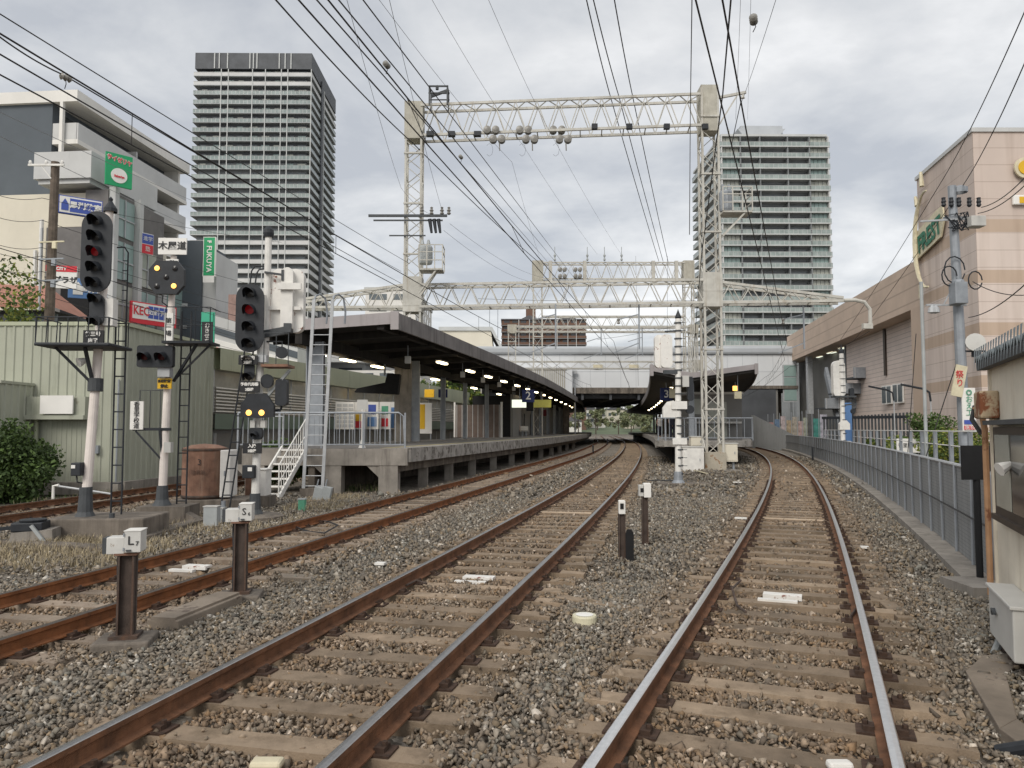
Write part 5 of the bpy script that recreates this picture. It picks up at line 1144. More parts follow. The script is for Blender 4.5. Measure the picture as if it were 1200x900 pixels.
def gantry_near():
    t = thing('overhead_gantry', 'nearest cream lattice gantry with high and low beams across all tracks', 'gantry', (12.0, 37, GZ))
    ox, oy, oz = 12.0, 37, GZ
    L_ = W(484, 400, 38.3); Rr = W(833.5, 400, 37); xl, yl_, xr, yr = L_.x-ox, 38.3-oy, Rr.x-ox-.0, 0
    zU0, zU1 = W(833, 152, 37).z-oz, W(833, 107, 37).z-oz; zUl0, zUl1 = W(484, 160, 38.3).z-oz, W(484, 125, 38.3).z-oz
    zB0, zB1 = W(833, 356, 37).z-oz, W(833, 327, 37).z-oz
    lattice_col(t, xr, yr, .1, zU1, .78, 26, cream); lattice_col(t, xl, yl_, 5.6, zUl1, .78, 20, cream)
    MB().box(xr-.42,xr+.42,-.42,.42,zU0-.2,zU1+.15).build('head_box', headm, t); MB().box(xl-.46,xl+.46,yl_-.46,yl_+.46,zUl0-.25,zUl1+.1).build('head_box', headm, t)
    MB().box(xr-.47,xr+.47,-.47,.47,zB0-.2,zB1+.25).build('joint_box', cream, t); MB().box(xl-.47,xl+.47,yl_-.47,yl_+.47,zB0-.25,zB1+.3).build('joint_box', cream, t)
    zb = zUl0+.15; truss(t, (xl+.4, yl_), (xr-.4, yr), (zU0+zUl0)/2-.02, 1.55, .9, 13, cream, 'upper_beam')
    truss(t, (xl+.4, yl_), (xr-.4, yr), zB0, 1.1, .9, 14, cream, 'lower_beam')
    # tapered brackets outside the columns
    e = W(345, 362, 38.3).x-ox; truss(t, (xl-.4, yl_), (e, yl_+.2), zB0, 1.1, .8, 6, cream, 'tapered_beam', taper=lambda u: 1.1-.75*u)
    e2 = W(985, 350, 36.5).x-ox; truss(t, (xr+.4, yr), (e2, -.5), zB0, 1.1, .8, 6, cream, 'tapered_beam', taper=lambda u: 1.0-.85*u)
    e3 = W(1022, 368, 36).x-ox; MB().tube([(e2-1,-.45,zB0+.05),(e3-.7,-.8,zB0+.05),(e3-.25,-.8,zB0-.05),(e3,-.8,zB0-.4),(e3,-.8,zB0-1.2)], .09, 8).cbox((e3-.15,-.8,zB0-1.2),(.45,.2,.25)).build('pipe_arm', cream, t)
    MB().bar((xr+.4,0,zU1-.35),(xr+1.9,0,zU1-.05), .12).bar((xr+.4,0,zU0),(xr+1.5,0,zU1-.15), .07).lathe([(0,-.3),(.1,-.25),(.06,-.1),(.03,0)], 8, c=(xr+1.75,0,zU1-.1)).build('arm_bracket', cream, t)
    MB().box(xr-.5,xr+.5,-.5,.5,.05,.9).build('column_base', M('rust_stained_steel', (.40,.36,.29), .8, 0, .2, 3, rust=(.25,.14,.07), rt=.56), t); MB().box(xr-1.2,xr+1.1,-1.0,1.0,-.2,.08).build('footing', concrete, t)
    # concrete pier inside the canopy
    MB().box(xl-.85,xl-.02,yl_-.4,yl_+.4,1.4-.0,5.4).build('concrete_pier', concrete, t); MB().box(xl-.02,xl+.35,yl_-.2,yl_+.2,1.4,5.4).build('steel_leg', galv, t)
    # insulators on the upper beam
    for px in (576, 614, 653):
        p = W(px, 157, 37.6); m = MB(); disc_pair(m, (p.x-ox, -.6+1, p.z-oz+.12)); disc_pair(m, (p.x-ox+.3, -.8+1, p.z-oz-.42)); m.tube([(p.x-ox+.4,.2,p.z-oz-.4),(p.x-ox+.42,.2,p.z-oz-1.0)], .03, 5); m.build('insulator', insul, t)
        m = MB(); m.tube([(p.x-ox-.1+.3*math.sin(a/8*6.28-.8)*.6, .3, p.z-oz-.6-.32*(1-math.cos(a/8*6.28-.8))) for a in range(7)], .007, 4); m.build('jumper_wire', wire_l, t)
    for px in (437, 505, 530, 560)[1:]:
        p = W(px, 163, 38); MB().cbox((p.x-ox, .6, p.z-oz+.1),(.35,.3,.22)).build('clamp', black_p, t)
    for px in (695, 735, 778, 822): p = W(px, 155, 37.2); MB().cbox((p.x-ox, -.5, p.z-oz),(.28,.2,.25)).build('clamp', black_p, t)
    p = W(515, 115, 38.2); x = p.x-ox; z = p.z-oz
    m = MB()
    for sx in (-.45, .45):
        for sy in (-.4, .4): m.bar((x+sx,1+sy,z-.6),(x+sx,1+sy,z+.35), .07)
    for sx in (-.45, .45): m.bar((x+sx,.6,z+.35),(x+sx,1.4,z+.35), .07)
    for sy in (-.4, .4): m.bar((x-.5,1+sy,z+.35),(x+.5,1+sy,z+.35), .07); m.bar((x-.5,1+sy,z),(x+.5,1+sy,z), .05)
    m.bar((x-.4,1,z),(x+.4,1,z+.3), .12); m.lathe([(.08,0),(.08,.2),(0,.25)], 8, c=(x-.1,1,z+.35)); m.build('switch_frame', dark_grey, t)
    m = MB()
    # crossarms left
    z1 = W(484, 256, 38.3).z-oz; m.bar((W(434,256,38.3).x-ox,yl_-.5,z1),(W(525,256,38.3).x-ox,yl_-.5,z1), .10, .12); m.bar((W(440,260,38.3).x-ox,yl_-.55,z1-.25),(W(520,260,38.3).x-ox,yl_-.55,z1-.25), .07); m.build('crossarm', dark_grey, t)
    z2 = W(484, 279, 38.3).z-oz; MB().bar((W(458,279,38.3).x-ox,yl_-.5,z2),(W(500,279,38.3).x-ox,yl_-.5,z2), .06).build('crossarm', dark_grey, t)
    for px in (496, 507, 519, 527):
        x = W(px, 250, 38.3).x-ox; MB().lathe([(.05,0),(.11,.05),(.06,.15),(.11,.2),(.05,.3),(.08,.36),(0,.42)], 8, c=(x,yl_-.5,z1+.05)).build('insulator', insul, t)
    for px in (505, 510, 515): x = W(px, 266, 38.3).x-ox; MB().tube([(x,yl_-.6,z1-.2),(x+.1,yl_-.6,z1-.9)], [.1,.06], 6).build('surge_arrester', black_p, t)
    # service platform with transformer, left column
    def deck(x0, x1, zd, yb, side):
        o = MB().box(x0,x1,yb-1.1,yb-.1,zd-.08,zd).build('service_platform', cream, t); m = MB(); hh = 1.15
        for x in [x0+(x1-x0)*k/3 for k in range(4)]: m.bar((x,yb-1.1,zd),(x,yb-1.1,zd+hh), .05)
        for zz in (.4, .8, 1.15): m.bar((x0,yb-1.1,zd+zz),(x1,yb-1.1,zd+zz), .04)
        for zz in (.4, .8, 1.15): m.bar((x1,yb-1.1,zd+zz),(x1,yb-.1,zd+zz), .04)
        m.bar((x1,yb-.1,zd),(x1,yb-.1,zd+hh), .05); m.bar((x0,yb-.3,zd-1.2),(x1-.3,yb-.6,zd-.05), .08); m.bar((x0,yb-1.0,zd-1.2),(x1-.3,yb-1.0,zd-.05), .08); m.build('railing', cream, o)
    zd = W(500, 320, 38).z-oz; deck(xl+.45, W(521,320,38).x-ox, zd, .9, 1); x = W(499, 300, 37.6).x-ox; z = W(499, 308, 37.6).z-oz
    MB().lathe([(0,0),(.33,0),(.36,.1),(.36,.8),(.3,.9),(0,.95)], 12, c=(x,.4,z-.1)).lathe([(.08,.9),(.1,1.0),(.05,1.2)], 6, c=(x-.15,.4,z-.1)).lathe([(.08,.9),(.1,1.0),(.05,1.2)], 6, c=(x+.15,.4,z-.1)).build('transformer', grey_box, t)
    zd = W(855, 250, 36.5).z-oz; deck(xr+.4, W(878,250,36.5).x-ox, zd, -.1+.2, 1); x = W(852, 232, 36.4).x-ox
    MB().lathe([(0,0),(.33,0),(.36,.1),(.36,.9),(.3,1.0),(0,1.05)], 12, c=(x,-.4,zd+.1)).lathe([(.08,1.0),(.1,1.1),(.05,1.35)], 6, c=(x-.15,-.4,zd+.1)).lathe([(.08,1.0),(.1,1.1),(.05,1.35)], 6, c=(x+.15,-.4,zd+.1)).build('transformer', galv, t)
    # drop brackets for the contact wires
    for f in (TL, TC, TR):
        x = f(37)-ox; m = MB(); m.bar((x+1.0,.1,zB0),(x+1.0,.1,zB0-2.2), .07); m.bar((x+1.0,.1,zB0-1.9),(x-.3,.1,zB0-2.4), .05); m.bar((x+1.0,.1,zB0-.5),(x,.1,zB0-.75), .05); m.build('drop_bracket', galv, t)
        MB().lathe([(0,-.14),(.09,-.1),(.05,0),(.09,.1),(0,.14)], 8, c=(x,.1,zB0-.85)).build('insulator', insul, t)
    # wires fixed low on the right column
gantry_near()
def gantry_far(label, Y, pxl, pxr, pt, pb, lowt=None, zc=.0, hpanels=12):
    a = W(pxl, pt, Y); b = W(pxr, pt, Y); ox = a.x; t = thing('overhead_gantry', label, 'gantry', (ox, Y, 0)); zt, zb_ = a.z, W(pxl, pb, Y).z
    lattice_col(t, 0, 0, 1.1, zt, .8, 14, cream); lattice_col(t, b.x-ox, 0, 1.1, zt, .8, 14, cream)
    truss(t, (.4,0), (b.x-ox-.4,0), zb_, zt-zb_, 1.0, hpanels, cream, 'upper_beam')
    for x in (0, b.x-ox): MB().box(x-.5,x+.5,-.5,.5,zb_-.2,zt+.2).build('head_box', headm, t)
    if lowt:
        z = W(pxl, lowt, Y).z; truss(t, (.4,0), (b.x-ox-.4,0), z, 1.0, .8, hpanels, cream, 'lower_beam')
        for f in (TL, TC): x = f(Y)-ox; m = MB(); m.bar((x+1,-.1,z),(x+1,-.1,z-2.6), .08); m.bar((x+1,-.1,z-2.3),(x-.6,-.1,z-2.9), .06); m.bar((x+1,-.1,z-.9),(x-.3,-.1,z-1.3), .06); m.build('drop_bracket', galv, t)
    return t, ox, zt, zb_, b.x
t, ox, zt, zb_, bx = gantry_far('second cream lattice gantry with square end frames beyond the nearest one', 70, 630, 806, 309, 328, 384)
for x in (W(645,310,69.5).x-ox, W(685,310,69.5).x-ox, W(765,310,69.5).x-ox, W(792,310,69.5).x-ox):
    MB().bar((x,-.7,zb_-.4),(x,-.7,zt+.1), .3, .25).build('end_frame', cream, t)
for px in (650, 688, 708, 728): x = W(px, 300, 69.5).x-ox; MB().lathe([(.05,0),(.12,.1),(.05,.3),(.12,.5),(.03,.7),(.03,1.3),(0,1.3)], 8, c=(x,-.7,zt+.1)).build('insulator', grey_box, t)
for px in (659, 677): 
    p = W(px, 320, 69.3); m = MB(); disc_pair(m, (p.x-ox,-.8,p.z+.3)); disc_pair(m, (p.x-ox,-.8,p.z-.3)); m.build('insulator', insul, t)
gantry_far('low cream lattice beam crossing just in front of the white station bridge', 90, 560, 818, 424, 432)
gantry_far('distant lattice beam between the far gantry and the bridge roof', 84, 600, 812, 383, 389)

# ---------------- overhead wires ----------------
def wire(label, pts, r=.011, sag=0.0, mat=None, name='overhead_wire', n=14, group='feeder and earth wires', ret=False, cat='wire'):
    pts = [Vector(p) for p in pts]; out_ = []
    for a, b in zip(pts, pts[1:]):
        for i in range(n):
            u = i/n; p = a.lerp(b, u); p.z -= 4*sag*u*(1-u); out_.append(p)
    out_.append(pts[-1]); o0 = pts[0]
    m = MB(); m.tube([p-o0 for p in out_], r, 6); o = m.build(name, mat or wire_m); o.location = o0
    return tag(o, label, cat, group)
def catenary(label, f, ysup, zc=5.05, zm=5.75, dm=0.0, sag=.35):
    t = thing('overhead_line', label, 'overhead line', (f(ysup[0]), ysup[0], zc), 0, 'contact lines over the tracks'); o = Vector(t.location)
    mm, cc = [], []
    for a, b in zip(ysup, ysup[1:]):
        pa = Vector((f(a), a, 0)); pb = Vector((f(b), b, 0)); n = 10
        for i in range(n):
            u = i/n; p = pa.lerp(pb, u); cc.append(p + Vector((0,0,zc))-o); mm.append(p + Vector((dm,0,zm-4*sag*u*(1-u)))-o)
        for i in range(1, 8):
            u = i/8; p = pa.lerp(pb, u)
            if p.y < 5: continue
            MB().tube([p+Vector((0,0,zc))-o, p+Vector((dm,0,zm-4*sag*u*(1-u)))-o], .005, 4).build('dropper', wire_m, t)
    b = ysup[-1]; cc.append(Vector((f(b), b, zc))-o); mm.append(Vector((f(b)+dm, b, zm))-o)
    MB().tube(cc, .008, 6).build('contact_wire', wire_m, t); MB().tube(mm, .0095, 6).build('messenger_wire', wire_m, t)
    return t
catenary('contact line hanging over the middle track', TC, [-8, 37, 70, 90, 150], 5.1, 6.0, -.25)
catenary('contact line hanging over the rusty track beside the first platform', TL, [-8, 37, 70, 90, 150], 5.1, 5.8)
catenary('contact line hanging over the track by the ribbed wall', TR, [-8, 37, 62, 90], 5.1, 5.95, .12)
catenary('contact line hanging over the far track by the shed', TF, [-8, 37, 70, 110], 5.1, 5.9)
def wf(f, y, dx, z): return (f(y)+dx, y, z)
# section insulators strung in the lines
def line_ins(label, p, d):
    t = thing('section_insulator', label, 'insulator', p); d = Vector(d).normalized(); q = d.to_track_quat('Z', 'Y').to_matrix().to_4x4()
    MB().lathe([(0,-.11),(.03,-.10),(.065,-.07),(.035,-.04),(.065,0),(.035,.03),(.065,.07),(.03,.10),(0,.11)], 12).build('disc', insul, t, T=q @ Matrix.Scale(.8, 4))
    MB().tube([(0,0,-.02),(.02,-.02,-.10),(-.01,0,-.16)], .006, 5).build('jumper', wire_m, t)
dv_ = (slope(TC, 9), 1, 0)
# heavy feeders on the nearest gantry
A = lambda px, py, Y: tuple(W(px, py, Y))
F1 = [('thick black feeder passing over the gantry head box towards the second gantry', [(318,-6,20),(484,168,37.8),(632,308,69.6)], .026, .15),
 ('black feeder line running down from the upper picture edge to the switch frame gantry', [(366,-6,9.0),(641,306,69.6)], .011, 0),
 ('black line just beside the insulated feeder above the middle track', [(392,-6,8.6),(660,318,69.6)], .010, 0),
 ('black line above the middle track that ends highest on the second gantry', [(421,-6,9.5),(676,330,69.6)], .010, 0),
 ('first heavy feeder of the pair left of the high beam centre', [(686,-6,26.5),(715,112,37.2),(772,306,69.8)], .023, .12),
 ('second heavy feeder of the pair on the high beam', [(694,-6,26.5),(725,112,37.2),(777,306,69.8)], .023, .12),
 ('single heavy feeder crossing the high beam toward the far gantry', [(719,-6,26.5),(741,111,37.2),(783,307,69.8)], .023, .12),
 ('vertical looking black cable crossing the high beam before the green tower', [(811,-6,24),(809,130,36.3),(808,275,36.4)], .018, 0),
 ('black cable falling from the sky onto the cream lattice column', [(857,-6,14),(847,110,20),(822,300,33),(812,420,52)], .018, 0),
 ('thin grey earth wire leaving the arm bracket of the high gantry', [(911,-6,22),(866,128,37)], .009, .1)]
for lab, P, r, s in F1: wire(lab, [A(*p) for p in P], r, s)
thin = [('thin pale wire dropping from the upper edge to the first insulator', [(440,-6,20),(600,190,38),(632,300,69)]), ('thin pale wire falling to the second insulator of the high beam', [(503,-6,22),(614,172,37.5),(700,298,69)]), ('thin pale wire falling to the third insulator of the high beam', [(570,-6,22),(654,172,37.5),(728,298,69)]),
 ('faint wire descending beside the gantry column left side', [(405,-6,18),(470,220,36),(507,252,38)]), ('faint wire descending to the left crossarm insulator', [(455,-6,18),(519,250,38)]), ('faint wire before the green tower', [(868,-6,25),(862,140,37)]),
 ('thin wire over the pale tower roof', [(880,-6,25),(876,140,60)])]
for lab, P in thin: wire(lab, [A(*p) for p in P], .007, .2, wire_l, group='thin earth wires')
wire('thin slack wire from the left crossarm toward the second gantry', [A(527,262,38.2), A(640,326,69)], .008, .5, wire_l, group='thin earth wires')
wire('second slack wire from the left crossarm toward the second gantry', [A(520,270,38.2), A(634,332,69)], .008, .6, wire_l, group='thin earth wires')
# wires crossing the upper left
for lab, P, r in (('black line crossing high from the upper left corner toward the first platform', [(-20,4,10.5),(480,309,38)], .010), ('black line with an insulator crossing before the slate wall', [(-20,28,9),(75,88,10.4),(470,318,37)], .010), ('lowest thick black line crossing before the balcony building', [(-20,52,8.5),(470,332,36)], .0105),
   ('thin grey telephone wire crossing before the slate wall lower part', [(-20,122,26),(225,235,60)], .012), ('thin grey telephone wire from the wooden pole to the brick front', [(-20,150,26),(215,262,60)], .012)):
    wire(lab, [A(*p) for p in P], r, .05, None if 'black' in lab else wire_l)
line_ins('grey insulator strung on the line before the slate wall', A(77,91,10.4), (.55,1,0)); line_ins('insulator on the feeder left of the gantry head', A(453,76,12.5), dv_); line_ins('insulator strung midway between the two gantries on the left feeder', A(540,184,20), dv_); line_ins('insulator strung high on the line over the track by the wall', A(883,23,9.2), (.38,1,0))
for i, (y0, y1) in enumerate(((258, 272), (290, 300), (300, 322), (318, 340), (232, 214), (345, 352))):
    wire(('topmost', 'second', 'third', 'fourth', 'fifth', 'sixth')[i]+' thin cable fixed on the wooden utility pole and running behind the signals', [A(-15,y0-8,25), A(49,y0,27.3), A(330,y1+70,52)], .010, .15, wire_m, group='telephone cables at the wooden pole')
# wires at the mall
for i, (P, lab) in enumerate((([(1211,-10,13),(1108,205,24),(985,398,52)], 'long black service wire crossing the mall corner, upper one'), ([(1211,50,13),(1130,215,21.7),(1000,400,52)], 'long black service wire meeting the utility pole top'), ([(1210,198,16),(1150,243,21.7)], 'upper distribution cable leaving the utility pole to the right'), ([(1210,208,16),(1146,250,21.7)], 'lower distribution cable leaving the utility pole to the right'), ([(1210,325,14),(1135,372,21.7)], 'twisted black service cable sagging from the utility pole toward the hut'), ([(1210,345,18),(1140,330,21.7)], 'faint cable before the pink mall front'))):
    wire(lab, [A(*p) for p in P], .012, .15, wire_m, group='service wires at the mall')
wire('dark loose cable tying the pipe arm to the far track wires', [A(1019,388,36), A(925,430,60), A(860,470,80)], .012, .3)
# headspans in the distance
for i, (a, b, Y) in enumerate((((560,350),(815,352),50), ((700,398),(800,380),60), ((745,300),(748,452),80), ((782,300),(782,390),62))):
    wire(('long span wire between gantries over the platforms', 'short cross span wire near the far signal', 'hanging rod like wire before the bridge wall', 'hanging wire beside the peeling signal back')[i], [A(*a, Y), A(*b, Y)], .012, .1, wire_m, group='cross span wires')

# ---------------- signals ----------------
def ladder(parent, p0, p1, wd=.36, mat=black_p, r=.018, st=.33, name='ladder', ax=(1,0,0)):
    p0 = Vector(p0); p1 = Vector(p1); a = Vector(ax)*wd/2; m = MB(); m.tube([p0-a, p1-a], r, 6); m.tube([p0+a, p1+a], r, 6)
    n = int((p1-p0).length/st)
    for i in range(1, n): q = p0.lerp(p1, i/n); m.tube([q-a, q+a], r*.8, 5)
    return m.build(name, mat, parent)
def lens_unit(parent, x, y, z, r, mat, hood=True):
    m = MB(); n = 16; vs = [(x+r*math.cos(2*math.pi*i/n), y, z+r*math.sin(2*math.pi*i/n)) for i in range(n)] + [(x, y-.02, z)]
    m.add(vs, [(i, n, (i+1) % n) for i in range(n)]); m.build('lens', mat, parent)
    if hood:
        h = MB(); pts = []; R1 = r*1.25
        for k, (d, sh) in enumerate(((0, 0), (-.30, -.05))):
            for i in range(15): a = R(-35 + 250*i/14); pts.append((x+R1*math.cos(a), y+.03+d*(1.0 if k == 0 else (.5+.5*max(0, math.sin(a)))), z+R1*math.sin(a)+sh*1))
        h.add(pts, [(i, i+1, 15+i+1, 15+i) for i in range(14)]); h.build('visor', black_p, parent)
def head(parent, x, z, y, wd, ht, n, lit, name='signal_head', mat=None, r=.10, back=False, lensm=None, dep=.16):
    T_ = Matrix.Translation((x, y, z)); o = MB().prism(stadium(wd, ht), -.02, .02, 0, T_).prism(stadium(wd*.55, ht*.86), .02, dep, 0, T_).build(name, mat or black_p, parent)
    if not back:
        sp = (ht-wd*.62)/max(1, n-1)*.98 if n > 1 else 0
        for i in range(n): lens_unit(o, x, y-.03, z + sp*(n-1)/2 - i*sp, r, lit.get(i, lensm or lens_off))
    return o
def plate(parent, x, y, z, wd, ht, mat=s_black, lines=(), ts=.1, tm=s_white, name='number_plate'):
    o = MB().box(x-wd/2, x+wd/2, y-.02, y+.02, z-ht/2, z+ht/2).build(name, mat, parent)
    for i, (b, s_) in enumerate(lines): text(b, s_, tm, o, (x, y-.03, z+ht*(.5-(i+.6)/len(lines)*.95)), bold=.004)
    return o
def mast_signal_a():
    g = G_(104, 632); t = thing('signal_mast', 'five lamp black signal with one dim red light on a white pole by the shed', 'railway signal', (g[0], g[1], GZ), R(3))
    Y = g[1]; Z = lambda py: 1.75 + (503-py)/900*Y*1.0 - GZ; X = lambda px: (px-600)/900*Y - g[0]
    MB().box(-.55,1.15,-.45,.75,-.1,.42).build('footing', concrete_d, t, bevel=.03)
    xp = X(113)
    MB().tube([(X(104),0,.55),(X(121),0,Z(240))], [.085,.07], 14).build('pole', pink_white, t); MB().lathe([(.17,.42),(.13,.5),(.11,.8),(.11,.95)], 12, c=(X(104),0,0)).build('pole_foot', dark_grey, t)
    MB().lathe([(.12,Z(245)),(.12,Z(241)),(.03,Z(232)),(.04,Z(229)),(0,Z(226))], 12, c=(X(122),0,0)).build('pole_cap', black_p, t)
    head(t, X(114), Z(296), -.22, .54, 1.50, 5, {2: red_dim}, r=.085)
    head(t, X(116), Z(364), -.20, .26, .58, 2, {}, r=.075)
    MB().cbox((X(127),-.05,Z(366)), (.18,.2,.5)).build('relay_box', white_p, t)
    plate(t, X(115), -.25, Z(397), .36, .26, s_black, [('第三号', .09), ('出発', .09)])
    z = Z(409); m = MB(); m.box(X(60),X(143),-.6,.35,z,z+.06); o = m.build('service_platform', black_p, t, bevel=.02)
    m = MB(); x0, x1 = X(60), X(140); z1 = Z(376)
    for k in range(8): x = x0+(x1-x0)*k/7; m.tube([(x,-.55,z),(x+.02,-.55,z1)], .010, 5)
    for k in range(3): m.tube([(x0,-.55+.4*k,z),(x0,-.55+.4*k,z1)], .010, 5); m.tube([(x1,-.55+.4*k,z),(x1,-.55+.4*k,z1)], .010, 5)
    m.tube([(x0,.3,z1),(x0,-.55,z1),(x1,-.55,z1),(x1,.3,z1)], .011, 5); m.build('railing', black_p, o)
    m = MB(); zc = Z(451); m.bar((X(74),-.3,z),(X(110),-.05,zc), .05); m.bar((X(107),-.3,z),(X(110),-.05,zc), .05); m.build('bracket', black_p, t); MB().lathe([(.13,zc-.12),(.13,zc+.12)], 12, c=(X(111),0,0)).build('clamp_band', dark_grey, t)
    m = MB(); m.tube([(X(97),-.2,Z(426)),(X(103),-.1,Z(422))], [.09,.04], 10); m.build('horn', white_p, t)
    MB().cbox((X(98),-.12,Z(549)), (.17,.18,.24)).build('control_box', black_p, t, bevel=.015); MB().cbox((X(95.5),-.215,Z(546)), (.07,.01,.06)).build('box_label', s_white, t)
    MB().tube([(X(96),-.1,Z(556)),(X(97),-.1,Z(564)),(X(103),-.02,Z(566))], .015, 5).build('cable', black_p, t)
    ladder(t, (X(132),.25,.0), (X(131),.25,Z(355)), .19); m = MB(); m.tube([(X(137),.25,Z(355)),(X(137),.25,Z(290)),(X(134),.2,Z(284)),(X(128),.1,Z(286))], .015, 6)
    for py in range(300, 356, 12): m.tube([(X(137),.25,Z(py)),(X(131),.25,Z(py))], .01, 5)
    m.build('ladder_hoop', black_p, t)
    MB().tube([(X(143),-.3,.0),(X(143),-.3,.5)], .05, 8).build('cable_stub', dark_grey, t)
def G_(px, py, z=GZ):
    c, s = math.cos(PITCH), math.sin(PITCH); u = (px-600)/900; v = -(py-450)/900
    t = (z-EYE)/(s+c*v); return (u*t, (c-s*v)*t)
mast_signal_a()

def mast_signal_b():
    g = G_(196, 613); Y = g[1]; t = thing('signal_mast', 'white pole with octagonal amber lamp head and two lamp red box under a kanji board', 'railway signal', (g[0], g[1], GZ), R(3))
    Z = lambda py: 1.75 + (503-py)/900*Y - GZ; X = lambda px: (px-600)/900*Y - g[0]
    MB().box(-.5,.5,-.4,.5,-.1,.38).add([(.4,-.35,.3),(1.1,-.5,-.05),(1.1,-.2,-.05),(.4,0,.3),(.4,-.35,-.05),(.4,0,-.05)], [(0,1,2,3),(4,5,3,0),(0,4,1),(3,2,5)]).build('footing', concrete_d, t)
    MB().tube([(X(193),0,.5),(X(199),0,Z(298))], [.088,.065], 14).build('pole', pink_white, t); MB().lathe([(.2,.38),(.13,.5),(.11,.8)], 12, c=(X(193),0,0)).build('pole_foot', dark_grey, t)
    o = plate(t, X(200), -.12, Z(288), .60, .36, s_white); text('木屋道', .19, s_black, o, (X(200),-.15,Z(288)), bold=.003, sx=1.05)
    plate(t, X(200), -.12, Z(306), .26, .10, s_white, [('8H', .07)], tm=s_black)
    T_ = Matrix.Translation((X(196), -.22, Z(326))); oc = [(.37,-.17),(.37,.17),(.22,.36),(-.22,.36),(-.37,.17),(-.37,-.17),(-.22,-.36),(.22,-.36)]
    o = MB().prism(oc, -.02, .1, 0, T_).build('lamp_head', black_p, t)
    for dx, dz, mt in ((-.17,.19,amber_on), (.20,.19,lens_off), (.02,.0,lens_off), (-.17,-.2,lens_off), (.19,-.19,amber_on)): lens_unit(o, X(196)+dx-.02, -.26, Z(326)+dz, .055, mt, False)
    MB().tube([(X(190),-.1,Z(346)),(X(189),-.1,Z(354)),(X(196),0,Z(360))], .015, 5).build('cable', black_p, t)
    o = plate(t, X(198), -.11, Z(384), .17, .62, s_white); text(['第','一','場'], .13, s_black, o, (X(198),-.14,Z(384)), vertical=True, spacing=1.05)
    z = Z(404); m = MB(); m.box(X(196),X(250),-.4,.3,z,z+.05); o = m.build('service_platform', black_p, t); m = MB()
    for k in range(4): x = X(200)+(X(250)-X(200))*k/3; m.tube([(x,-.38,z),(x,-.38,Z(362))], .011, 5)
    m.tube([(X(200),-.38,Z(362)),(X(250),-.38,Z(362)),(X(250),.28,Z(362))], .011, 5); m.tube([(X(200),-.38,Z(383)),(X(250),-.38,Z(383))], .009, 5); m.build('railing', black_p, o)
    m = MB(); m.bar((X(232),-.2,z),(X(203),-.02,Z(447)), .05); m.bar((X(248),-.2,z),(X(206),-.02,Z(443)), .035); m.build('bracket', black_p, t)
    o = MB().prism(stadium(.74, .46, r=.05), -.02, .14, 0, Matrix.Translation((X(187),-.3,Z(419)))).build('crossing_lamp_box', black_p, t)
    for px in (176.5, 195.5): lens_unit(o, X(px), -.34, Z(419), .085, lens_redoff)
    MB().cbox((X(196),-.15,Z(437)), (.25,.2,.2)).build('camera_box', galv_l, t)
    o = plate(t, X(195.5), -.14, Z(450), .29, .22, s_yellow, [('踏切注意', .065), ('停止', .08)], tm=s_black)
    MB().bar((X(160),-.1,Z(503)),(X(202),-.05,Z(503)), .06).bar((X(163),-.1,Z(505)),(X(196),-.03,Z(543)), .035).bar((X(190),-.08,Z(503)),(X(194),-.03,Z(543)), .05).build('sign_arm', black_p, t)
    o = plate(t, X(165), -.14, Z(487), .27, .60, s_white); text(['香','里','学','校','道'], .125, s_black, o, (X(165),-.17,Z(487)), vertical=True, spacing=.92)
    m = MB(); m.tube([(X(160),.2,Z(503)),(X(160),.2,Z(457)),(X(190),.2,Z(457))], .013, 5); m.tube([(X(172),.2,Z(457)),(X(172),.2,Z(503))], .01, 5); m.tube([(X(184),.2,Z(457)),(X(184),.2,Z(503))], .01, 5); m.build('cage', dark_grey, t)
    MB().cbox((X(201),-.1,Z(524)), (.14,.16,.22)).build('control_box', lt_box, t)
    ladder(t, (X(210),.25,.1), (X(211),.25,Z(362)), .2)
mast_signal_b()

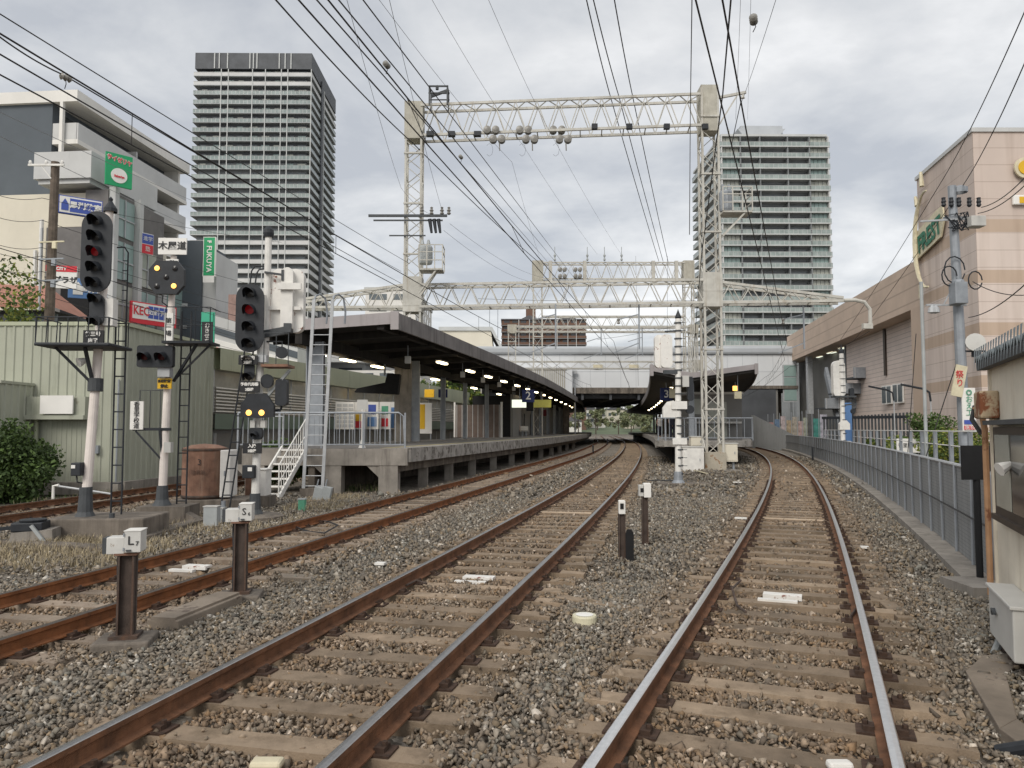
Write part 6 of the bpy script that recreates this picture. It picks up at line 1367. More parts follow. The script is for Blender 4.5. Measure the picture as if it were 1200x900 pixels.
def mast_signal_c():
    g = G_(300, 612); Y = g[1]; t = thing('signal_mast', 'crowded signal mast with four lamp head, two amber lamps and peeling white signal backs', 'railway signal', (g[0], g[1], GZ), R(2))
    Z = lambda py: 1.75 + (503-py)/900*Y - GZ; X = lambda px: (px-600)/900*Y - g[0]
    MB().lathe([(.62,-.1),(.62,.14),(.5,.18),(0,.18)], 10, c=(X(301),0,0)).build('footing', concrete_d, t)
    MB().tube([(X(301),0,.4),(X(304),0,Z(420)),(X(306),0,Z(345))], [.09,.08,.075], 12).tube([(X(309),.06,Z(420)),(X(310),.06,Z(272))], .075, 12).build('pole', white_p, t); MB().lathe([(.19,.16),(.13,.28),(.11,.62)], 12, c=(X(301),0,0)).build('pole_foot', dark_grey, t)
    MB().lathe([(.10,Z(275)),(.12,Z(270)),(.11,Z(266)),(.05,Z(262)),(0,Z(261))], 12, c=(X(310),.06,0)).build('pole_cap', black_p, t)
    head(t, X(295), Z(374), -.25, .60, 1.48, 4, {1: red_dim}, r=.10)
    o = plate(t, X(294), -.25, Z(423), .40, .20, s_black, [('第2場内', .085), ('2番線', .07)])
    # white backs of the signals for the other direction
    for k, (px, dy) in enumerate(((323, .1), (334, -.05), (342, .12))):
        T_ = Matrix.Translation((X(px), dy, Z(350))); MB().prism(stadium(.36 if k != 1 else .26, 1.42), 0, .22, 0, T_).build('signal_back', white_rust if k != 1 else white_p, t)
    MB().box(X(308),X(350),.0,.08,Z(362),Z(358)).cbox((X(338),-.1,Z(335)),(.5,.06,.14)).build('signal_bracket', white_p, t); MB().bar((X(308),-.05,Z(318)),(X(330),-.05,Z(321)), .06, .04).bar((X(329),-.05,Z(315)),(X(329),-.05,Z(328)), .05).build('top_arm', dark_grey, t)
    MB().bar((X(305),0,Z(392)),(X(336),0,Z(386)), .12, .16).cbox((X(336),0,Z(384)),(.16,.2,.2)).build('lower_arm', dark_grey, t)
    m = MB(); m.tube([(X(288),.1,Z(338)),(X(290),.1,Z(315)),(X(294),.1,Z(309)),(X(308),.1,Z(309))], .018, 6); m.tube([(X(294),.1,Z(338)),(X(296),.1,Z(318)),(X(299),.1,Z(313)),(X(308),.1,Z(312))], .018, 6); m.build('ladder_hoop', black_p, t)
    # two lamp head pointing aside, small heads
    head(t, X(294), Z(432), -.15, .22, .5, 2, {}, r=.085, name='shunt_head')
    MB().cbox((X(308),-.1,Z(421)), (.22,.2,.16)).build('camera_box', galv_l, t)
    T_ = Matrix.Translation((X(329), -.05, Z(413))); MB().prism(stadium(.26, .26), 0, .06, 0, T_).build('round_disc', black_p, t)
    MB().tube([(X(311),0,Z(400)),(X(329),0,Z(400)),(X(329),0,Z(408))], .018, 6).build('disc_arm', black_p, t)
    MB().box(X(310),X(341),-.35,.25,Z(431),Z(428)).build('service_platform', rusty, t); MB().bar((X(340),-.1,Z(434)),(X(311),0,Z(467)), .06).build('bracket', grey_box, t)
    m = MB()
    for px in (313, 327, 341): m.tube([(X(px),-.33,Z(429)),(X(px),-.33,Z(392))], .01, 5)
    m.tube([(X(313),-.33,Z(392)),(X(341),-.33,Z(392))], .01, 5); m.build('railing', dark_grey, t)
    T_ = Matrix.Translation((X(314), -.15, Z(447))); MB().prism(stadium(.26, .3), 0, .1, 0, T_).build('round_disc', black_p, t)
    T_ = Matrix.Translation((X(330), -.1, Z(460))); MB().prism(stadium(.25, .58, r=.08), 0, .2, 0, T_).tube([(X(330),0,Z(476)),(X(328),0,Z(481)),(X(312),0,Z(481))], .03, 6).build('black_housing', black_p, t)
    plate(t, X(296), -.22, Z(454), .42, .24, s_black, [('予告代用器', .075), ('2番線', .07)])
    o = MB().prism([(-.34,-.2),(-.15,-.22),(.15,-.22),(.36,-.2),(.36,.05),(.18,.30),(-.18,.30),(-.34,.05)][::-1], -.02, .12, 0, Matrix.Translation((X(305),-.25,Z(478)))).build('lamp_head', black_p, t)
    for px, mt in ((296.5, amber_on), (311, amber_on)): lens_unit(o, X(px), -.29, Z(484), .062, mt, False)
    for px in (299, 311): MB().cbox((X(px),-.1,Z(497)), (.1,.16,.16)).build('relay_box', lt_box, t)
    T_ = Matrix.Translation((X(303), -.2, Z(508))); o = MB().prism(stadium(.27, .25, r=.07), 0, .14, 0, T_).build('small_head', black_p, t); lens_unit(o, X(303), -.21, Z(508), .05, lens_off)
    plate(t, X(300), -.2, Z(525), .40, .22, s_black, [('入換', .085), ('2番線', .07)])
    MB().cbox((X(296),-.12,Z(552)), (.26,.2,.28)).build('control_box', black_p, t, bevel=.015); MB().cbox((X(298),-.225,Z(549)), (.09,.01,.08)).build('box_label', s_white, t)
    ladder(t, (X(263),.1,.0), (X(289),.1,Z(410)), .19, st=.27); MB().tube([(X(263),.1,.0),(X(263),.1,.45)], .05, 8).build('ladder_foot', galv, t)
mast_signal_c()

def mast_signal_d():
    g = G_(795, 569); Y = g[1]; t = thing('signal_mast', 'white banded mast with peeling white signal back standing between the tracks', 'railway signal', (g[0], g[1], GZ))
    Z = lambda py: 1.75 + (503-py)/900*Y - GZ; X = lambda px: (px-600)/900*Y - g[0]
    MB().box(-.75,1.0,-.45,.45,-.1,.1).build('footing', concrete_d, t, bevel=.02); MB().lathe([(.25,.08),(.17,.2),(.15,.5)], 12).build('pole_foot', galv, t)
    MB().tube([(0,0,.4),(X(796),0,Z(372))], [.115,.10], 14).build('pole', white_p, t)
    m = MB(); py = 378
    while py < 560: m.lathe([(.135,Z(py)-.025),(.135,Z(py)+.025)], 12, c=(X(795.5),0,0)); m.bar((X(798.5),-.1,Z(py)),(X(798.5)+.16,-.1,Z(py)), .02); py += 9.3
    m.build('step_bands', dark_grey, t)
    MB().lathe([(.10,Z(373)),(.12,Z(371)),(.04,Z(365)),(0,Z(361))], 12, c=(X(796),0,0)).build('pole_cap', black_p, t)
    for k, (px, dy, w_) in enumerate(((774, .1, .32), (782, 0, .42))):
        MB().prism(stadium(w_, 1.2, r=.15), 0, .22, 0, Matrix.Translation((X(px), dy, Z(411)))).build('signal_back', white_rust, t)
    MB().bar((X(780),0,Z(388)),(X(797),0,Z(387)), .05).bar((X(778),0,Z(436)),(X(794),0,Z(436)), .2, .14).build('signal_arm', dark_grey, t)
    MB().prism(stadium(.2, .85, r=.08), 0, .25, 0, Matrix.Translation((X(809), -.1, Z(456)))).build('side_head', black_p, t); MB().bar((X(797),0,Z(442)),(X(812),0,Z(442)), .04).build('side_arm', dark_grey, t)
    MB().cbox((X(803),-.1,Z(447)), (.22,.15,.4)).build('relay_box', lt_box, t)
    MB().prism([(-.32,-.22),(.25,-.22),(.25,.25),(.05,.38),(-.15,.34),(-.32,.12)][::-1], 0, .2, 0, Matrix.Translation((X(787),-.1,Z(482)))).build('white_shroud', white_p, t)
    MB().prism(stadium(.3, .3), 0, .12, 0, Matrix.Translation((X(808), -.1, Z(480)))).build('round_disc', black_p, t); MB().bar((X(797),0,Z(480)),(X(805),0,Z(480)), .04).build('disc_arm', dark_grey, t)
    MB().cbox((X(795),-.14,Z(475)), (.55,.06,.28)).build('white_plate', white_p, t); MB().cbox((X(795),-.14,Z(517)), (.5,.06,.22)).build('white_plate', white_p, t)
mast_signal_d()
def mast_signal_e():
    g = G_(988.5, 549); Y = g[1]; t = thing('signal_mast', 'slim white mast with rounded white signal back beside the ribbed wall', 'railway signal', (g[0], g[1], GZ))
    Z = lambda py: 1.75 + (503-py)/900*Y - GZ; X = lambda px: (px-600)/900*Y - g[0]
    MB().tube([(0,0,.15),(0,0,.5)], .13, 10).build('pole_foot', dark_grey, t); MB().tube([(0,0,.4),(X(987.5),0,Z(414))], [.12,.11], 12).build('pole', white_p, t)
    MB().lathe([(.12,Z(414)),(.12,Z(411)),(.05,Z(408)),(0,Z(402))], 10, c=(X(987.5),0,0)).build('pole_cap', black_p, t)
    MB().prism(stadium(.62, 1.9, r=.28), 0, .3, 0, Matrix.Translation((X(984.5), .0, Z(444)))).build('signal_back', white_p, t)
    m = MB(); 
    for py in range(420, 535, 8): m.lathe([(.145,Z(py)-.02),(.145,Z(py)+.02)], 10, c=(X(988),0,0))
    m.build('step_bands', dark_grey, t)
    MB().box(X(977),X(1001),-.3,.3,Z(466),Z(464)).build('service_platform', dark_grey, t)
    MB().prism(stadium(.22, .55, r=.1), 0, .2, 0, Matrix.Translation((X(998), -.1, Z(461)))).build('side_head', black_p, t); MB().prism(stadium(.24, .26), 0, .1, 0, Matrix.Translation((X(999), -.1, Z(482)))).build('round_disc', black_p, t)
    MB().bar((X(988),0,Z(475)),(X(1004),0,Z(473)), .07).bar((X(999),0,Z(465)),(X(999),0,Z(482)), .04).build('side_arm', dark_grey, t)
    MB().prism([(-.26,-.2),(.26,-.2),(.26,.1),(.1,.28),(-.1,.28),(-.26,.1)][::-1], -.12, .1, 0, Matrix.Translation((X(988),-.05,Z(499)))).build('white_shroud', white_p, t)
    MB().cbox((X(988),-.13,Z(519)), (.55,.05,.2)).build('white_plate', white_p, t)
mast_signal_e()

# grey climbing ladder with hooped handrails before the canopy
g = G_(371, 583); t = thing('access_ladder', 'tall grey ladder with hooped top rising past the canopy end to the gantry', 'ladder', (g[0], g[1], GZ))
Y = g[1]; Z = lambda py: 1.75 + (503-py)/900*Y - GZ; X = lambda px: (px-600)/900*Y - g[0]
m = MB(); 
for pa, pb in (((357, 575), (366, 350)), ((379, 580), (388, 350))):
    m.bar((X(pa[0]),0,Z(pa[1])),(X(pb[0]),0,Z(pb[1])), .09, .05)
m.build('stile', galv_l, t)
m = MB(); py = 392
while py < 575: u = (575-py)/225; m.tube([(X(357+9*u),0,Z(py)),(X(379+9*u),0,Z(py))], .016, 6); py += 11.8
m.build('rungs', galv_l, t)
for px in (366, 388): MB().tube([(X(px),0,Z(352)),(X(px)+.03,.1,Z(345)),(X(px)+.12,.25,Z(342)),(X(px)+.24,.4,Z(346)),(X(px)+.28,.5,Z(362)),(X(px)+.26,.5,Z(376))], .03, 8).build('hoop', galv, t)
MB().cbox((0,0,.12),(.9,.4,.3)).build('footing', concrete_d, t)
for i, px in enumerate((371, 381)):
    g = G_(px, 588); t = thing('weight_box', ('grey tilted tension box at the ladder foot', 'second grey tilted tension box at the ladder foot')[i], 'box', (g[0], g[1], GZ)); MB().box(-.12,.12,-.1,.1,0,.42).build('box', grey_box, t, bevel=.02, T=Matrix.Rotation(R(12), 4, 'Y')); MB().tube([(0,0,.4),(.05,0,.62)], .02, 6).build('rod', galv, t)
g = G_(354, 600); t = thing('junction_box', 'small teal green junction box by the rusty rail below the stair', 'box', (g[0], g[1], GZ)); MB().box(-.08,.08,-.08,.08,0,.3).build('body', s_dkgreen, t, bevel=.01); MB().box(-.09,.09,-.09,.09,.3,.33).build('lid', grey_box, t)

# rusty cabinet and companion box
g = G_(240, 600); t = thing('equipment_cabinet', 'rusty rounded steel cabinet marked three with a white side door', 'cabinet', (g[0], g[1], GZ), R(6)); Y = g[1]
MB().box(-.65,1.1,-.6,.6,-.1,.34).build('plinth', concrete_d, t, bevel=.02)
m = MB(); m.lathe([(.5,.36),(.52,.38),(.52,1.5),(.5,1.55),(.3,1.62),(0,1.65)], 28, c=(-.02,.0,0)); m.build('drum', rusty, t, smooth=False)
MB().lathe([(.53,1.48),(.54,1.5),(.53,1.54)], 28, c=(-.02,0,0)).lathe([(.53,.37),(.54,.40),(.53,.43)], 28, c=(-.02,0,0)).build('hoop_band', post_rust, t)
MB().box(.44,.68,-.42,.3,.38,1.5).build('door', white_p, t, bevel=.02); MB().cbox((.56,-.43,.95),(.04,.03,.12)).build('handle', galv, t)
text('3', .19, s_black, t, (.0,-.54,1.22)); text('器具箱', .11, M('faded_print', (.12,.07,.05)), t, (-.03,-.54,.98), spacing=1.1)
g = G_(283, 600); t = thing('equipment_cabinet', 'small white and rust cabinet next to the rusty drum cabinet', 'cabinet', (g[0], g[1]+1.2, GZ)); MB().box(-.38,.38,-.3,.3,-.1,.3).build('plinth', concrete_d, t)
MB().box(-.27,.0,-.2,.25,.3,.95).build('side_panel', rusty, t); MB().box(.0,.26,-.22,.25,.3,.95).box(-.28,.28,-.24,.27,.95,.99).build('body', white_p, t, bevel=.01)
for i, (px, w_, h_) in enumerate(((248, .28, .42), (259, .14, .3))):
    g = G_(px, 618 if i == 0 else 612); t = thing('junction_box', ('grey upright junction box behind the S marker box', 'narrow grey junction box beside the ladder foot')[i], 'box', (g[0], g[1], GZ)); MB().box(-w_/2,w_/2,-.1,.1,0,h_).build('body', grey_box, t, bevel=.01); MB().box(-w_/2-.01,w_/2+.01,-.11,.11,h_,h_+.02).build('lid', lt_box, t)

# ---------------- lineside markers ----------------
def rotbox(name, label, px, py, ht, lt, st, rz, cat='marker'):
    g = G_(px, py); t = thing(name, label, cat, (g[0], g[1], GZ), rz); Y = g[1]; return t, Y
def marker(label, px, py_base, H, tx, sub, rz):
    g = G_(px, py_base); t = thing('lineside_marker', label, 'track marker', (g[0], g[1], GZ), rz)
    MB().box(-.24,.24,-.22,.22,-.1,.12).build('footing', concrete_d, t, bevel=.02)
    h0 = H-.20; m = MB(); m.box(-.07,.07,-.018,.018,.1,h0); m.box(-.07,-.052,-.07,.07,.1,h0); m.box(.052,.07,-.07,.07,.1,h0); m.build('post', post_rust, t); MB().box(-.12,.12,-.12,.12,.12,.15).build('post_foot', post_rust, t)
    MB().box(-.10,.09,-.08,.08,h0,h0+.02).build('top_plate', rusty, t)
    wx = M('scuffed_box', (.58,.57,.54), .55, 0, .08, 8, rust=(.30,.24,.18), rt=.66, rs=14)
    MB().box(-.01,.13,-.11,.10,h0+.03,h0+.22).build('marker_box', wx, t, bevel=.006); MB().box(-.165,-.015,-.08,.09,h0+.015,h0+.165).build('side_box', wx, t, bevel=.006)
    MB().box(-.20,-.165,-.075,.085,h0+.02,h0+.16).build('lamp_shade', dark_grey, t); MB().box(-.015,.135,-.115,.105,h0+.22,h0+.227).build('lid', white_p, t)
    text(tx, .11, s_black, t, (.045,-.114,h0+.135)); text(sub, .055, s_black, t, (.10,-.114,h0+.11)); MB().cbox((.03,-.118,h0+.05),(.04,.02,.015)).build('latch', dark_grey, t)
    for z_ in (.06, .19): MB().cbox((-.012,-.112,h0+z_),(.012,.012,.03)).build('hinge', galv, t)
    MB().tube([(-.09,.03,h0+.01),(-.10,.06,h0-.12),(-.085,.03,h0-.3),(-.085,.03,.12)], .011, 6).build('cable', black_p, t)
marker('white marker box lettered L seven on a rusty post', 147, 762, 1.06, 'L', '7', R(12)); marker('white marker box lettered S six on a rusty post behind the trough', 281, 707, 1.12, 'S', '6', R(10))
g1 = G_(190, 745); g2 = G_(268, 712); t = thing('cable_trough', 'raised concrete cable trough slab running between the two lettered markers', 'trough', (g1[0], g1[1], GZ))
MB().bar((0,0,.02),(g2[0]-g1[0],g2[1]-g1[1],.02), .34, .26).build('trough', conc_trough, t, bevel=.012); MB().bar((0,0,.16),(g2[0]-g1[0],g2[1]-g1[1],.16), .26, .03).build('cover', conc_trough, t)
t = thing('cable_trough', 'low sandy concrete trough end emerging from ballast between rusty and middle tracks', 'trough', (G_(370, 680)[0], G_(370, 680)[1], GZ)); g2 = G_(330, 683); MB().bar((0,0,.0),(g2[0]-t.location.x,g2[1]-t.location.y,.05), .3, .1).build('trough', conc_trough, t, bevel=.01)
def post(label, px, py, H, cap, rz=0, group=None):
    g = G_(px, py); t = thing('lineside_post', label, 'post', (g[0], g[1], GZ), rz)
    MB().box(-.05,.05,-.012,.012,-.05,H).box(-.05,-.036,-.05,.05,-.05,H).box(.036,.05,-.05,.05,-.05,H).build('post', post_rust, t)
    if cap == 1: MB().box(-.045,.05,-.06,.06,H,H+.2).build('box', s_white, t, bevel=.008); MB().box(-.03,.02,-.075,-.06,H+.08,H+.16).build('lens', black_r, t)
    else:
        MB().box(-.02,.10,-.08,.08,H-.02,H+.22).build('box', s_white, t, bevel=.008); MB().box(-.10,-.025,-.06,.08,H,H+.19).build('side_box', lt_box, t, bevel=.006); MB().box(-.08,-.03,-.07,-.06,H+.07,H+.14).build('lens', black_r, t)
    return t
post('rusty post with small white reflector box beside the black paddle', 729, 661, .74, 1); post('rusty post with double white box behind the black paddle', 756, 641, .86, 2)
g = G_(738, 662); t = thing('marker_paddle', 'black rounded upright paddle board in the ballast', 'marker', (g[0], g[1], GZ)); MB().prism([(-.06,0),(.06,0),(.06,.46),(.03,.52),(-.03,.52),(-.06,.46)][::-1], -.02, .02).build('board', black_r, t)
for i, (px, py, h_) in enumerate(((695, 533, .7), (712, 522, .8), (935.5, 530, .8), (952.5, 541, .9), (925, 526, .9))):
    g = G_(px, py); t = thing('lineside_post', ('short dark post beside the far middle track', 'short dark post between the far curving rails', 'middle dark post before the ribbed wall', 'nearest dark post before the ribbed wall', 'farthest dark post before the ribbed wall')[i], 'post', (g[0], g[1], GZ), 0); MB().tube([(0,0,0),(0,0,h_)], .06, 8).build('post', black_p, t); MB().lathe([(.07,h_),(.05,h_+.05),(0,h_+.06)], 8).build('cap', dark_grey, t)
g = G_(685, 735); t = thing('ground_marker', 'round cream white cap standing in the ballast between the tracks', 'marker', (g[0], g[1], GZ)); MB().lathe([(.125,-.05),(.125,.11),(.118,.125),(0,.128)], 28).build('cap', M('cream_cap', (.62,.58,.42), .5), t); MB().lathe([(.09,.1285),(0,.131)], 24).build('cap_top', s_white, t)
# white transponder strips on sleepers
def strip(label, px, py, w_, rz, two=True, dz=.12):
    wide = w_ > 1
    g = G_(px, py, -.15); t = thing('sleeper_marking', label, 'marking', (g[0], g[1], -.158), rz, None)
    MB().box(-w_/2,w_/2,-.06,.06,-.01,.008 if wide else .02).build('plate', M('pale_sleeper', (.48,.38,.28), .9) if wide else white_p, t); 
    if two: MB().box(-w_/2-.04,w_/2-.04,-.34,-.26,-.02,.012).build('plate', white_p, t); MB().box(-w_/2,w_/2,-.10,-.06,-.03,.02).build('dripped_paint', white_rust, t)
strip('double white painted strip across the track with bright worn rails', 917, 697, .42, -.38); strip('double white painted strip across the middle track', 562, 676, .40, -.22); strip('white painted strip on a sleeper of the orange railed track', 232, 663, .36, -.2, True)
strip('thin white strip by the rail of the wall side track', 1013, 641, .12, -.3, False); strip('small white strip in the ballast beside the rusty rail', 446, 660, .14, -.2, False); strip('pale crosswise strip far on the middle track', 660, 600, 1.3, -.2, False); strip('pale crosswise strip far on the wall side track', 930, 608, 1.3, -.38, False); strip('short white strip in the ballast left of the wall side track', 868, 607, .25, -.3, False); strip('small white strip beside the middle track before the platform nose', 864, 565, .3, -.3, False)
for i, (px, py, sz, mt, lab) in enumerate(((565, 893, .07, white_p, 'white stone at the lower edge between the wall side rails'), (313, 897, .09, s_cream, 'cream block lying at the lower edge of the middle track'), (984, 899, .07, white_p, 'white block on the last sleeper of the wall side track'))[1:]):
    g = G_(px, py, -.15); t = thing('loose_block', lab, 'block', (g[0], g[1], -.165)); MB().box(-sz,sz,-sz*.6,sz*.6,0,.05).build('block', mt, t, bevel=.02)

# equipment near the platform column and signal D
def cab(label, px, py, w_, h_, d_, mat, leg=0, rz=0):
    g = G_(px, py); t = thing('relay_cabinet', label, 'cabinet', (g[0], g[1], GZ), rz)
    if leg:
        for s_ in (-w_*.3, w_*.3): MB().box(s_-.05,s_+.05,-.05,.05,0,leg).build('leg', galv, t)
    MB().box(-w_/2,w_/2,-d_/2,d_/2,leg,leg+h_).build('body', mat, t, bevel=.02); MB().box(-w_/2-.03,w_/2+.03,-d_/2-.03,d_/2+.03,leg+h_,leg+h_+.05).build('lid', lt_box, t)
    m = MB()
    m.box(-w_*.4,w_*.4,-d_/2-.012,-d_/2,leg+h_*.08,leg+h_*.92); m.build('door', mat, t); MB().cbox((w_*.3,-d_/2-.03,leg+h_*.5),(.03,.03,.12)).build('handle', galv, t)
cab('cream relay cabinet on legs at the mall side of the lattice column', 854, 552, .75, .85, .5, beige_b, .45)
cab('broad white block cabinet at the lattice column foot', 811, 553, 1.0, 1.15, .6, white_p); cab('small cream cabinet on top of the white blocks by the lattice column', 816, 549, .6, .45, .45, beige_b, 1.15)
g = G_(822, 556); t = thing('cable_pit', 'open concrete cable pit with pale lid leaning beside the white banded mast', 'pit', (g[0], g[1], GZ)); m = MB()
m.box(-.5,-.42,-.9,.5,-.05,.1); m.box(.62,.7,-.9,.5,-.05,.1); m.box(-.42,.62,.42,.5,-.05,.1); m.build('rim', concrete_d, t); MB().box(-.3,.1,-.7,.3,.08,.12).build('lid', s_cream, t, T=Matrix.Rotation(R(15), 4, 'Y'))
t = thing('cable', 'loose black cable coiled on the ballast at the banded mast', 'cable', (G_(775, 567)[0], G_(775, 567)[1], GZ+.08)); MB().tube([(-.5,.1,.03),(-.1,-.05,.06),(.2,.08,.03),(.5,-.02,.06),(.8,.1,.05)], .025, 6).build('cable', black_p, t)

# ---------------- hut, sign and troughs near the camera ----------------
def hut():
    a = math.atan(.417); cx, cy = 4.66, 7.45; t = thing('trackside_hut', 'cream rendered hut with corrugated eave and brown framed window at the picture edge', 'hut', (cx, cy, GZ), -a)
    # local: side face is x = 0, running to -y
    MB().box(0,3,-3.4,0,.48,2.62).build('wall', shack_w, t); MB().box(.05,2.9,-3.3,-.05,-.1,.48).build('base', concrete_d, t)
    m = MB(); n = 44; vs = []
    for i in range(n*2+1):
        y = .16 - i*.045; z = 2.72 + .03*(1 if i % 2 else -1); vs += [(-.11, y, z-.03), (2.9, y, z+.45)]
    m.add(vs, [(2*i, 2*i+1, 2*i+3, 2*i+2) for i in range(n*2)]); m.build('corrugated_roof', M('roof_sheet', (.20,.23,.24), .6, .2, .2, 6, streak=(.08,.08,.08), st=.5), t)
    m = MB()
    for i in range(44): y = .14-i*.12; m.add([(-.115,y,2.79),(-.115,y-.085,2.79),(-.13,y-.035,2.57),(-.13,y-.05,2.57)], [(0,1,3,2)])
    m.build('eave_flashing', M('eave_grey', (.25,.29,.31), .5, .2, .2, 8), t); MB().box(-.10,-.02,-3.4,.14,2.58,2.66).build('eave_batten', dark_grey, t)
    f = MB().box(-.05,.02,-1.9,-.28,1.22,2.02).build('window', brown_al, t); MB().box(-.058,-.05,-1.0,-.38,1.30,1.95).build('pane', glass_c, f); MB().box(-.058,-.05,-1.85,-1.08,1.30,1.95).build('pane', glass_d, f)
    MB().box(-.12,.02,-2.0,-.2,2.04,2.08).build('window_hood', dark_grey, t); MB().box(-.08,.02,-1.95,-.24,1.17,1.22).build('window_sill', brown_al, t)
    MB().box(-.16,.0,-.36,-.02,2.10,2.36).build('rusty_box', M('rust_box', (.42,.33,.22), .8, 0, .2, 4, rust=(.20,.07,.03), rt=.5), t, bevel=.02)
    MB().tube([(-.06,.06,.4),(-.06,.06,2.0),(-.08,.08,2.15),(-.14,.05,2.22)], .028, 8).build('downpipe', M('orange_pipe', (.42,.24,.13), .7, 0, .2, 4, rust=(.2,.08,.04), rt=.55), t); MB().tube([(-.08,.12,1.95),(-.16,.12,2.1),(-.14,.08,2.22),(-.02,.0,2.25)], .022, 8).build('black_pipe', dark_grey, t)
    MB().bar((-.0,.02,.5),(-.0,.02,2.6), .05).build('corner_trim', shack_w, t)
    o = MB().box(-.20,-.0,-1.7,-.72,.22,.62).build('meter_box', lt_box, t, bevel=.012); MB().box(-.22,-.0,-1.72,-.70,.62,.65).build('box_lid', lt_box, o, bevel=.008); MB().lathe([(.03,0),(.03,.03),(0,.03)], 12).bar((0,0,.02),(0,-.1,.02), .02).build('latch_handle', dark_grey, o, T=Matrix.Translation((-.20,-1.0,.46)) @ Matrix.Rotation(R(-90), 4, 'Y'))
    for y in (-.85, -1.1, -1.3): MB().tube([(-.1,y,.24),(-.1,y,.02),(-.08,y-.06,-.12)], .04, 8).build('conduit', post_rust if y < -.7 else dark_grey, t)
    MB().tube([(-.12,-.8,.22),(-.2,-.8,.02),(-.16,-.9,-.06),(-.05,-1.05,-.03)], .035, 8).build('conduit', grey_box, t)
    MB().tube([(-.02,-1.0,1.72),(-.14,-1.05,1.66)], [.015,.06], 10).build('lamp_shade', s_white, t)
hut()
g = G_(1148, 689); t = thing('track_sign', 'plain black square board on a black post before the ribbed wall', 'sign', (g[0]-.2, g[1]-.35, GZ)); Y = g[1]-.35
z0, z1 = W(1143, 562, Y).z-GZ, W(1143, 522, Y).z-GZ; MB().tube([(0,0,0),(0,0,z0+.05)], .04, 8).build('post', black_r, t); MB().box(-.2,.2,-.045,-.02,z0,z1).build('board', black_r, t)
def ring():
    P = [G_(1215, 776), G_(1152, 782), G_(1132, 801), G_(1172, 872), G_(1215, 905)]; t = thing('cable_trough', 'concrete trough kerb bending round a pit at the lower picture corner', 'trough', (P[2][0], P[2][1], GZ)); o = Vector((*P[2], 0))
    Q = [Vector((*p, 0))-o for p in P]; C_ = Vector((.75,-.25,0))
    for a, b in zip(Q, Q[1:]):
        n1 = (C_-a).normalized()*.28; n2 = (C_-b).normalized()*.28; z0, z1 = Vector((0,0,-.1)), Vector((0,0,.10))
        MB().add([a+z0,b+z0,b+z1,a+z1,a+n1+z0,b+n2+z0,b+n2+z1,a+n1+z1], [(0,1,2,3),(7,6,5,4),(3,2,6,7),(0,4,5,1),(0,3,7,4),(1,5,6,2)]).build('kerb_segment', conc_trough, t, bevel=.008)
    MB().bar(Q[1]*.5+C_*.5+Vector((0,0,.0)), Q[3]*.4+C_*.7+Vector((0,0,.0)), .12, .08).build('timber', wood_old, t)
ring()
t = thing('cable', 'black pipe stub poking from the ballast at the lower picture corner', 'pipe', (G_(1190, 892)[0], G_(1190, 892)[1], GZ)); MB().tube([(-.05,.08,.02),(.05,-.05,.10),(.2,-.2,.1)], .045, 10).build('pipe', black_p, t)

for i, (P, lab) in enumerate((([(868,682),(858,694),(864,712),(874,722)], 'thin bond cable looping off the near rail beside the double white strip'), ([(1003,696),(1008,712),(996,726)], 'thin bond cable at the far rail beside the double white strip'), ([(476,688),(488,684),(500,686)], 'short bond cable at the middle track rail'), ([(346,618),(362,612),(384,612),(396,618),(380,626),(356,624),(346,618)], 'black cable coil lying between the orange rusty rails'))):
    Q = [G_(x, y, -.14) for x, y in P]; t = thing('bond_cable', lab, 'cable', (*Q[0], -.14)); MB().tube([(q[0]-Q[0][0], q[1]-Q[0][1], .02+.02*(k % 2)) for k, q in enumerate(Q)], .014, 6).build('cable', post_rust if i < 3 else black_p, t)
for i, (a, b, lab) in enumerate((((655, 700), (802, 724), 'sandy timber duct crossing the ballast between the middle track and the wall side track'), ((1018, 690), (1062, 726), 'short timber duct end beside the wall side track'))):
    p, q = G_(*a, -.19), G_(*b, -.19); t = thing('timber_duct', lab, 'duct', (*p, -.21)); MB().bar((0,0,0),(q[0]-p[0],q[1]-p[1],0), .16, .08).build('duct', sleeper_m, t, bevel=.008)

# ---------------- weeds and far left details ----------------
def grass(name, label, zones, n, h, seed, mats):
    r = np.random.default_rng(seed); vs = []; fs = []
    for (x0, x1, y0, y1, w_) in zones:
        for _ in range(int(n*w_)):
            cx, cy = r.uniform(x0, x1), r.uniform(y0, y1)
            if any(abs(TRK[k](cy)-cx) < .95 for k in 'FL'): continue
            for _b in range(4):
                x, y = cx+r.normal(0,.04), cy+r.normal(0,.04); a = r.uniform(0, 6.28); hh = h*r.uniform(.3, 1.2); ln = r.uniform(.1, .8)*hh; dx, dy = math.cos(a), math.sin(a); w2 = .006
                b = len(vs); vs += [(x-dy*w2, y+dx*w2, GZ), (x+dy*w2, y-dx*w2, GZ), (x+dx*ln*.4+dy*w2*.7, y+dy*ln*.4-dx*w2*.7, GZ+hh*.7), (x+dx*ln*.4-dy*w2*.7, y+dy*ln*.4+dx*w2*.7, GZ+hh*.7), (x+dx*ln, y+dy*ln, GZ+hh)]; fs += [(b,b+1,b+2,b+3),(b+3,b+2,b+4)]
    m = MB(); m.v = vs; m.f = fs; m.m = [int(q) for q in r.integers(0, len(mats), len(fs))]; return tag(m.build(name, mats), label, 'grass', kind='stuff')
straw2 = M('straw_dark', (.30, .25, .17), .9, 0, .3, 4)
grass('dry_grass', 'dry straw coloured grass around the signal footings', [(-9.2,-5.6,10.8,13.6,1.0),(-8.8,-4.4,14.2,17.5,.45),(-5.6,-4.2,18.5,23.0,.3),(-8.3,-7.3,13,15,.3)], 1700, .17, 2, [straw, straw2, straw2])
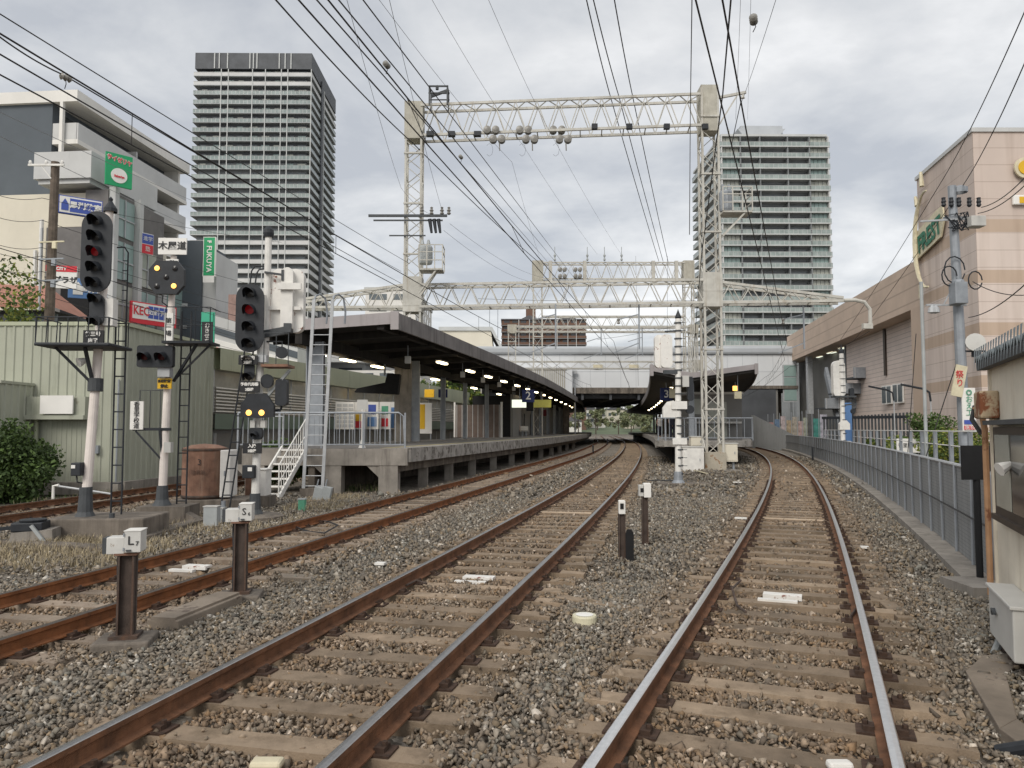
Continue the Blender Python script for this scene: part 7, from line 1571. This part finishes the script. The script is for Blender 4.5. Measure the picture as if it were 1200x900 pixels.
grass('weeds', 'thin green weeds along the foot of the green shed', [(-12.4,-11.6,17,24,.35),(-11.4,-10.9,24,31,.25),(-5.5,-4.2,24.5,30,.15)], 700, .22, 3, [leaf_m, straw2])
# old concrete curbs half buried in the weeds
for i, (a, b, lab) in enumerate((((0, 640), (150, 650), 'half buried concrete curb in the dry grass before the five lamp signal'), ((150, 640), (240, 612), 'half buried concrete curb between the lamp signals'), ((215, 590), (262, 606), 'slanted concrete curb beside the rusty cabinet'))):
    p, q = G_(*a), G_(*b); t = thing('concrete_curb', lab, 'curb', (p[0], p[1], GZ)); MB().bar((0,0,.02),(q[0]-p[0],q[1]-p[1],.02), .3, .2).build('curb', concrete_d, t, bevel=.02)
g = G_(38, 640); t = thing('switch_machine', 'black and grey rail lubricator box on a concrete block in the dry grass', 'equipment', (g[0], g[1], GZ), R(15))
MB().prism([(-.32,0),(.38,0),(.36,.30),(-.25,.26)][::-1], -.25, .25).build('block', concrete, t); MB().box(-.28,.2,-.22,.25,.27,.42).lathe([(.2,.42),(.22,.46),(0,.48)], 14, c=(0,0,0)).build('housing', black_p, t, bevel=.02); MB().bar((.05,-.27,.38),(.34,-.3,.0), .05).build('lever', grey_box, t); MB().bar((-.7,-.1,.3),(-.2,-.1,.34), .06).build('rod', black_p, t)
g = G_(62, 590); t = thing('white_pipe', 'small white topped bent pipe lying before the shed plinth', 'pipe', (g[0], g[1], 0)); MB().tube([(0,0,-.2),(0,0,.22),(.15,0,.24)], .04, 8).build('stub', white_p, t); MB().tube([(.1,0,.22),(1.5,.1,.0)], .03, 6).build('pipe', galv_l, t)

# ---------------- people ----------------
def person(label, loc, rz, pose, top, bot):
    t = thing('person', label, 'person', loc, rz)
    sit = pose == 'sit'; hp = .48 if sit else .92
    V = [(0,0,hp), (0,.01,hp+.28), (0,.02,hp+.50), (0,0,hp+.60), (0,-.01,hp+.72)]; Rr = [.14,.13,.15,.055,.10]; E_ = [(0,1),(1,2),(2,3),(3,4)]
    for s in (-1, 1):
        b = len(V)
        if sit: V += [(s*.10,-.02,hp), (s*.11,-.42,hp+.02), (s*.11,-.42,.08), (s*.11,-.55,.04)]
        else: V += [(s*.09,0,hp-.06), (s*.10,-.02+s*.06,.50), (s*.10,.02+s*.09,.08), (s*.10,-.12+s*.09,.04)]
        Rr += [.10,.065,.042,.035]; E_ += [(0,b),(b,b+1),(b+1,b+2),(b+2,b+3)]
        b = len(V); V += [(s*.19,.01,hp+.48), (s*.24,.03,hp+.22), (s*.20,-.16 if sit else -.04,hp+.02), (s*.19,-.22 if sit else -.05,hp-.06)]; Rr += [.06,.045,.033,.03]; E_ += [(2,b),(b,b+1),(b+1,b+2),(b+2,b+3)]
    me = bpy.data.meshes.new('body'); me.from_pydata(V, E_, []); o = bpy.data.objects.new('body', me); COL.objects.link(o); o.parent = t; md = o.modifiers.new('s', 'SKIN')
    for i, q in enumerate(me.skin_vertices[0].data if me.skin_vertices else []): q.radius = (Rr[i]*.9, Rr[i]*.75); q.use_root = i == 0
    if not me.skin_vertices:
        o.modifiers.remove(md); bpy.context.view_layer.objects.active = o; o.select_set(True); bpy.ops.object.modifier_add(type='SKIN')
        for i, q in enumerate(me.skin_vertices[0].data): q.radius = (Rr[i]*.9, Rr[i]*.75); q.use_root = i == 0
        o.select_set(False)
    sb = o.modifiers.new('ss', 'SUBSURF'); sb.levels = 1; sb.render_levels = 1; me.materials.append(skin)
    z = hp
    MB().lathe([(.02,z+.57),(.12,z+.54),(.19,z+.46),(.17,z+.2),(.165,z-.05)], 14).build('shirt', top, t)
    if not sit:
        for s in (-1, 1): MB().tube([(s*.08,0,z+.02),(s*.10,-.02+s*.06,.5),(s*.10,.02+s*.09,.1)], [.115,.085,.065], 8).build('trousers', bot, t)
    else:
        for s in (-1, 1): MB().tube([(s*.09,.05,z),(s*.11,-.44,z+.02),(s*.11,-.43,.12)], [.12,.085,.06], 8).build('trousers', bot, t)
    MB().lathe([(.10,z+.72),(.112,z+.78),(.09,z+.84),(0,z+.865)], 12, c=(0,.015,0)).build('hair', hair, t)
p = W(596, 505, 62.5); person('person in dark clothes sitting on the bench of the first platform', (TL(63)-5.6, 62.75, 1.15), 0, 'sit', cloth_d, cloth_d)
p = W(773, 500, 62); person('person in pale top standing under the second canopy beside the lit lamps', (p.x, 62, 1.12), .4, 'stand', cloth_l, cloth_d)
p = W(788, 500, 50); person('person in black coat standing behind the second platform railing', (p.x, 50, 1.12), 2.8, 'stand', cloth_d, cloth_d)
